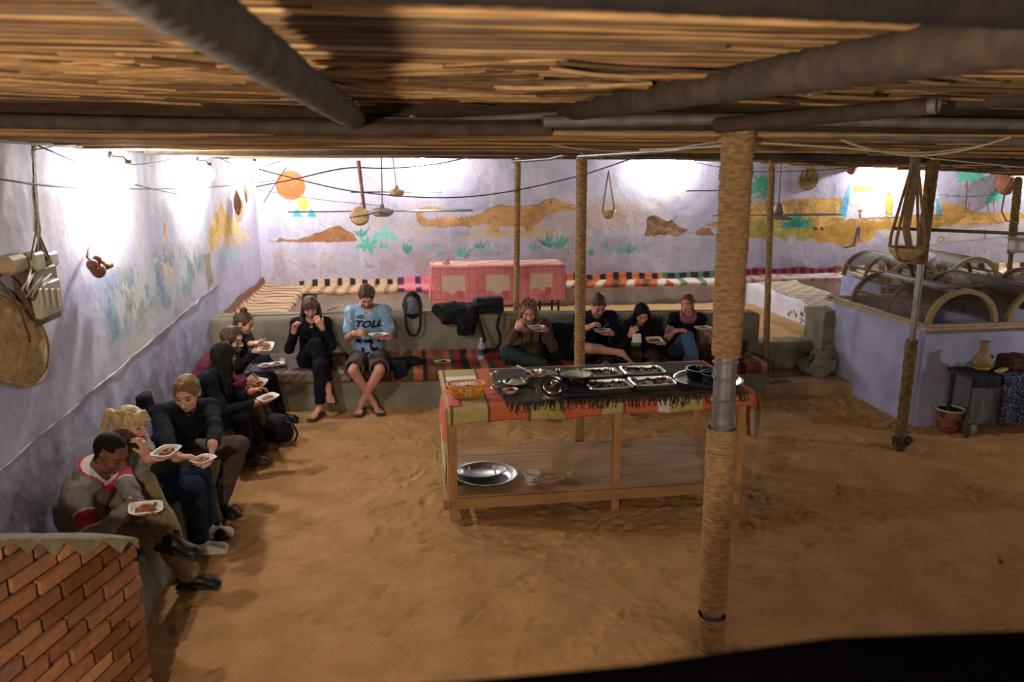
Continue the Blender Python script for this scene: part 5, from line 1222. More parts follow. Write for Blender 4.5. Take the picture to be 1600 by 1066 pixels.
PE[9] = person('man with curly greying hair in a brown jacket and olive scarf, camera at his side',
    YP(826, 485, 8.22), (-.10, -.93, -.28), (1.44, 8.42, .50), (-.05, -1), dict(w=YP(807, 515, 8.10), d=(.55, -.1, .85), pn=(.6, .6, 0), curl=.75, pole=(-.5, .2, -1)),
    dict(w=YP(853, 516, 8.08), d=(-1, -.3, .0), pn=(0, 0, 1), curl=.3, pole=(.45, .3, -1), thumb=.8), [(YP(852, 572, 7.92), (.8, -.5, -.3), (-1, -.6, .35)), (atz(846, 640, .10), (.1, -1, 0), (.15, -1, 1.2))], skin=3, s=1.02, beard=2,
    top=dict(m=[F_jkt], sleeve='long', name='jacket', loose=.03, collar='open'), bottom=dict(m=[F_slate], kind='long', loose=.012), hair=dict(type='curly', m=[H_grb], t=.012, line=.072, amp=.008), shoes=dict(m=[S_blk, S_sole]), h=.005)
PE[10] = person('man in a navy jumper and shorts, one bare leg crossed over his knee',
    YP(936, 474, 8.16), (.12, -.80, -.58), (2.20, 8.42, .49), (.05, -1), dict(w=YP(918, 512, 8.06), d=(.75, -.35, .45), pn=(.3, .3, -.9), curl=.75, pole=(-.4, .25, -1)),
    dict(w=YP(955, 521, 8.04), d=(-1, -.2, .0), pn=(0, 0, 1), curl=.3, pole=(.4, .25, -1), thumb=.8), [(YP(972, 551, 7.90), (.80, -.45, -.40), (-1, -.6, .35)), (atz(960, 650, .10), (.1, -1, 0), (.15, -1, 1.2))], skin=3, s=1.02,
    top=dict(m=[F_navy], sleeve='long', name='jumper', loose=.015), bottom=dict(m=[F_dkg], kind='shorts', name='shorts', loose=.012), hair=dict(type='short', m=[H_brn], t=.005, line=.060, amp=.006), shoes=dict(bare=True, m=[S_blk]), h=.005)
PE[11] = person('woman with long straight black hair in a black hoodie, packet in her hand',
    YP(1003, 488, 8.10), (-.02, -.86, -.50), (2.78, 8.42, .48), (.0, -1), dict(w=YP(984, 524, 8.02), d=(.5, -.3, .8), pn=(.7, .5, 0), curl=.75, pole=(-.4, .25, -1)),
    dict(w=YP(1037, 536, 7.98), d=(-1, -.35, .0), pn=(0, 0, 1), curl=.3, pole=(.4, .25, -1), thumb=.8), [(atz(988, 650, .10), (0, -1, 0), (-.15, -1, 1)), (atz(1022, 650, .10), (.1, -1, 0), (.15, -1, 1))], skin=3, female=True, s=1.0,
    top=dict(m=[F_blk], sleeve='long', name='hoodie', loose=.02, hood=True), bottom=dict(m=[F_brn], kind='long', loose=.01), hair=dict(type='long', m=[H_blk], t=.012, long=.20, n=26, front=True, line=.058, amp=.003), shoes=dict(m=[S_blk, S_sole]), h=.005)
PE[12] = person('woman in a black T-shirt, mauve scarf and blue jeans, rightmost of the seated people',
    YP(1074, 472, 8.24), (-.62, -.78, -.05), (3.28, 8.42, .48), (-.15, -1), dict(w=YP(1056, 517, 8.10), d=(.7, -.4, .15), pn=(.2, .2, -.9), curl=.7, pole=(-.4, .25, -1)),
    dict(w=YP(1113, 517, 8.04), d=(-.9, -.3, .0), pn=(0, 0, 1), curl=.3, pole=(.4, .25, -1), thumb=.8), [(YP(1088, 585, 7.92), (.3, -.8, -.5), (-.15, -1, 1.3)), (atz(1068, 640, .10), (-.2, -1, 0), (.15, -1, .9))], skin=3, female=True, s=.99,
    top=dict(m=[F_blk], sleeve='cap', name='t_shirt', neck=.066), bottom=dict(m=[F_jean], kind='long', loose=.002), hair=dict(type='bun', m=[H_aub], t=.008, line=.064, amp=.004, bun=(0, -.115, .03)), shoes=dict(m=[S_blk, S_sole]), h=.005)

# scarves, glasses and other worn things are children of their wearer
def scarf(o, m, r=.032, turns=3, tails=2, rad=.082, name='scarf'):
    c = o['N']+o['tf']*.02+o['sdir']*.01; F = Field(c-.34, c+.26, .007)
    for t in range(turns):
        n = 16
        for i in range(n):
            a = 2*math.pi*i/n; a2 = 2*math.pi*(i+1)/n
            q1 = c+o['tl']*math.cos(a)*rad+o['tf']*math.sin(a)*(rad+.012)+o['sdir']*((t-1)*.024+.014*math.sin(a+t*2)); q2 = c+o['tl']*math.cos(a2)*rad+o['tf']*math.sin(a2)*(rad+.012)+o['sdir']*((t-1)*.024+.014*math.sin(a2+t*2))
            F.cap(q1, q2, r*.75, r*.75, k=.008)
    for j in range(tails):
        x = (j-.5)*.10+.03; q1 = c+o['tf']*(rad+.02)+o['tl']*x; q2 = q1-o['sdir']*.16+o['tf']*.03; F.cap(q1, q2, .034, .040, k=.012, flat=(o['tf'], .6)); F.cap(q2, q2-o['sdir']*.07, .040, .030, k=.01, flat=(o['tf'], .5))
    F.bump(22, .007, .03, 3); V, Fc = F.mesh(); link(name, mkmesh(name, V, Fc, m), o['o'])
scarf(PE[9], F_scarf, tails=3); scarf(PE[12], F_mauve, tails=0, rad=.074)
o = PE[5]; b = MB(); Pq = lambda a, c, d: Vector(o['sk']+(o['hl']*a+o['hf']*c+o['hu']*d)*o['hs'])
for sg in (-1, 1):
    b.tube([Pq(.031*sg+.024*math.cos(t), .098-.004*abs(math.cos(t)), .002+.018*math.sin(t)) for t in np.linspace(0, 2*math.pi, 17)], .0022, 6, cap=False); b.tube([Pq(.055*sg, .094, .006), Pq(.076*sg, .05, .006), Pq(.081*sg, -.01, .002)], .002, 6)
b.tube([Pq(-.008, .099, .004), Pq(.008, .099, .004)], .002, 6); b.build('glasses', mat('black_plastic', '#15130f', rough=.4), o['o'], smooth=True)
# white collar points in the open zip of the black jumper
# lettering on the blue jersey, laid on the cloth
from mathutils.bvhtree import BVHTree
def cloth_text(o, txt, size, cx, cz, m, parent, shear=0.0, sx=1.0, bold=.0):
    cu = bpy.data.curves.new('t', 'FONT'); cu.body = txt; cu.size = size; cu.align_x = 'CENTER'; cu.align_y = 'CENTER'; cu.offset = bold; cu.shear = shear; cu.resolution_u = 3
    to = bpy.data.objects.new('t', cu); COL.objects.link(to); dg = bpy.context.evaluated_depsgraph_get(); me = bpy.data.meshes.new_from_object(to.evaluated_get(dg)); bpy.data.objects.remove(to)
    import bmesh
    bm = bmesh.new(); bm.from_mesh(me)
    bmesh.ops.triangulate(bm, faces=bm.faces)
    for _ in range(3):
        es = [e for e in bm.edges if e.calc_length() > size*.12]
        if not es: break
        bmesh.ops.subdivide_edges(bm, edges=es, cuts=1); bmesh.ops.triangulate(bm, faces=bm.faces)
    top = o['top'].data; tree = BVHTree.FromPolygons([v.co for v in top.vertices], [p.vertices for p in top.polygons])
    X = Vector(o['tl']); Z = Vector(o['sdir']); Yv = Vector(o['tf']); base = Vector(o['N'])+Z*cz+X*cx
    for v in bm.verts:
        p = base+X*(v.co.x*sx)+Z*v.co.y+Yv*.35; h_ = tree.ray_cast(p, -Yv)
        v.co = (h_[0]+h_[1]*.003) if h_[0] is not None else base
    # reading from the front: the wearer's left is the reader's right
    bm.to_mesh(me); bm.free(); me.materials.clear(); me.materials.append(m); link('lettering', me, parent); me.name = 'lettering'
cloth_text(PE[8], 'TOLL', .105, .0, -.165, F_navy, PE[8]['top'], shear=.35, sx=1.15, bold=.004)
cloth_text(PE[8], 'CCC', .045, -.075, -.085, F_navy, PE[8]['top'], shear=.4, sx=.8, bold=.003)
# ------------------------------------------------------------------ serving table
M_pine = mat('pine', '#9c7248', '#b98d5c', scale=9, stretch=(1, 1, .25), rough=.7, bump=.02, bscale=40); M_pineH = mat('pine_board', '#8f6d4a', '#a98559', scale=7, stretch=(.25, 2, 1), rough=.75, bump=.02, bscale=40)
TZ = .90
st = root('serving_table', 'long pine serving table with a low shelf in the middle of the sand', 'table', (1.45, 5.77, 0))
def rel(x, y, z): return (x-1.45, y-5.77, z)
for (x, y) in ((.345, 5.31), (1.585, 5.33), (2.545, 5.29), (.40, 6.24), (1.68, 6.26), (2.58, 6.22)):
    b = MB(); b.box(rel(x, y, TZ/2-.015), (.062 if y < 5.5 else .055, .05, TZ-.03), bev=.004); b.build('leg', M_pine, st)
b = MB(); b.box(rel(1.45, 5.77, TZ-.012), (2.30, 1.04, .024), bev=.004); b.build('tabletop', M_pineH, st)
for (yy) in (5.275, 6.28):
    b = MB(); b.box(rel(1.44, yy+.0, .150), (2.34, .026, .085), bev=.004); b.build('shelf_rail', M_pineH, st)
    b = MB(); b.box(rel(1.45, yy+.03*(1 if yy < 5.5 else -1), TZ-.065), (2.26, .024, .08), bev=.004); b.build('apron', M_pineH, st)
for xx in (.30, 2.60):
    b = MB(); b.box(rel(xx, 5.77, .155), (.03, 1.06, .06), bev=.004); b.build('end_rail', M_pineH, st)
for k in range(5):
    b = MB(); b.box(rel(1.45, 5.375+k*.198, .200), (2.24, .192, .016), bev=.003); b.build('shelf_board', M_pineH, st)

def hgrid(name, fn, nu, nv, m, parent=None, thick=.003, cfn=None, loc=None):
    P = np.zeros((nu, nv, 3)); C = np.zeros((nu, nv, 3))
    for i in range(nu):
        for j in range(nv):
            u = i/(nu-1); v = j/(nv-1); P[i, j] = fn(u, v)
            if cfn: C[i, j] = cfn(u, v)
    V, F, Cc = gridmesh(P, linarr(C) if cfn else None); o = link(name, mkmesh(name, V, F, m, col=Cc), parent)
    if thick: s = o.modifiers.new('s', 'SOLIDIFY'); s.thickness = thick; s.offset = 1
    return o
def prof_fn(pts):
    pts = [np.array(p, float) for p in pts]; d = [0]
    for a, c in zip(pts[:-1], pts[1:]): d.append(d[-1]+np.linalg.norm(c-a))
    T = d[-1]
    def f(v):
        t = v*T
        for k in range(len(pts)-1):
            if t <= d[k+1]+1e-9: w = (t-d[k])/(d[k+1]-d[k]+1e-9); return pts[k]*(1-w)+pts[k+1]*w, t
        return pts[-1], t
    return f, T
CL = dict(m=mat('woven_cloth', '#ffffff', .18, scale=45, rough=.95, bump=.03, bscale=200, vcol=True, spec=.1))
c_or, c_ye, c_pk, c_wh = rgb(194, 108, 76), rgb(180, 166, 108), rgb(200, 110, 100), rgb(214, 202, 188)
seq = [c_ye, c_or, c_ye, c_or, c_ye, c_or, c_wh, c_ye, c_or]; edg = [.345, .60, .90, 1.16, 1.44, 1.60, 1.86, 1.95, 2.20, 2.7]
def tcol(x, jitter=0):
    for k in range(9):
        if x < edg[k+1]: 
            if abs(x-edg[k]) < .006: return rgb(90, 50, 40)
            return seq[k]
    return c_or
f, T = prof_fn([(6.26, TZ+.006), (5.28, TZ+.006), (5.235, TZ-.002), (5.228, TZ-.06), (5.232, TZ-.088)])
def tc_fn(u, v):
    (y, z), t = f(v); x = .31+u*2.32; h = max(0, TZ-z); return (x, y-abs(math.sin(x*11))*.012*(h > .01), z-(.012*math.sin(x*7)+.006*math.sin(x*23))*(h/.115)-.03*(1-u)*(h > .05))
tc = hgrid('tablecloth', tc_fn, 150, 60, CL['m'], cfn=lambda u, v: tcol(.31+u*2.32))
tag(tc, 'orange and yellow patchwork tablecloth on the serving table', 'tablecloth')
f2, T2 = prof_fn([(2.52, TZ+.009), (2.645, TZ+.008), (2.69, TZ-.02), (2.75, TZ-.20), (2.78, TZ-.42)])
def tr_fn(u, v):
    (x, z), t = f2(v); k = max(0, TZ-z)/.46; y = 5.30+u*.62*(1-.45*k)+.1*k; return (x+.018*math.sin(u*14+z*6)*k, y, z-.10*k*math.sin(u*3.0)*1.0+.06*k)
hgrid('side_drape', tr_fn, 24, 40, CL['m'], tc, cfn=lambda u, v: c_or if v < .28 else ((c_ye if v < .62 else (c_wh if u < .45 else c_or)) if u < .6 else (c_ye if v < .5 else c_or)))
f3, T3 = prof_fn([(.42, TZ+.009), (.325, TZ+.008), (.300, TZ-.03), (.285, TZ-.25), (.295, TZ-.58)])
hgrid('side_drape', lambda u, v: ((lambda p: (p[0]-.012*math.sin(u*9+p[1]*7), 5.26+u*.42, p[1]-.05*math.sin(u*5)*max(0, TZ-p[1])))(f3(v)[0])), 20, 40, CL['m'], tc, cfn=lambda u, v: (c_pk if v < .55 else c_ye) if abs(u-.35) > .05 or v < .35 else c_wh)
# dark fringed runner
M_run = mat('dark_runner', '#231c18', '#4a3f34', scale=35, rough=.95, bump=.04, bscale=150)
rn = hgrid('table_runner', lambda u, v: (.72+u*1.86+.01*math.sin(v*9), 6.22-v*.95-.012*math.sin(u*21)-.008*math.sin(u*53), TZ+.014+.004*math.sin(u*31)*math.sin(v*17)), 90, 30, M_run, thick=.004)
tag(rn, 'dark fringed runner spread over the patchwork tablecloth', 'table runner')
b = MB(); rr = random.Random(3)
for k in range(130):
    x = .74+k*1.82/130+rr.uniform(-.01, .01); l = rr.uniform(.02, .055)*(1.4 if rr.random() < .2 else 1); y = 5.262
    b.tube([(x, y+.01, TZ+.016), (x+rr.uniform(-.01, .01), y-.032, TZ+.008), (x+rr.uniform(-.02, .02), y-.038-rr.uniform(0, .008), TZ-.02-l*.4), (x+rr.uniform(-.03, .03), y-.035, TZ-.01-l)], [.005, .005, .004, .002], 4)
fr = b.build('fringe', M_run, rn, smooth=True); fr['kind'] = 'stuff'

def on_t(x, y, z=TZ+.018): p = atz(x, y, z); return Vector(p)
M_alu = mat('aluminium', '#a8a6a2', '#bcbab6', scale=14, rough=.28, metal=1.0, bump=.004, bscale=30); M_blkm = mat('black_enamel', '#0c0c10', rough=.22, spec=.6, coat=.3); M_inn = mat('pale_enamel', '#9da088', '#b3b49c', scale=10, rough=.5)
M_meat = mat('dark_stew', '#2a140c', '#4c2616', scale=60, rough=.4, bump=.08, bscale=90, spec=.5); M_food = mat('brown_food', '#6b3416', '#a0602a', scale=70, rough=.5, bump=.08, bscale=100); M_red = mat('red_sauce', '#b32a16', '#c63c1e', scale=40, rough=.35)
M_foam = mat('white_foam', '#d9d6d0', rough=.7); M_silver = mat('silver_tray', '#b4b2ae', '#cac8c4', scale=20, rough=.36, metal=1.0, bump=.004, bscale=25); M_yel = mat('yellow_plastic', '#d89012', rough=.4)
M_bread = mat('bread', '#a98b62', '#c9ad82', scale=20, rough=.9, bump=.04); M_clear = mat('clear_plastic', '#d6dce0', rough=.08, alpha=.30, spec=.6); M_labelblue = mat('blue_label', '#28408c', rough=.5); M_green = mat('green_print', '#1e7a44', rough=.5)
def sup(a, e=2.6): c, s = math.cos(a), math.sin(a); return (math.copysign(abs(c)**(2/e), c), math.copysign(abs(s)**(2/e), s))
def dish(b, rings, n=32, e=4.0, cap0=True, m=None):
    """rings: (half x, half y, z) ; superellipse outline"""
    V = []; F = []
    for (hx, hy, z) in rings:
        for j in range(n): c, s = sup(2*math.pi*j/n, e); V.append((hx*c, hy*s, z))
    for i in range(len(rings)-1):
        for j in range(n): j2 = (j+1) % n; F.append((i*n+j, i*n+j2, (i+1)*n+j2, (i+1)*n+j))
    if cap0: F.append(tuple(range(n))[::-1]); k = (len(rings)-1)*n; F.append(tuple(k+j for j in range(n)))
    b.add(V, F, m)
def blob(hx, hy, z0, hz, seed, n=22, k=7, e=3.0, name='food', m=None, parent=None, loc=None):
    V = []; F = []
    for i in range(k):
        t = i/(k-1)
        for j in range(n):
            a = 2*math.pi*j/n; c, s = sup(a, e); nz = float(noise3(c*2+seed, s*2, t*3)); r = (1-t)
            V.append((hx*c*r*(1+.08*nz), hy*s*r*(1+.08*nz), z0+hz*(math.sqrt(max(0, 1-r*r))*.6+.4*min(1, t*2.5))*(1+.5*nz)))
    for i in range(k-1):
        for j in range(n): j2 = (j+1) % n; F.append((i*n+j, i*n+j2, (i+1)*n+j2, (i+1)*n+j))
    return link(name, mkmesh(name, V, F, m), parent, loc)
def tray_food(label, loc, rz=0, tilt=(0, 0), sx=1.0, seed=1, food=M_food, group=None, fork=False):
    r = root('food_tray', label, 'tray', loc, rz, group); r.rotation_euler = (tilt[0], tilt[1], rz); r.scale = (.88, .82, 1)
    b = MB(); dish(b, [(.070*sx, .050, 0), (.078*sx, .058, .002), (.090*sx, .068, .020), (.100*sx, .078, .022), (.100*sx, .078, .024), (.088*sx, .066, .023), (.075*sx, .054, .005), (.02, .015, .004)], e=4.5)
    b.build('tray', M_foam, r, ang=50)
    blob(.062*sx, .044, .004, .020, seed, parent=r, m=food)
    if fork:
        f_ = MB(); f_.tube([(-.02, -.01, .03), (.04, .02, .06), (.09, .03, .085)], .003, 6, flat=.5); f_.build('plastic_fork', M_foam, r, smooth=True)
    return r
def pot(name, label, loc, rad, hgt, m_out, m_in, flare=1.0, handles=True, content=None, rim=.006, rz=0):
    r = root(name, label, 'pot', loc, rz); b = MB()
    b.lathe([(0, 0), (rad*.86, 0), (rad*.94, .008), (rad*.98, .03), (rad, hgt-.012), (rad*flare+rim, hgt-.004), (rad*flare+rim, hgt), (rad*flare-.004, hgt)], n=40); b.build('body', m_out, r, smooth=True, ang=50)
    c = MB(); c.lathe([(rad*flare-.003, hgt-.001), (rad-.006, hgt-.016), (rad-.008, .03), (rad*.88, .010), (0, .008)], n=40); c.build('inner_wall', m_in, r, smooth=True)
    if handles:
        for sg in (-1, 1):
            h_ = MB(); h_.tube([(sg*(rad-.002), -.035, hgt*.74), (sg*(rad+.030), -.030, hgt*.76), (sg*(rad+.036), 0, hgt*.77), (sg*(rad+.030), .030, hgt*.76), (sg*(rad-.002), .035, hgt*.74)], .005, 8); h_.build('handle', m_out, r, smooth=True)
    if content:
        o = blob(rad-.012, rad-.012, hgt*content[1], .012, 5, e=2.0, name='contents', m=content[0], parent=r)
    return r
p = on_t(842, 603); pot('steel_pot', 'open aluminium pot with a ladle in it on the serving table', p, .115, .105, M_alu, M_alu, content=(M_food, .72), rz=.4)
r = root('ladle', 'ladle with a white handle leaning out of the aluminium pot', 'ladle', p); b = MB(); b.tube([(-.02, 0, .07), (-.09, .01, .125), (-.17, .015, .165)], [.006, .006, .008], 8); b.build('handle', M_foam, r, smooth=True)
b = MB(); b.lathe([(0, 0), (.022, .006), (.034, .022), (.036, .026), (.032, .024), (.02, .009), (0, .004)], c=(-.01, 0, .058), n=20); b.build('bowl', M_alu, r, smooth=True)
p = on_t(862, 618); r = root('pot_lid', 'round aluminium pot lid leaning against the aluminium pot', 'lid', p+Vector((0, 0, .055)), 0); r.rotation_euler = (math.radians(38), math.radians(6), 0)
b = MB(); b.lathe([(.118, -.006), (.122, 0), (.116, .005), (.108, .006), (.104, .010), (.085, .018), (.070, .020), (.066, .025), (.04, .034), (0, .038)], n=48); b.lathe([(0, .03), (.116, -.003)], n=48); b.build('cover', M_alu, r, smooth=True, ang=40)
b = MB(); b.lathe([(.008, .036), (.008, .050), (.018, .056), (.020, .064), (.012, .070), (0, .071)], n=20); b.build('knob', M_alu, r, smooth=True)
p = on_t(899, 607); pot('enamel_pot', 'dark enamel pot with a pale inside, right of the pot lid', p, .105, .115, M_blkm, M_inn, flare=1.12, content=None)
# dark padded cloth under the enamel pot
M_dkcl = mat('blue_black_cloth', '#0d0d16', '#1a1a28', scale=40, rough=.6, bump=.03); F = Field((p.x-.25, 5.15, TZ-.12), (p.x+.28, 5.9, TZ+.14), .006)
F.boxr((p.x+.02, 5.50, TZ+.022), (.17, .17, .012), rd=.012); F.boxr((p.x+.0, 5.38, TZ+.035), (.14, .09, .026), rd=.022, k=.02); F.cap((p.x+.14, 5.40, TZ+.04), (p.x+.19, 5.46, TZ+.075), .022, .016, k=.02); F.bump(16, .007, .03, 3)
tag(field_obj('folded_cloth', F, M_dkcl), 'folded blue-black cloth in front of the enamel pot', 'cloth')
M_foil = mat('foil', '#b5b3ae', rough=.25, metal=.9, bump=.01, bscale=30)
def roast(label, px, py, hx, hy, rz, seed):
    p = on_t(px, py, TZ+.02); r = root('roasting_tray', label, 'tray', p, rz, 'foil trays of stew on the table')
    b = MB(); dish(b, [(hx*.86, hy*.86, 0), (hx*.90, hy*.90, .004), (hx*.97, hy*.96, .045), (hx*1.03, hy*1.03, .048), (hx*1.04, hy*1.04, .040), (hx*1.06, hy*1.06, .042), (hx*1.03, hy*1.03, .052), (hx*.96, hy*.95, .050), (hx*.88, hy*.87, .010)], e=7, n=48); b.build('tray', M_foil, r, ang=45)
    V = []; nu, nv = 34, 26
    for i in range(nu):
        for j in range(nv): u = (i/(nu-1)-.5)*2*hx*.88; v = (j/(nv-1)-.5)*2*hy*.88; V.append((u, v, .032+.012*float(noise3(u*30+seed, v*30, 1))+.006*float(noise3(u*80, v*80, seed))))
    _, Fq, _ = gridmesh(np.zeros((nu, nv, 3))); link('stew', mkmesh('stew', V, Fq, M_meat), r)
    return r
roast('foil tray of dark stew, rear left of the four trays', 935, 590, .165, .12, .03, 2); roast('foil tray of dark stew, rear right of the four trays', 1003, 586, .165, .12, -.02, 4)
roast('foil tray of dark stew, front left of the four trays', 950, 609, .165, .115, .04, 6); roast('foil tray of dark stew, front right of the four trays', 1018, 604, .165, .115, -.02, 8)
def round_tray(label, loc, R_, m=M_silver, inner=None, group=None, sy=1.0, rz=0, name='round_tray', tilt=0, handles=False):
    r = root(name, label, 'tray', loc, rz, group); r.rotation_euler = (tilt, 0, rz); b = MB()
    b.lathe([(0, 0), (R_*.78, 0), (R_*.82, .006), (R_*.93, .020), (R_*.97, .018), (R_, .022), (R_*1.005, .026), (R_*.99, .028), (R_*.93, .024), (R_*.80, .010), (R_*.76, .005), (0, .005)], n=56, sy=sy); b.build('dish', m, r, smooth=True, ang=50)
    if handles:
        for sg in (-1, 1):
            h_ = MB(); h_.tube([(sg*R_*.50, -.07, .012), (sg*R_*.53, -.05, .035), (sg*R_*.50, 0, .038), (sg*R_*.53, .05, .035), (sg*R_*.50, .07, .012)], .005, 8); h_.build('handle', m, r, smooth=True)
    return r
p = on_t(1106, 596); round_tray('large round silver tray under the two black pans', p, .27)
for (px, py, R_, h_, l) in ((1093, 592, .105, .085, 'black enamel pan at the back of the round silver tray'), (1118, 598, .115, .080, 'black enamel pan at the front of the round silver tray')):
    q_ = on_t(px, py, TZ+.03); pot('black_pan', l, q_, R_, h_, M_blkm, M_blkm, handles=False)
r = root('serving_spoon', 'pale wooden spoon resting on the edge of the round silver tray', 'spoon', on_t(1052, 594, TZ+.06)); b = MB(); b.tube([(-.10, -.06, .0), (0, 0, .012), (.07, .05, .02)], [.006, .007, .014], 8, flat=.6); b.build('handle', M_pine, r, smooth=True)
# yellow basket (perforated), paper, glass, sauce dish, plate
p = on_t(728, 619); r = root('plastic_basket', 'orange-yellow perforated plastic basket on the left end of the table', 'basket', p, .05); b = MB(); n = 56; rows_ = []
for k, (t) in enumerate(np.linspace(0, 1, 11)): rows_.append((.105+.032*t, .070+.025*t, .012+.083*t))
V = []; 
for (hx, hy, z) in rows_:
    for j in range(n): c, s = sup(2*math.pi*j/n, 3.4); V.append(Vector((hx*c, hy*s, z)))
for i in range(len(rows_)):
    if i in (0, 5, 9, 10): b.tube([V[i*n+j] for j in range(n)]+[V[i*n]], .0035 if i < 10 else .006, 5, cap=False)
for j in range(n): b.tube([V[j], V[5*n+j], V[10*n+j]], .0026, 4)
dish(b, [(.10, .066, .006), (.106, .071, .012)], n=n, e=3.4)
for sg in (-1, 1): b.tube([(sg*.132, -.03, .094), (sg*.155, -.02, .090), (sg*.158, .02, .090), (sg*.132, .03, .094)], .006, 6)
b.build('basket', M_yel, r, smooth=True)
blob(.085, .05, .012, .05, 3, name='bread_pieces', m=M_bread, parent=r)
b = MB(); b.box(on_t(716, 600, TZ+.013)+Vector((.04, .06, 0)), (.24, .30, .004), rot=.06); tag(b.build('paper_sheet', M_foam), 'white paper sheet under the yellow basket', 'paper')
for (px, py, l, h_) in ((771, 606, 'crinkled foil roll standing left of the sauce dish, the rear one', .13), (777, 616, 'crinkled foil roll standing left of the sauce dish, the front one', .10)):
    p = on_t(px, py); b = MB(); rr = random.Random(px); prof = []
    for t in np.linspace(0, 1, 12): prof.append((.020+rr.uniform(-.004, .004)+(.004 if t > .8 else 0), h_*t))
    b.lathe([(0, 0)]+prof+[(.0, h_*.96)], n=14); tag(b.build('foil_roll', M_foil, loc=p), l, 'foil', 'foil rolls on the serving table')
p = on_t(797, 614); r = root('sauce_dish', 'small foam dish of red sauce on the serving table', 'dish', p+Vector((0, 0, 0)), .3); b = MB(); dish(b, [(.035, .028, 0), (.055, .042, .028), (.060, .046, .030), (.052, .040, .027), (.035, .026, .006)], e=2.6, n=28); b.build('dish', M_foam, r, ang=50); blob(.048, .036, .012, .022, 3, name='sauce', m=M_red, parent=r, e=2.0)
p = on_t(806, 601); r = round_tray('small steel plate of salad scraps behind the sauce dish', p, .10); blob(.07, .06, .006, .03, 9, name='salad', m=mat('salad', '#77764a', '#c9c0a0', scale=90, rough=.7, bump=.05), parent=r)
p = on_t(871, 588, TZ+.02); b = MB(); b.lathe([(0, 0), (.018, 0), (.020, .05), (.010, .07), (.012, .085), (0, .09)], n=16); tag(b.build('salt_shaker', M_foil, loc=p), 'small metal shaker between the aluminium pot and the enamel pot', 'shaker')
for (px, py) in ((742, 600), (752, 598)):
    p = on_t(px, py, TZ+.02); b = MB(); b.tube([(-.09, -.02, 0), (0, 0, .006), (.05, .012, .004), (.10, .02, .006)], [.003, .003, .007, .005], 6, flat=.4); tag(b.build('serving_fork', M_alu, smooth=True, loc=p), 'metal serving fork on the table behind the yellow basket' if px == 742 else 'metal spoon on the table beside the rear foil roll', 'cutlery')
# on the lower shelf
SZ = .209
def on_s(x, y, z=SZ): return Vector(atz(x, y, z))
p = on_s(757, 745); round_tray('big round tray with a green rim on the lower shelf, bottom of the stack', p, .255, mat('green_tray', '#5f7a68', '#83988a', scale=12, rough=.35, metal=.6), group='trays stacked on the lower shelf')
round_tray('big silver tray on the lower shelf, middle of the stack', p+Vector((.01, -.03, .016)), .245, group='trays stacked on the lower shelf')
round_tray('oval silver tray with two handles on the lower shelf, top of the stack', p+Vector((-.02, .0, .034)), .19, group='trays stacked on the lower shelf', sy=.78, name='oval_tray', handles=True)
p = on_s(831, 755); r = root('plastic_tub', 'white plastic tub with black print on the lower shelf', 'tub', p); b = MB(); b.lathe([(0, 0), (.048, 0), (.052, .01), (.062, .078), (.066, .080), (.066, .086), (.060, .086), (.050, .012), (0, .008)], n=32); b.build('tub', mat('tub_white', '#cfc6c2', rough=.5), r, smooth=True, ang=45)
def word(txt, size, loc, rot, m, parent=None, name='lettering', ext=.0006, cyl=None):
    cu = bpy.data.curves.new('t', 'FONT'); cu.body = txt; cu.size = size; cu.align_x = 'CENTER'; cu.align_y = 'CENTER'; cu.extrude = ext
    to = bpy.data.objects.new('t', cu); COL.objects.link(to); dg = bpy.context.evaluated_depsgraph_get(); me = bpy.data.meshes.new_from_object(to.evaluated_get(dg)); bpy.data.objects.remove(to)
    if cyl:
        for v in me.vertices: a = v.co.x/cyl; v.co = (cyl*math.sin(a), v.co.y, -cyl*(1-math.cos(a))+v.co.z)
    me.materials.clear(); me.materials.append(m); o = link(name, me, parent, loc); o.rotation_euler = rot; return o
M_ink = mat('black_ink', '#15130f', rough=.6)
word('LIMA', .026, (.008, -.060, .030), (math.radians(98), 0, math.radians(8)), M_ink, r, cyl=.062); word('●', .02, (.008, -.062, .052), (math.radians(98), 0, 0), M_ink, r, cyl=.062)
p = on_s(872, 750); r = root('wooden_scoop', 'wooden scoop lying between the tub and the crumpled paper', 'scoop', p, .5); b = MB(); b.lathe([(0, .004), (.03, .006), (.048, .028), (.05, .034), (.045, .03), (.028, .012), (0, .01)], c=(.02, -.02, 0), n=20, sy=.8); b.build('bowl', M_bread, r, smooth=True); b = MB(); b.tube([(-.02, 0, .03), (-.09, .05, .035)], [.012, .008], 8); b.build('handle', M_bread, r, smooth=True)
p = on_s(886, 748); F = Field(p-Vector((.12, .12, .02)), p+Vector((.14, .12, .16)), .005); rr = random.Random(4)
for k in range(6): a = rr.uniform(0, 6.28); F.cap(p+Vector((.02*math.cos(a), .02*math.sin(a), .015)), p+Vector((.05*math.cos(a), .04*math.sin(a), .03+rr.uniform(0, .07))), .014, .02, k=.006, flat=((math.cos(a*2), math.sin(a*2), .4), .3))
F.bump(30, .006, .02, 2); tag(field_obj('crumpled_paper', F, mat('kraft_paper', '#a08a6a', '#bfa988', scale=25, rough=.9)), 'crumpled pale paper bag on the lower shelf beside the scoop', 'paper bag')

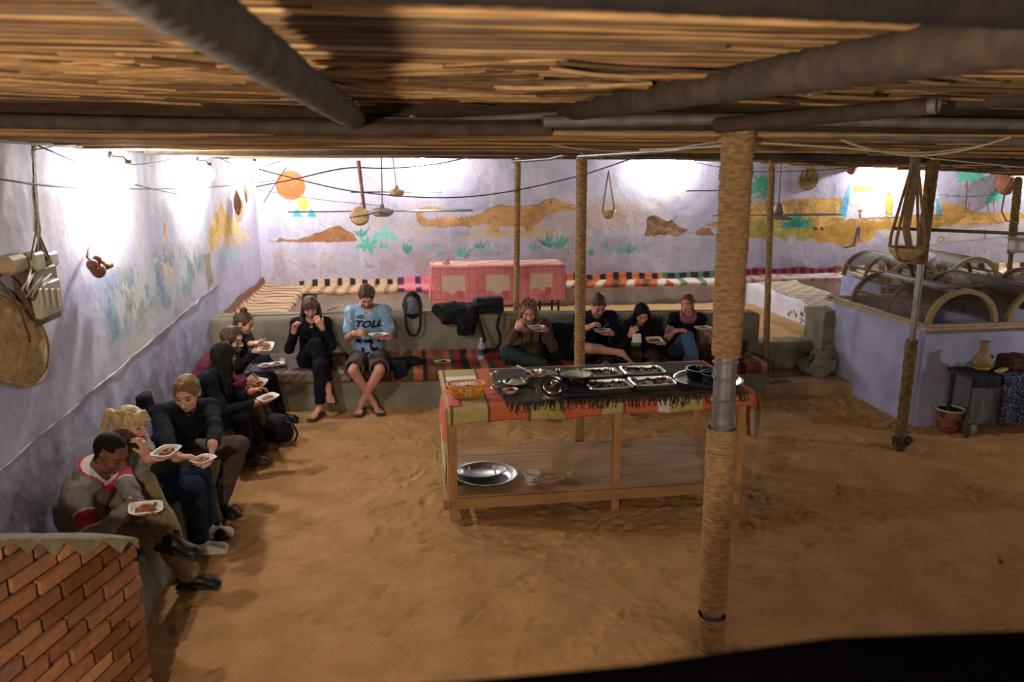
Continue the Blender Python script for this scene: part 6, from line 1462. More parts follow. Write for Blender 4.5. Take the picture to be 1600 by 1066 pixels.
# ------------------------------------------------------------------ food trays in hands and on benches
def hand_mid(o, k): e, w = o['AR'][k]; return w
def held(i, k, label, d, dx, up=.026, rz=0, seed=1, fork=False, food=M_food, sx=1.0, tilt=(0, 0)):
    w = PE[i]['AR'][k][1]; return tray_food(label, Vector((w[0]+d[0]+dx[0], w[1]+d[1]+dx[1], w[2]+up)), rz, tilt, sx, seed, food, 'foam food trays', fork)
held(1, 'L', 'foam food tray held by the man in the grey hooded top', (.05, -.09), (0, 0), .03, .3, 1, tilt=(.12, .08), sx=.95)
held(2, 'L', 'foam food tray held by the blonde woman', (.09, -.03), (0, 0), .03, 1.3, 2, tilt=(0, -.05), sx=.95)
w = PE[3]['AR']['R'][1]; tray_food('foam food tray on the knee of the man in the black zip jumper', Vector((w[0]+.17, w[1]-.03, w[2]-.03)), .9, (0, 0), .85, 3, M_food, 'foam food trays')
held(4, 'R', 'foam food tray held out by the woman with long black hair', (.11, .0), (0, 0), .028, .7, 4, sx=.95, tilt=(.05, -.12))
held(5, 'L', 'foam food tray held by the man with glasses', (.10, -.02), (0, 0), .028, 1.2, 5, tilt=(.1, -.3), sx=.9)
held(6, 'R', 'foam food tray held by the woman with the top bun', (.10, -.02), (0, 0), .028, 1.5, 6, tilt=(0, -.3), sx=.9)
held(8, 'L', 'heaped foam food tray held by the man in the blue jersey', (-.11, -.02), (0, 0), .028, .1, 7, sx=1.1)
held(9, 'L', 'foam food tray held by the man with the olive scarf', (-.11, -.02), (0, 0), .028, .1, 8, fork=True, sx=1.1)
held(10, 'L', 'foam food tray held by the man in navy behind the slim post', (-.11, -.02), (0, 0), .028, -.1, 9, fork=True, sx=1.1)
held(11, 'L', 'foam food tray held by the woman in the black hoodie', (-.12, -.02), (0, 0), .028, .0, 10, sx=1.1, tilt=(.3, 0))
held(12, 'L', 'foam food tray held by the woman with the mauve scarf', (-.12, -.02), (0, 0), .028, .0, 11, sx=1.1)
w = PE[11]['AR']['R'][1]; F = Field(w-.2, w+.2, .005); c_ = w+np.array([.06, -.07, -.03]); F.boxr(c_, (.045, .028, .06), rd=.02); F.boxr(c_-np.array([.01, 0, .05]), (.05, .03, .03), rd=.02, k=.02); F.bump(25, .006, .02, 5)
tag(field_obj('snack_packet', F, [M_foam, M_green], None, lambda C: (C[:, 2] < c_[2]-.03).astype(int)), 'green and white packet held by the woman in the black hoodie', 'packet')
# ------------------------------------------------------------------ rugs and cloths on the benches
def rug(label, P0, P1, prof, cfn, nu, nv=14, name='bench_rug', wob=.008, cat='rug', group='striped rugs on the patio benches', seed=1, thick=.008):
    """P0->P1 along the bench foot line (at the wall); prof = (out, z) from the wall towards the viewer"""
    P0 = np.array(P0, float); P1 = np.array(P1, float); L_ = np.hypot(*(P1-P0)); d = (P1-P0)/L_; n = np.array([d[1], -d[0]]); f, T = prof_fn(prof)
    def fn(u, v):
        (o, z), t = f(v); s = u*L_; w = float(noise3(s*3+seed, v*3, seed)); p = P0+d*s+n*(o+(w*.03 if v > .9 else 0)); return (p[0], p[1], z+wob*float(noise3(s*5, v*4, seed+2))+(w*.02 if v < .1 or v > .9 else 0))
    o = hgrid(name, fn, nu, nv, CL['m'], thick=thick, cfn=lambda u, v: cfn(u*L_, v)); return tag(o, label, cat, group)
def blocks(cols, w, soft=.0):
    def f(s, v): k = s/w+.15*math.sin(s*3); return cols[int(k) % len(cols)]
    return f
tan, dkb, blk_, red, org, olv, pnk, crm, grn, prp = rgb(192, 162, 130), rgb(110, 76, 56), rgb(52, 44, 42), rgb(150, 44, 44), rgb(186, 104, 66), rgb(92, 88, 58), rgb(214, 116, 124), rgb(216, 204, 182), rgb(70, 110, 90), rgb(84, 52, 84)
bp = lambda z: [(.012, z+.10), (.03, z+.015), (.10, z+.012), (.46, z+.012), (.515, z-.0), (.525, z-.045)]
rug('tan rug with thin dark lines on the patio bench by the left wall', (-2.04, 8.95), (-2.04, 12.0), [(.02, .92), (.05, .81), (.12, .797), (.60, .797), (.645, .78), (.655, .74)], lambda s, v: (dkb if (s*4.2) % 1 < .26 else tan) if v > .12 else dkb, 120, seed=3, wob=.014)
rug('tan rug with black blocks along the foot of the mural, left end', (-1.50, 12.0), (-.02, 12.0), bp(.765), lambda s, v: (blk_ if (s*5.3) % 1 < .42 and v < .24 else (rgb(150, 122, 92) if (s*5.3+v*.3) % 1 < .4 else tan)), 90, seed=4)
rug('pink and purple checked rug between the tan rug and the pink table', (-.02, 12.0), (1.0, 12.0), bp(.765), lambda s, v: (prp if (s*3.8) % 1 < .35 else pnk) if v < .26 else ((pnk if (s*3.8) % 1 > .35 else prp) if v > .8 else rgb(206, 130, 136)), 60, seed=5)
rug('orange and black striped rug right of the pink table', (2.1, 12.0), (4.25, 12.0), bp(.765), lambda s, v: (blk_ if (s*4.6) % 1 < .5 else org) if v < .30 else ((org, crm, rgb(180, 90, 70), dkb)[int(s*8+v*2) % 4]), 110, seed=6)
rug('cream and green striped rug behind the thick post', (4.25, 12.0), (5.3, 12.0), bp(.765), lambda s, v: (grn if (s*5) % 1 < .4 else blk_) if v < .25 else ((crm, crm, rgb(120, 130, 116))[int(s*9+v) % 3]), 60, seed=7)
rug('dark red rug under the woven disc', (5.3, 12.0), (7.25, 12.0), bp(.79), lambda s, v: (rgb(70, 34, 46) if (s*6) % 1 < .5 else rgb(132, 44, 50)) if v < .26 else (rgb(150, 96, 96) if (s*4) % 1 < .3 else rgb(172, 146, 142)), 90, seed=8)
rug('cream and brown blocked rug below the painted white house', (7.25, 12.0), (11.9, 12.0), bp(.81), lambda s, v: (((dkb, tan, blk_, crm, olv, tan)[int(s*7.5) % 6]) if v < .26 else (crm if (s*5+v*.4) % 1 < .7 else dkb)), 220, seed=9)
rug('cream rug with thin dark stripes on the white plastered bench', (6.30, 11.50), (6.06, 8.98), [(0.0, .755), (.2, .757), (.62, .757), (.665, .745), (.68, .71)], lambda s, v: (rgb(96, 80, 66) if (s*9.5+v*.6) % 1 < .33 else rgb(206, 188, 162)), 130, seed=10)
# reverse winding rugs along y need their outward side to face -x
def mid_z(x): return .42*(1-.03*(x+1.5)/2)
cols9 = [rgb(128, 44, 42), rgb(84, 76, 54), rgb(168, 98, 66), rgb(58, 48, 42), rgb(126, 82, 60), dkb, rgb(160, 92, 62), rgb(78, 76, 56), rgb(138, 48, 46), rgb(52, 44, 40), rgb(150, 80, 60), dkb, rgb(170, 118, 84), rgb(66, 62, 48)]
def mid_rug(x0, x1, label, cf, seed, z_off=0):
    def fn(u, v):
        x = x0+(x1-x0)*u; zz = mid_z(x)+.006; yf = 8.215-(x+1.5)*.046; f, T = prof_fn([(8.64, zz+.10), (8.615, zz+.015), (8.5, zz+.006), (yf+.03, zz+.006), (yf-.015, zz-.006), (yf-.022, zz-.09), (yf-.024, zz-.115)]); (y, z), t = f(v)
        return (x, y-.004*math.sin(x*40), z+.004*float(noise3(x*8, v*5, seed))+(.012*float(noise3(x*5, 0, seed)) if v > .95 else 0))
    return hgrid('bench_rug', fn, int((x1-x0)*60), 30, CL['m'], thick=.007, cfn=lambda u, v: cf(x0+(x1-x0)*u, v))
def c9(x, v):
    k = int(x*13.5+.25*math.sin(x*9)+.2*math.sin(x*23)); return cols9[k % len(cols9)]
tag(mid_rug(.05, 4.12, '', c9, 3), 'long red, orange and olive striped rug on the middle bench', 'rug')
tag(mid_rug(-1.45, -.55, '', lambda x, v: (rgb(150, 138, 122) if (int(x*30)+int(v*20)) % 3 == 0 else rgb(120, 104, 92)) if v > .72 else rgb(112, 96, 92), 5), 'worn grey cloth with a pale crochet edge at the left end of the middle bench', 'cloth')
tag(mid_rug(-.55, .05, '', lambda x, v: (dkb, olv, rgb(80, 60, 50))[int(x*9) % 3], 6), 'dull brown striped cloth under the man in the blue jersey', 'cloth')
# grey-striped towel on the left bench
def tw(u, v):
    (x, z), t = prof_fn([(-2.02, .50), (-2.0, .375), (-1.6, .372), (-1.525, .368), (-1.515, .30)])[0](v); return (x, 5.30+u*.36, z+.004*math.sin(u*20+v*9))
tag(hgrid('towel', tw, 24, 24, CL['m'], thick=.008, cfn=lambda u, v: (rgb(176, 168, 158), rgb(96, 110, 120), rgb(196, 186, 170))[int(v*16) % 3]), 'grey striped towel on the left bench between the blonde woman and the man in black', 'towel')

# ------------------------------------------------------------------ pink-clothed table on the patio
r = root('patio_table', 'metal-framed table under a pink checked cloth on the patio', 'table', (1.38, 10.86, .45))
M_frame = mat('dark_frame', '#2e2823', '#453c34', scale=20, rough=.6)
for (x, y) in ((-.86, -.22), (.86, -.22), (-.86, .24), (.86, .24), (.62, -.05)):
    b = MB(); b.box((x, y, .36), (.03, .03, .72), bev=.003); b.build('leg', M_frame, r)
b = MB(); b.box((0, 0, .735), (1.78, .54, .03), bev=.004); b.build('tabletop', M_frame, r)
for yy in (-.22, .24):
    b = MB(); b.box((0, yy, .19), (1.72, .025, .025), bev=.003); b.build('cross_bar', M_frame, r)
pf, PT = prof_fn([(11.15, 1.215), (10.60, 1.215), (10.565, 1.20), (10.555, 1.0), (10.545, .70)])
def pcol(u, v):
    x = u*1.84; t = v*PT; c = rgb(212, 132, 134)
    if (x*10) % 1 < .12 or (t*10) % 1 < .12: c = rgb(200, 110, 114)
    if t > .62:
        for cx_ in (.28, .90, 1.50):
            if abs(x-cx_) < .16 and .70 < t < .92+.02*math.sin(x*30): c = rgb(206, 184, 168)
            if abs(x-cx_-.10) < .05 and .90 < t < 1.0: c = rgb(196, 96, 104)
    elif t < .5: c = rgb(206, 176, 160) if (int(x*6)+int(t*8)) % 3 else rgb(204, 140, 130)
    return c
def pfn(u, v):
    (y, z), t = pf(v); k = max(0, 1.2-z)/.5; x = .455+u*1.86; return (x+.01*math.sin(u*40)*k, y-.012*(1+math.sin(x*14))*k, z-.05*k*(1-u)*.8+.02*k*math.sin(u*9)+(.004*math.sin(x*9+y*8)))
o = hgrid('tablecloth', pfn, 140, 80, CL['m'], cfn=pcol); tag(o, 'pink checked cloth with pale squares on the patio table', 'tablecloth')
for sg, xx in ((-1, .452), (1, 2.318)):
    f5, _ = prof_fn([(xx-sg*.03, 1.217), (xx, 1.20), (xx+sg*.012, .95), (xx+sg*.02, .72)])
    hgrid('side_drape', lambda u, v: (f5(v)[0][0]+.01*math.sin(u*18)*v, 10.56+u*.58, f5(v)[0][1]), 30, 24, CL['m'], o, cfn=lambda u, v: rgb(212, 132, 134) if (u*6) % 1 > .15 and (v*5) % 1 > .15 else rgb(190, 90, 96))
b = MB(); b.lathe([(0, 0), (.05, .002), (.06, .02), (.045, .04), (.02, .06), (0, .065)], n=16, sy=.7); tag(b.build('small_pot', M_bread, smooth=True, loc=(.66, 10.75, 1.225)), 'small clay dish on the left end of the pink tablecloth', 'dish')
for k, px in enumerate((861, 873, 887)):
    p = aty(px, 492, 10.15 if k else 10.15); b = MB(); b.lathe([(0, 0), (.035, 0), (.05, .03), (.075, .06), (.078, .062), (.07, .058), (.045, .03), (0, .012)], n=20)
    tag(b.build('clay_bowl', mat('olive_clay', '#4c4630', '#635b40', scale=20, rough=.8), smooth=True, loc=(p[0], 10.15, .452)), ('small olive bowl on the patio sand, leftmost of three by the pink table', 'small olive bowl on the patio sand, middle of three by the pink table', 'small olive bowl on the patio sand, rightmost of three by the pink table')[k], 'bowl', 'bowls by the pink table')

# ------------------------------------------------------------------ bags and clothes left on the benches
M_bag = mat('bag_black', '#0e0e10', '#19191c', scale=40, rough=.75, bump=.02, bscale=200); M_bagG = mat('bag_grey', '#4d5052', '#6a6e70', scale=30, rough=.8); M_coat = mat('coat_black', '#0b0b10', '#15151c', scale=30, rough=.95)
p = aty(645, 493, 8.68); r = root('backpack', 'grey and black backpack propped on top of the cement wall', 'backpack', (p[0], 8.70, .91))
F = Field((-.2, -.3, -.4), (.2, .3, .35), .006); F.ell((0, .06, .10), (.115, .085, .17), k=.02); F.ell((0, -.01, .06), (.09, .07, .11), k=.03); F.bump(20, .006, .02, 3)
V, Fq = F.mesh(); link('pack_body', mkmesh('pack_body', V, Fq, [M_bag, M_bagG], ((V[Fq].mean(1)[:, 1] < .0) & (V[Fq].mean(1)[:, 2] > .03)).astype(int)), r)
for sg in (-1, 1):
    b = MB(); b.tube([(sg*.07, -.03, .16), (sg*.085, -.10, .05), (sg*.08, -.115, -.10), (sg*.045, -.11, -.20), (sg*.0, -.10, -.22)], [.014]*5, 8, flat=.4); b.build('strap', M_bag, r, smooth=True)
F = Field((.30, 8.42, .45), (1.1, 9.05, 1.18), .008); c0 = aty(684, 492, 8.62)
F.boxr((.62, 8.78, .965), (.24, .20, .030), rd=.03); F.boxr((.66, 8.60, .90), (.19, .045, .09), rd=.04, k=.04); F.boxr((.74, 8.59, .79), (.11, .038, .12), rd=.035, k=.04); F.cap((.40, 8.66, .99), (.50, 8.60, .86), .05, .045, k=.04); F.ell((.60, 8.70, 1.0), (.15, .10, .05), k=.03); F.ell((.82, 8.62, .90), (.06, .06, .10), k=.04)
F.bump(9, .018, .04, 4); F.bump(24, .006, .03, 5); tag(field_obj('black_jacket', F, M_coat), 'black jacket draped over the cement wall right of the backpack', 'jacket')
r = root('shoulder_bag', 'black shoulder bag with hanging straps on the cement wall', 'bag', (1.01, 8.72, .93)); F = Field((-.25, -.25, -.15), (.25, .25, .3), .006); F.boxr((0, 0, .075), (.175, .10, .085), rd=.04); F.boxr((0, -.05, .115), (.165, .085, .055), rd=.035, k=.02); F.ell((.12, -.05, .05), (.06, .07, .08), k=.02); F.bump(18, .005, .02, 6)
V, Fq = F.mesh(); link('bag_body', mkmesh('bag_body', V, Fq, M_bag), r)
b = MB(); b.tube([(-.15, -.08, .08), (-.14, -.14, -.05), (-.10, -.15, -.18), (-.06, -.16, -.30), (-.10, -.17, -.38), (-.04, -.18, -.43), (.05, -.17, -.42), (.11, -.16, -.36), (.12, -.15, -.26), (.08, -.15, -.16), (.11, -.13, -.05), (.13, -.09, .06)], .018, 8, flat=.35); b.build('strap', M_bag, r, smooth=True)
def lump(name, label, cat, c, hs, m, seed=1, amp=.012, fr=14, rd=.03, extra=None, group=None, h=.007):
    c = np.array(c, float); hs = np.array(hs, float); F = Field(c-hs-.09, c+hs+.09, h); F.boxr(c, hs, rd=min(rd, min(hs)*.98))
    if extra:
        for (o, e_) in extra: F.ell(c+np.array(o), e_, k=.03)
    F.bump(fr, amp, .03, seed); o = field_obj(name, F, m, None, None, tuple(c)); o.location = tuple(c); return tag(o, label, cat, group)
lump('hat', 'flat black cap on the striped rug beside the man in blue', 'hat', (.11, 8.38, .445), (.10, .09, .030), M_coat, 2, .006, 10, extra=[((0, 0, .01), (.11, .095, .045))])
p = aty(691, 559, 8.40); tray_food('empty foam tray left on the striped rug', Vector((p[0], 8.40, .415)), .1, (0, 0), 1.1, 21, M_meat, 'foam food trays')
r = root('water_bottle', 'clear water bottle with a blue label on the striped rug', 'bottle', (.90, 8.48, .405)); b = MB(); b.lathe([(0, 0), (.036, .002), (.040, .02), (.038, .05), (.041, .08), (.041, .16), (.038, .185), (.018, .225), (.013, .23), (.013, .245)], n=24); b.build('bottle_body', M_clear, r, smooth=True)
b = MB(); b.lathe([(.0420, .07), (.0420, .14)], n=24); b.build('label_band', M_labelblue, r, smooth=True); b = MB(); b.lathe([(0, .262), (.015, .260), (.0155, .243), (.013, .243)], n=16); b.build('cap', M_foam, r, smooth=True)
b = MB(); b.box((0, 0, 0), (.17, .12, .09), bev=.01, rot=.1); tag(b.build('red_box', mat('red_box', '#5e1c1a', '#70282a', scale=30, rough=.7), loc=(1.02, 8.50, .448)), 'dark red box on the rug right of the water bottle', 'box')
r = root('camera', 'black camera with a big lens on the rug beside the curly-haired man', 'camera', (1.19, 8.26, .455), .4); b = MB(); b.box((0, 0, 0), (.13, .06, .09), bev=.012); b.box((0, 0, .055), (.05, .045, .03), bev=.008); b.build('camera_body', M_bag, r, smooth=False, ang=30)
b = MB(); b.lathe([(.036, 0), (.038, .03), (.041, .035), (.041, .07), (.036, .075), (.034, .06), (0, .055)], n=28, rot=Matrix.Rotation(math.pi/2, 3, 'X'), c=(0, -.03, 0)); b.lathe([(.0385, .030), (.042, .032), (.0385, .036)], n=28, rot=Matrix.Rotation(math.pi/2, 3, 'X'), c=(0, -.03, 0)); b.build('lens', M_bag, r, smooth=True, ang=40)
b = MB(); b.lathe([(.0425, .034), (.0425, .046)], n=28, rot=Matrix.Rotation(math.pi/2, 3, 'X'), c=(0, -.03, 0)); b.build('lens_ring', M_bagG, r, smooth=True)
lump('folded_jacket', 'black folded jacket on the bench between the scarf man and the slim post', 'jacket', (1.82, 8.52, .60), (.15, .10, .22), M_coat, 7, .02, 8, extra=[((0, -.05, -.15), (.2, .16, .08))])
lump('folded_jacket', 'black jacket on the bench edge by the left knee of the man in blue', 'jacket', (-.04, 8.30, .45), (.11, .14, .05), M_coat, 8, .016, 10, extra=[((.03, -.15, -.06), (.09, .04, .09))])
lump('dark_coat', 'dark coat on the bench between the two black-clad women', 'coat', (3.03, 8.58, .52), (.09, .06, .14), M_coat, 9, .018, 9)
lump('holdall', 'brown bag at the right end of the middle bench, behind the thick post', 'bag', (3.86, 8.46, .46), (.17, .12, .09), mat('brown_bag', '#2f2921', '#40382c', scale=25, rough=.9), 10, .018, 9)
lump('white_scarf', 'crumpled pale cloth on top of the brown bag', 'cloth', (3.78, 8.44, .62), (.08, .07, .05), mat('pale_rag', '#8d8a80', '#aaa79c', scale=25, rough=.9), 11, .02, 14)
lump('shawl', 'purple-grey shawl on the corner of the bench beside the woman in the blouse', 'shawl', (-1.42, 8.35, .425), (.20, .12, .03), mat('shawl_purple', '#4d4350', '#6d6070', scale=30, rough=.95), 12, .016, 11)
lump('hat', 'dark round hat in the corner behind the purple-grey shawl', 'hat', (-1.52, 8.56, .48), (.08, .07, .05), M_coat, 13, .006, 9, extra=[((0, 0, -.02), (.12, .10, .02))])
b = MB(); b.lathe([(0, 0), (.03, 0), (.034, .10), (.032, .10), (.028, .006), (0, .006)], n=20); tag(b.build('drinking_glass', M_clear, smooth=True, loc=(-1.30, 8.52, .405)), 'clear drinking glass in the bench corner', 'glass')
for k, (x, y, l) in enumerate(((-1.33, 8.33, 'foam tray on the purple-grey shawl, the upper one'), (-1.44, 8.28, 'foam tray on the purple-grey shawl, the lower one'))): tray_food(l, Vector((x, y, .475)), .3+k, (0, 0), .9, 30+k, M_food, 'foam food trays')
lump('handbag', 'brown handbag on the bench between the woman in the blouse and the man in blue', 'bag', (-.68, 8.46, .47), (.09, .08, .07), mat('brown_leather', '#3a2a20', '#51392a', scale=20, rough=.6), 14, .01, 12)
r = root('backpack', 'black backpack on the sand at the feet of the long-haired woman', 'backpack', (-1.20, 7.25, 0)); F = Field((-.25, -.25, -.02), (.3, .25, .36), .007); F.ell((0, 0, .13), (.14, .12, .15), k=.02); F.ell((.06, -.04, .09), (.10, .09, .09), k=.03); F.bump(14, .012, .03, 6); F.half((0, 0, .002), (0, 0, -1))
V, Fq = F.mesh(); link('pack_body', mkmesh('pack_body', V, Fq, M_bag), r); b = MB(); b.tube([(.08, -.06, .22), (.17, -.12, .20), (.21, -.15, .12), (.18, -.15, .04)], .012, 8, flat=.4); b.build('strap', M_bag, r, smooth=True)
lump('black_bag', 'black bag hung behind the shoulder of the man in the black jumper', 'bag', (-1.93, 5.92, .82), (.05, .09, .10), M_coat, 15, .012, 9)
for (x, y, l) in ((622, 487, 'dry palm leaf on the wall top behind the man in blue'), (510, 489, 'dry leaf scraps on the wall top beside the woman in the blouse')):
    p = aty(x if x == 510 else 527, y, 8.8); b = MB(); rr = random.Random(x)
    for k in range(6): a = rr.uniform(-.5, .5); b.tube([(0, 0, .01), (.07*math.cos(a), .03*math.sin(a), .02+rr.uniform(0, .03)), (.16*math.cos(a), .07*math.sin(a), .02+rr.uniform(0, .06))], [.006, .007, .002], 5, flat=.4)
    tag(b.build('dry_leaves', mat('dry_leaf', '#8a7450', '#a8926a', scale=20, rough=.9), smooth=True, loc=(p[0]+(.0 if x == 510 else .12), 8.80, .955)), l, 'leaves')
# ------------------------------------------------------------------ things on the left wall
WX = XL+.012
r = root('switch_board', 'old switch board with grey boxes on the left wall', 'switch board', (0, 0, 0))
def wp(x, y, o=.0): p = atx(x, y, XL+o); return p
M_pvc = mat('aged_plastic', '#a39a84', '#b8b09a', scale=10, rough=.6); M_bwood = mat('board_wood', '#5c4636', '#6f5642', scale=14, rough=.8)
def wbox(x0, y0, x1, y1, o0, o1, m, name, bev=.008):
    a = wp(x0, y0, o1); c = wp(x1, y1, o1); ys = sorted((a[1], c[1])); zs = sorted((a[2], c[2])); b = MB(); b.box((XL+(o0+o1)/2, sum(ys)/2, sum(zs)/2), (o1-o0, ys[1]-ys[0], zs[1]-zs[0]), bev=bev); return b.build(name, m, r, smooth=False, ang=30)
wbox(46, 424, 98, 494, .0, .09, M_bwood, 'backboard'); wbox(60, 446, 100, 485, .09, .14, M_pvc, 'switch_panel')
wbox(17, 402, 48, 424, .0, .10, mat('box_tan', '#a08a66', '#b8a27e', scale=12, rough=.7), 'junction_box', .02); wbox(54, 396, 74, 421, .0, .12, M_pvc, 'junction_box', .012); wbox(76, 396, 94, 414, .0, .09, M_pvc, 'junction_box', .012); wbox(50, 424, 92, 444, .09, .11, mat('panel_olive', '#6f6a52', rough=.7), 'cover_plate')
for k in range(4): wbox(62+k*9.5, 452, 69+k*9.5, 478, .14, .150, mat('switch_cream', '#bdb7a2', rough=.5), 'switch', .003)
rr = random.Random(6)
M_wire = mat('wire_dark', '#2e2a28', rough=.6); M_wireL = mat('wire_pale', '#b7a98e', rough=.6); M_wireT = mat('wire_tan', '#6d5b48', rough=.7)
bw_ = root('wire_bundle', 'bundle of wires running down the left wall into the switch board', 'wires', (0, 0, 0))
for k in range(12):
    x0 = 38+k*3.2; pts = [wp(x0+rr.uniform(-4, 4), 214, .06), wp(52+rr.uniform(-3, 3), 234, .05), wp(54+rr.uniform(-4, 4), 300, .05), wp(60+rr.uniform(-7, 7), 360, .06), wp(50+k*3+rr.uniform(-3, 3), 400+rr.uniform(-4, 12), .11)]
    b = MB(); b.tube(pts, .0045, 6); b.build('wire', (M_wireT, M_wireL, M_wire)[k % 3], bw_, smooth=True)
for k in range(7):
    b = MB(); y0 = 425+rr.uniform(-8, 10); pts = [wp(48+rr.uniform(-4, 8), y0, .11), wp(36+rr.uniform(-4, 8), y0+25, .12), wp(44+rr.uniform(-4, 12), y0+40, .12), wp(60+rr.uniform(0, 20), y0+10, .15)]; b.tube(pts, .004, 5); b.build('wire', (M_wireL, M_wireT)[k % 2], bw_, smooth=True)
# straw hand fan / woven mat hanging in the near left
M_straw = mat('straw', '#9c8055', '#bb9f70', scale=16, rough=.85, bump=.04, bscale=80)
r = root('woven_basket', 'flat woven straw basket hanging on the near left wall', 'basket', (0, 0, 0))
a0 = wp(-6, 462, .12); a1 = wp(48, 572, .12); c_ = (a0+a1)/2; dv = nrmz(a1-a0)
V = []; nu, nv = 96, 46; cen = np.array([4.20, 1.73]); ax = nrmz(np.array([.88, -.45])); bx = np.array([-ax[1], ax[0]]); Lh, Wh = .50, .215
P = np.zeros((nv, nu, 3))
for i in range(nv):
    for j in range(nu):
        t = i/(nv-1); a = 2*math.pi*j/nu; cx_, sx_ = sup(a, 2.7); u = Lh*cx_*t; v = Wh*sx_*t; bulge = .07*(1-t**3)
        rid = .006*math.sin((u*.75+v*.65)*2*math.pi/.024); q_ = cen+ax*u+bx*v; P[i, j] = (XL+.03+bulge+rid, q_[0], q_[1])
V, Fq, _ = gridmesh(np.concatenate([P, P[:, :1]], 1)); link('woven_front', mkmesh('woven_front', V, Fq, M_straw), r)
b = MB(); b.tube([(XL+.035, *(cen+ax*Lh*sup(a, 2.7)[0]+bx*Wh*sup(a, 2.7)[1])) for a in np.linspace(0, 2*math.pi, 60)], .012, 8, cap=False); b.build('rim', M_straw, r, smooth=True)
b = MB(); b.tube([wp(-20, 420, .02), wp(5, 445, .10), wp(30, 480, .14), wp(44, 520, .15), wp(47, 535, .145)], .006, 6); b.build('strap', mat('brown_strap', '#5b3a26', rough=.8), r, smooth=True)
b = MB(); b.tube([wp(4, 430, .02), wp(-8, 433, .05)], .006, 6); b.build('nail', M_wire, r, smooth=True)
r = root('dried_gourds', 'cluster of small dried gourds on a curved stalk on the left wall', 'gourds', (0, 0, 0)); M_gourd = mat('gourd', '#6b4632', '#8a5e44', scale=20, rough=.5)
b = MB(); b.tube([wp(146, 376, .04), wp(139, 390, .06), wp(136, 402, .07), wp(145, 412, .09)], [.004, .009, .007, .006], 7); b.build('stalk', M_gourd, r, smooth=True)
for (x, y, s_, l_) in ((144, 414, .035, 0), (154, 423, .045, 0), (152, 406, .028, 0), (166, 416, .022, .05), (158, 412, .026, 0), (147, 421, .028, 0)):
    p = wp(x, y, .10); F = Field(p-.12, p+.12, .006); F.ell(p, (s_, s_, s_*1.1)); 
    if l_: F.cap(p, p+np.array([0, .07, .0]), .02, .024, k=.01)
    V, Fq = F.mesh(); link('gourd', mkmesh('gourd', V, Fq, M_gourd), r)
for (x, y, l) in ((371, 318, 'brown gourd hung near the far corner of the left wall'), (384, 300, 'thin dried pod hung near the far corner of the left wall')):
    p = atx(x, y, XL+.06); b = MB(); w_ = .05 if x == 371 else .022; b.lathe([(.003, .20), (.006, .17), (w_*.5, .12), (w_*.85, .06), (w_, .0), (w_*.9, -.06), (w_*.55, -.12), (0, -.16)], c=tuple(p), n=20); tag(b.build('dried_gourd', M_gourd, smooth=True), l, 'gourd')

# ------------------------------------------------------------------ hanging things before the mural
M_rust = mat('rusty_pole', '#7a4e34', '#9a6a48', scale=20, rough=.85); M_fanw = mat('fan_white', '#8f8a84', '#a8a29a', scale=10, rough=.5); M_net = mat('sling_cord', '#6d5843', '#8a7356', scale=30, rough=.9)
def ceiling_fan(label, hub, top, blades, R_, hubR, hm=M_fanw, bm=M_frame, tilt=0.0):
    r = root('ceiling_fan', label, 'fan', hub); h_ = Vector(top)-Vector(hub); b = MB(); b.tube([(0, 0, .03), tuple(h_)], .010, 10); b.lathe([(0, 0), (.03, 0), (.045, -.05), (.03, -.09), (.0, -.09)], c=tuple(h_), n=16); b.build('down_rod', hm, r, smooth=True, ang=40)
    b = MB(); b.lathe([(0, -.07), (hubR*.6, -.065), (hubR*.95, -.03), (hubR, .0), (hubR*.95, .025), (hubR*.5, .04), (.03, .05), (.02, .09), (0, .09)], n=28); b.build('motor', hm, r, smooth=True, ang=40)
    for a in blades:
        b = MB(); d = Vector((math.cos(a), math.sin(a), tilt)); s = Vector((-math.sin(a), math.cos(a), .12)).normalized(); V = []
        for (t, w) in ((hubR*.8, .02), (hubR*1.5, .03), (hubR*1.9, .055), (R_*.95, .07), (R_, .05)):
            for q_ in (-1, 1): V.append(d*t+s*w*q_+Vector((0, 0, .004)))
        V2 = [v-Vector((0, 0, .008)) for v in V]; n = len(V); Fq = [(i, i+1, i+3, i+2) for i in range(0, n-2, 2)]+[(n+i+2, n+i+3, n+i+1, n+i) for i in range(0, n-2, 2)]+[(i+2, i+2+n, i+n, i) for i in range(0, n-2, 2)]+[(i+1, i+1+n, i+3+n, i+3) for i in range(0, n-2, 2)]+[(0, n, n+1, 1), (n-2, n-1, 2*n-1, 2*n-2)]
        b.add(V+V2, Fq); b.build('blade', bm, r)
    return r
h_ = aty(597, 330, 9.75); ceiling_fan('big grey ceiling fan before the painted sun and hills', h_, (h_[0]+.02, 9.75, 2.78), (math.pi+.02, .02, math.radians(255)), 1.12, .145)
h_ = aty(620, 300, 10.9); ceiling_fan('small far ceiling fan above the crocodile tail', h_, (h_[0]-.05, 10.9, 2.80), (math.pi+.05, .03, 1.4), .62, .10, M_bread)
h_ = aty(1216, 336, 10.2); r = ceiling_fan('dark bell-hubbed ceiling fan right of the thick post', h_, (h_[0]-.02, 10.2, 2.72), (math.pi-.0, .0, math.radians(250)), .95, .07, mat('dark_bell', '#5c564c', '#6f685c', scale=14, rough=.6), M_frame)
b = MB(); b.lathe([(.03, .16), (.05, .14), (.075, .05), (.08, .03), (.07, .03)], n=20); b.build('bell_cover', mat('bell', '#7c776a', rough=.6), r, smooth=True)
h_ = aty(1128, 298, 11.0); ceiling_fan('far dark ceiling fan half hidden by the thick post', h_, (h_[0], 11.0, 2.72), (math.pi+.02, .3), .55, .05, M_frame, M_frame)
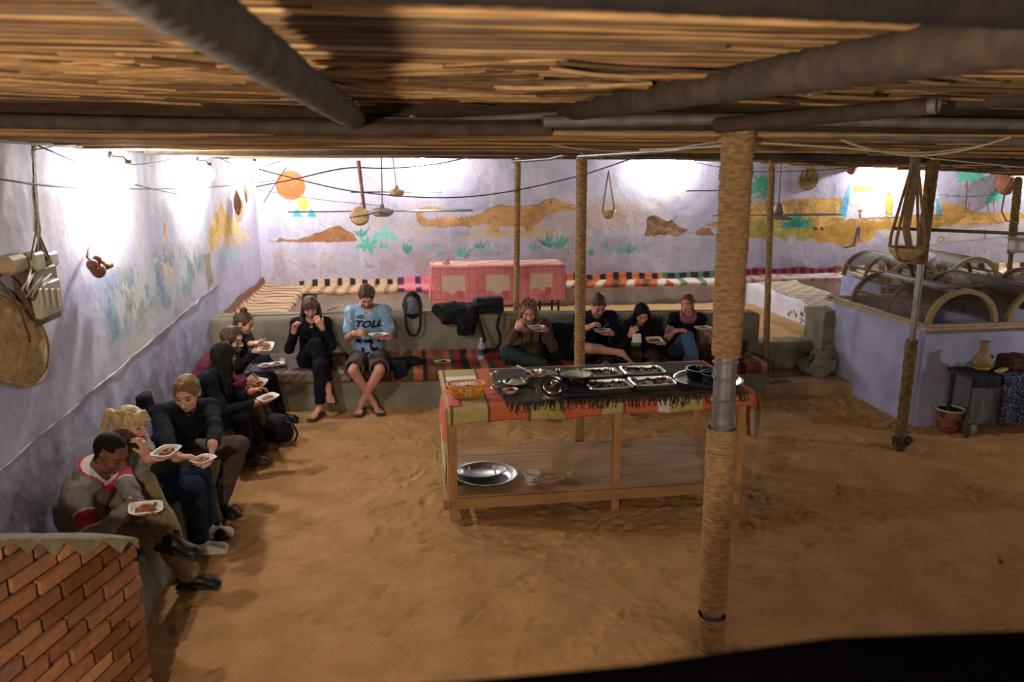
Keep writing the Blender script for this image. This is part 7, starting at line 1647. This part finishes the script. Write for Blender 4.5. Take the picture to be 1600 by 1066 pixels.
p0 = aty(560, 251, 9.2); p1 = aty(569, 326, 9.2); b = MB(); c_ = (p0+p1)/2; b.tube([tuple(p0-c_), tuple((p0-c_)*.3), tuple(p1-c_)], [.022, .020, .018], 10); tag(b.build('hanging_pole', M_rust, smooth=True, loc=tuple(c_)), 'rusty pole hanging from the roof edge beside the big fan', 'pole')
p = aty(562, 338, 9.2); r = root('hanging_drum', 'small round tan drum hanging under the rusty pole', 'drum', p, .0); b = MB(); R3 = Matrix.Rotation(math.radians(70), 3, 'X') @ Matrix.Rotation(math.radians(10), 3, 'Y'); b.lathe([(0, -.05), (.09, -.05), (.105, -.03), (.105, .03), (.09, .05), (0, .05)], n=28, rot=R3); b.build('shell', mat('drum_skin', '#b89468', '#cfae84', scale=14, rough=.7), r, smooth=True, ang=40); b = MB(); b.lathe([(.108, -.02), (.112, 0), (.108, .02)], n=28, rot=R3); b.build('band', M_rust, r, smooth=True)
b = MB(); b.tube([(0, 0, .10), (.03, 0, .16)], .005, 6); b.build('hanging_cord', M_net, r, smooth=True)
def sling(label, top, bowl, R_, hgt, Y, n=4, wide=1.0, cordr=.012):
    r = root('hanging_basket', label, 'basket', bowl); T = Vector(top)-Vector(bowl); b = MB(); b.lathe([(0, -hgt), (R_*.55, -hgt*.85), (R_*.9, -hgt*.4), (R_, 0), (R_*.95, 0), (R_*.85, -hgt*.35), (R_*.5, -hgt*.75), (0, -hgt*.9)], n=32, sy=.8); b.build('bowl', M_straw, r, smooth=True)
    for k in range(n):
        a = 2*math.pi*k/n+.5; e = Vector((R_*1.02*math.cos(a), R_*.82*math.sin(a), 0)); c = MB(); lo_ = Vector((R_*.5*math.cos(a), R_*.4*math.sin(a), -hgt*.95)); c.tube([T, T*.8+e*.22, T*.45+e*.62, e*1.03+T*.1, e*1.04, lo_, (0, 0, -hgt*1.02)], [cordr*.8, cordr, cordr, cordr, cordr, cordr*.9, cordr*.7], 8, flat=.6); c.build('cord', M_net, r, smooth=True)
    return r
t_ = aty(951, 266, 11.86); bo = aty(951, 328, 11.86); sling('small hanging rope basket on the mural right of the slim post', t_, bo, .115, .13, 11.86, 4, cordr=.011)
t_ = aty(1432, 232, 5.6); bo = aty(1417, 386, 5.6); r = sling('big hanging rope basket beside the leaning rope-wound post', t_, bo, .145, .11, 5.6, 4, cordr=.014)
b = MB(); p = Vector(t_)-Vector(bo); b.tube([p+Vector((0, 0, .0)), p+Vector((.0, 0, -.3)), p+Vector((-.01, 0, -.62)), Vector((.02, -.05, -.10))], [.045, .042, .034, .028], 12, flat=.5); b.build('broad_band', M_net, r, smooth=True)
def disc(label, c, R_, m, rz=0, th=.012, tassel=False, tiltx=0.0, name='woven_disc'):
    r = root(name, label, 'woven disc', c); b = MB(); RM = Matrix.Rotation(rz, 3, 'Z') @ Matrix.Rotation(math.pi/2+tiltx, 3, 'X'); prof = [(0, th)]; k = 14
    for i in range(k*2+1): prof.append((R_*(i+.5)/(k*2+1), th+(.004 if i % 2 else 0)))
    prof += [(R_, 0), (R_*.9, -.002), (0, -.002)]; b.lathe(prof, n=48, rot=RM); b.build('disc', m, r, smooth=True)
    b = MB(); b.lathe([(0, th+.012), (.02, th+.01), (.028, th)], n=16, rot=RM); b.build('centre_boss', M_frame, r, smooth=True)
    if tassel:
        b = MB(); rr = random.Random(2)
        for q_ in range(12): x = rr.uniform(-.10, .10); b.tube([(x*.4, -.03, R_*1.3), (x, -.04, R_*.8), (x+rr.uniform(-.03, .03), -.045, R_*.25)], [.004, .006, .003], 5)
        b.build('straw_tassel', M_straw, r, smooth=True)
    return r
disc('round woven disc with straw tassels on the mural above the painted river land', aty(1263, 281, 11.985), .175, mat('straw_brown', '#6e5636', '#8a6e48', scale=30, rough=.9, bump=.03), tassel=True)
for (x, y, R_, l) in ((1330, 262, .15, 'dark cone basket hung on the mural left of the painted house'), (1575, 286, .20, 'dark flat basket hung on the mural at the far right')):
    p = aty(x, y, 11.9); b = MB(); b.lathe([(0, .12), (R_*.3, .10), (R_*.8, 0), (R_, -.05), (R_*.9, -.05), (0, .04)], n=28, rot=Matrix.Rotation(math.radians(160 if x == 1330 else 80), 3, 'X')); tag(b.build('hung_basket', mat('basket_red_brown', '#6a4030', '#8a5a42', scale=25, rough=.9), smooth=True, loc=tuple(p)), l, 'basket')
# wooden bar with the plastic housing at its end
p0 = aty(1396, 357, 6.30); p1 = aty(1640, 367, 6.30); b = MB(); c_ = (p0+p1)/2; b.tube([tuple(p0-c_), (0, 0, .0), tuple(p1-c_)], [.014, .015, .016], 8); tag(b.build('wooden_bar', M_wood_d, smooth=True, loc=tuple(c_)), 'long dark wooden bar held level by the leaning post, at the right', 'bar')
p0 = aty(1466, 452, 6.6); p1 = aty(1572, 443, 7.8); b = MB(); c_ = (p0+p1)/2; b.tube([tuple(p0-c_), tuple(p1-c_)], [.010, .014], 8); tag(b.build('wooden_stick', M_wood_d, smooth=True, loc=tuple(c_)), 'dark stick lying slanted over the arched lids', 'stick')
p = aty(1592, 384, 6.75); r = root('plastic_housing', 'pale plastic housing fixed at the right edge above the lids', 'box', p); b = MB(); b.box((0.02, 0, 0), (.20, .14, .13), bev=.03); b.build('housing', mat('box_pale', '#a8a498', '#b8b4a8', scale=9, rough=.6), r, ang=40); b = MB(); b.box((.03, -.0, .07), (.22, .16, .02), bev=.006); b.build('top_lid', mat('box_grey', '#77736a', rough=.6), r, ang=40)
# dangling leather strap by the right edge
p = aty(1568, 320, 7.0); b = MB(); b.tube([tuple(aty(1583, 278, 7.0)-p), tuple(aty(1570, 300, 7.0)-p), tuple(aty(1565, 330, 7.0)-p), tuple(aty(1572, 345, 7.0)-p), tuple(aty(1590, 348, 7.0)-p)], .008, 6); tag(b.build('hanging_strap', M_net, smooth=True, loc=tuple(p)), 'curved strap hanging beside the knotted post at the right edge', 'strap')

# ------------------------------------------------------------------ corner with the pail, the jug and the cloth-covered stand
p = atz(1487, 678, 0); r = root('clay_pail', 'red clay pail with a white rim on the sand by the lilac tank', 'pail', (p[0]+.03, p[1]+.10, 0)); r.scale = (.86, .86, .9); b = MB(); b.lathe([(0, .0), (.11, 0), (.125, .02), (.140, .16), (.150, .245)], n=36); b.build('pail_body', mat('red_clay', '#6a3a2e', '#8a5644', scale=9, rough=.7, speck=('#3f241d', 12, .55)), r, smooth=True)
b = MB(); b.lathe([(.150, .24), (.163, .248), (.165, .258), (.155, .262), (.142, .255), (.138, .24)], n=36); b.build('white_rim', mat('rim_white', '#b8b2ac', rough=.6), r, smooth=True); b = MB(); b.lathe([(.142, .25), (.12, .05), (0, .03)], n=36); b.build('inner_wall', M_bag, r, smooth=True)
p = atz(1516, 676, 0); b = MB(); b.lathe([(0, 0), (.05, .002), (.06, .03), (.055, .09), (.04, .12), (.042, .13)], n=24); tag(b.build('glass_jar', M_clear, smooth=True, loc=(p[0], p[1], 0)), 'clear glass jar on the sand right of the clay pail', 'jar')
r = root('stand', 'small table covered with dark blue cloth at the right edge', 'table', (0, 0, 0))
cx0, cy0 = 6.32, 6.40
for (x, y) in ((5.40, 6.37), (6.55, 6.37), (5.40, 6.66), (6.55, 6.66)):
    b = MB(); b.box((x, y, .30), (.035, .035, .60), bev=.004); b.build('leg', M_frame, r)
b = MB(); b.box((5.98, 6.515, .60), (1.24, .36, .03), bev=.005); b.build('tabletop', M_frame, r)
b = MB(); b.box((5.98, 6.37, .16), (1.12, .02, .02)); b.build('stretcher', M_frame, r)
M_bl = mat('dark_blue_cloth', '#10121f', '#1e2236', scale=30, rough=.8, bump=.03); M_blp = mat('blue_white_print', '#1c2038', '#6f7690', scale=55, rough=.9, lo=.52, hi=.60)
f6, _ = prof_fn([(6.69, .622), (6.34, .622), (6.325, .61), (6.32, .52)])
o = hgrid('blue_cloth', lambda u, v: (5.345+u*1.28, f6(v)[0][0]-.006*math.sin(u*40), f6(v)[0][1]+.004*math.sin(u*25)), 60, 30, M_bl, thick=.005); tag(o, 'dark blue cloth over the small table at the right edge', 'cloth')
f7, _ = prof_fn([(6.55, .629), (6.325, .629), (6.31, .60), (6.29, .14)])
hgrid('printed_drape', lambda u, v: (5.66+u*.98, f7(v)[0][0]-.018*math.sin(u*30)*v, f7(v)[0][1]), 60, 30, M_blp, o, thick=.005)
f8, _ = prof_fn([(6.345, .60), (6.335, .14)])
hgrid('grey_drape', lambda u, v: (5.375+u*.32, f8(v)[0][0]+.0+.01*math.sin(u*14)*v, f8(v)[0][1]), 30, 20, mat('grey_drape', '#4a4a52', '#5e5e66', scale=20, rough=.9), o, thick=.004)
r = root('clay_jug', 'tan clay jug with a narrow neck standing on the dark blue cloth', 'jug', (5.60, 6.54, .628)); b = MB(); b.lathe([(0, 0), (.05, 0), (.055, .02), (.05, .035), (.085, .06), (.095, .09), (.085, .12), (.05, .16), (.034, .21), (.038, .27), (.048, .285), (.044, .287), (.03, .26), (0, .2)], n=32); b.build('jug_body', mat('tan_clay', '#7d6847', '#968059', scale=14, rough=.75), r, smooth=True)
b = MB(); b.lathe([(.060, .010), (.078, .018), (.080, .028), (.060, .034)], n=28); b.build('foot_ring', mat('ochre_clay', '#a07a30', rough=.7), r, smooth=True)
r = root('glass_cup', 'small glass with green leaves on the dark blue cloth beside the jug', 'glass', (5.74, 6.60, .628)); b = MB(); b.lathe([(0, 0), (.035, 0), (.045, .05), (.042, .11), (.040, .11)], n=24); b.build('glass', M_clear, r, smooth=True); blob(.035, .035, .07, .05, 4, name='leaves', m=mat('mint', '#3c5a34', rough=.8), parent=r, e=2)
b = MB(); b.box((0, 0, 0), (.20, .06, .03), bev=.01, rot=.5); tag(b.build('yellow_packet', mat('ochre_packet', '#a8904c', '#b8a268', scale=20, rough=.7), loc=(5.74, 6.44, .648)), 'pale yellow packet in front of the clay jug', 'packet')
lump('brown_cloth', 'crumpled red-brown cloth on the right of the dark blue cloth', 'cloth', (6.03, 6.52, .70), (.20, .12, .06), mat('red_brown_cloth', '#3a201a', '#54302a', scale=25, rough=.9), 21, .02, 10)

# ------------------------------------------------------------------ cables strung under the roof
def cable(px, r, m, label, sag_n=8, cat='cable', group=None):
    """px: (x, y, depth) knots, joined by a smooth curve"""
    K = [aty(x, y, Y) for x, y, Y in px]; K = [K[0]*2-K[1]]+K+[K[-1]*2-K[-2]]; pts = []
    for i in range(1, len(K)-2):
        for j in range(sag_n):
            t = j/sag_n; a, b_, c, d = K[i-1:i+3]; pts.append(.5*((2*b_)+(-a+c)*t+(2*a-5*b_+4*c-d)*t*t+(-a+3*b_-3*c+d)*t**3))
    pts.append(K[-2]); c0 = np.mean(pts, 0); b = MB(); b.tube([p-c0 for p in pts], r, 6); return tag(b.build('cable', m, smooth=True, loc=tuple(c0)), label, cat, group)
def wcable(px, r, m, label):
    K = [atx(x, y, XL+o) for x, y, o in px]; K = [K[0]*2-K[1]]+K+[K[-1]*2-K[-2]]; pts = []
    for i in range(1, len(K)-2):
        for j in range(8):
            t = j/8; a, b_, c, d = K[i-1:i+3]; pts.append(.5*((2*b_)+(-a+c)*t+(2*a-5*b_+4*c-d)*t*t+(-a+3*b_-3*c+d)*t**3))
    pts.append(K[-2]); c0 = np.mean(pts, 0); b = MB(); b.tube([p-c0 for p in pts], r, 6); return tag(b.build('cable', m, smooth=True, loc=tuple(c0)), label, 'cable')
wcable([(-20, 277, .10), (100, 292, .12), (250, 295, .14), (360, 290, .16), (432, 282, .30)], .006, M_wire, 'dark cable across the left wall from the image edge towards the corner')
wcable([(60, 228, .08), (200, 285, .12), (300, 308, .10)], .005, M_wire, 'dark cable slanting down from the wire bundle')
wcable([(75, 205, .08), (140, 240, .12), (205, 257, .14), (270, 248, .12), (305, 230, .10)], .005, M_wire, 'dark cable sagging from the roof past the nearest bulb')
wcable([(308, 232, .10), (345, 248, .12), (372, 260, .14)], .006, M_wire, 'short dark cable left of the corner bulb')
wcable([(50, 235, .06), (120, 222, .10), (165, 213, .12)], .004, M_wireT, 'thin tan cable from the wire bundle to the roof')
cable([(405, 263, 9.3), (470, 240, 9.3), (560, 188, 3.7)], .005, M_wireL, 'pale cord from the corner to the end of the grey roof pole')
cable([(400, 292, 9.2), (460, 280, 9.2), (540, 263, 9.3), (610, 263, 9.3), (690, 255, 9.2), (780, 232, 8.0)], .009, M_wire, 'thick dark cable passing before the painted sun')
cable([(395, 262, 9.3), (480, 284, 9.2), (560, 300, 9.2), (680, 309, 9.1), (780, 302, 9.0), (900, 276, 8.4), (1010, 240, 7.0)], .008, M_wire, 'long dark cable sagging before the crocodile')
cable([(400, 296, 9.6), (500, 312, 9.6), (600, 322, 9.6)], .004, M_wireT, 'thin tan cable behind the big fan')
cable([(640, 182, 3.65), (760, 204, 3.9), (900, 232, 4.6), (1010, 236, 5.0), (1100, 224, 4.2), (1165, 205, 3.6)], .006, M_wireL, 'pale cord drooping from the eave to the top of the thick post')
cable([(1000, 234, 4.4), (1100, 230, 4.0), (1180, 224, 3.7), (1300, 230, 3.7), (1450, 238, 3.8), (1640, 210, 4.0)], .006, M_wireL, 'pale cord crossing in front of the thick post to the right edge')
cable([(1283, 203, 3.6), (1340, 228, 3.7), (1420, 243, 3.8), (1500, 236, 3.7), (1580, 214, 3.5)], .006, M_wireL, 'pale cord hanging in a loop at the upper right')
cable([(1165, 262, 9.4), (1300, 262, 9.4), (1450, 263, 9.4)], .004, M_wireL, 'thin pale line before the mural right of the thick post')
cable([(1075, 252, 9.4), (1180, 268, 9.4), (1330, 262, 9.2), (1400, 246, 8.6)], .005, M_wire, 'dark cable behind the top of the thick post')
cable([(1430, 244, 6.0), (1480, 250, 5.6), (1600, 262, 5.2)], .005, M_wireL, 'pale cord from the leaning post to the right edge')
cable([(447, 262, 9.35), (425, 296, 9.35), (412, 316, 9.35)], .006, M_wire, 'short dark wire end hanging by the painted sun')
# dry palm strands hanging from the roof at the left
r = root('palm_strands', 'dry palm strands hanging from the roof before the nearest bulb', 'palm leaf', (0, 0, 0)); rr = random.Random(12); b = MB()
for k in range(16):
    x0 = rr.uniform(215, 245); x1 = x0-rr.uniform(15, 60); y1 = 214+rr.uniform(10, 48)*(1 if k else 1); a = aty(x0, 208, 5.6); c = aty(x1, y1, 5.5); m_ = (a+c)/2+np.array([0, 0, .02]); b.tube([a, m_, c], [.005, .006, .001], 4, flat=.5)
b.build('strands', mat('dry_strand', '#6d5a44', '#8a7456', scale=20, rough=.9), r, smooth=True)
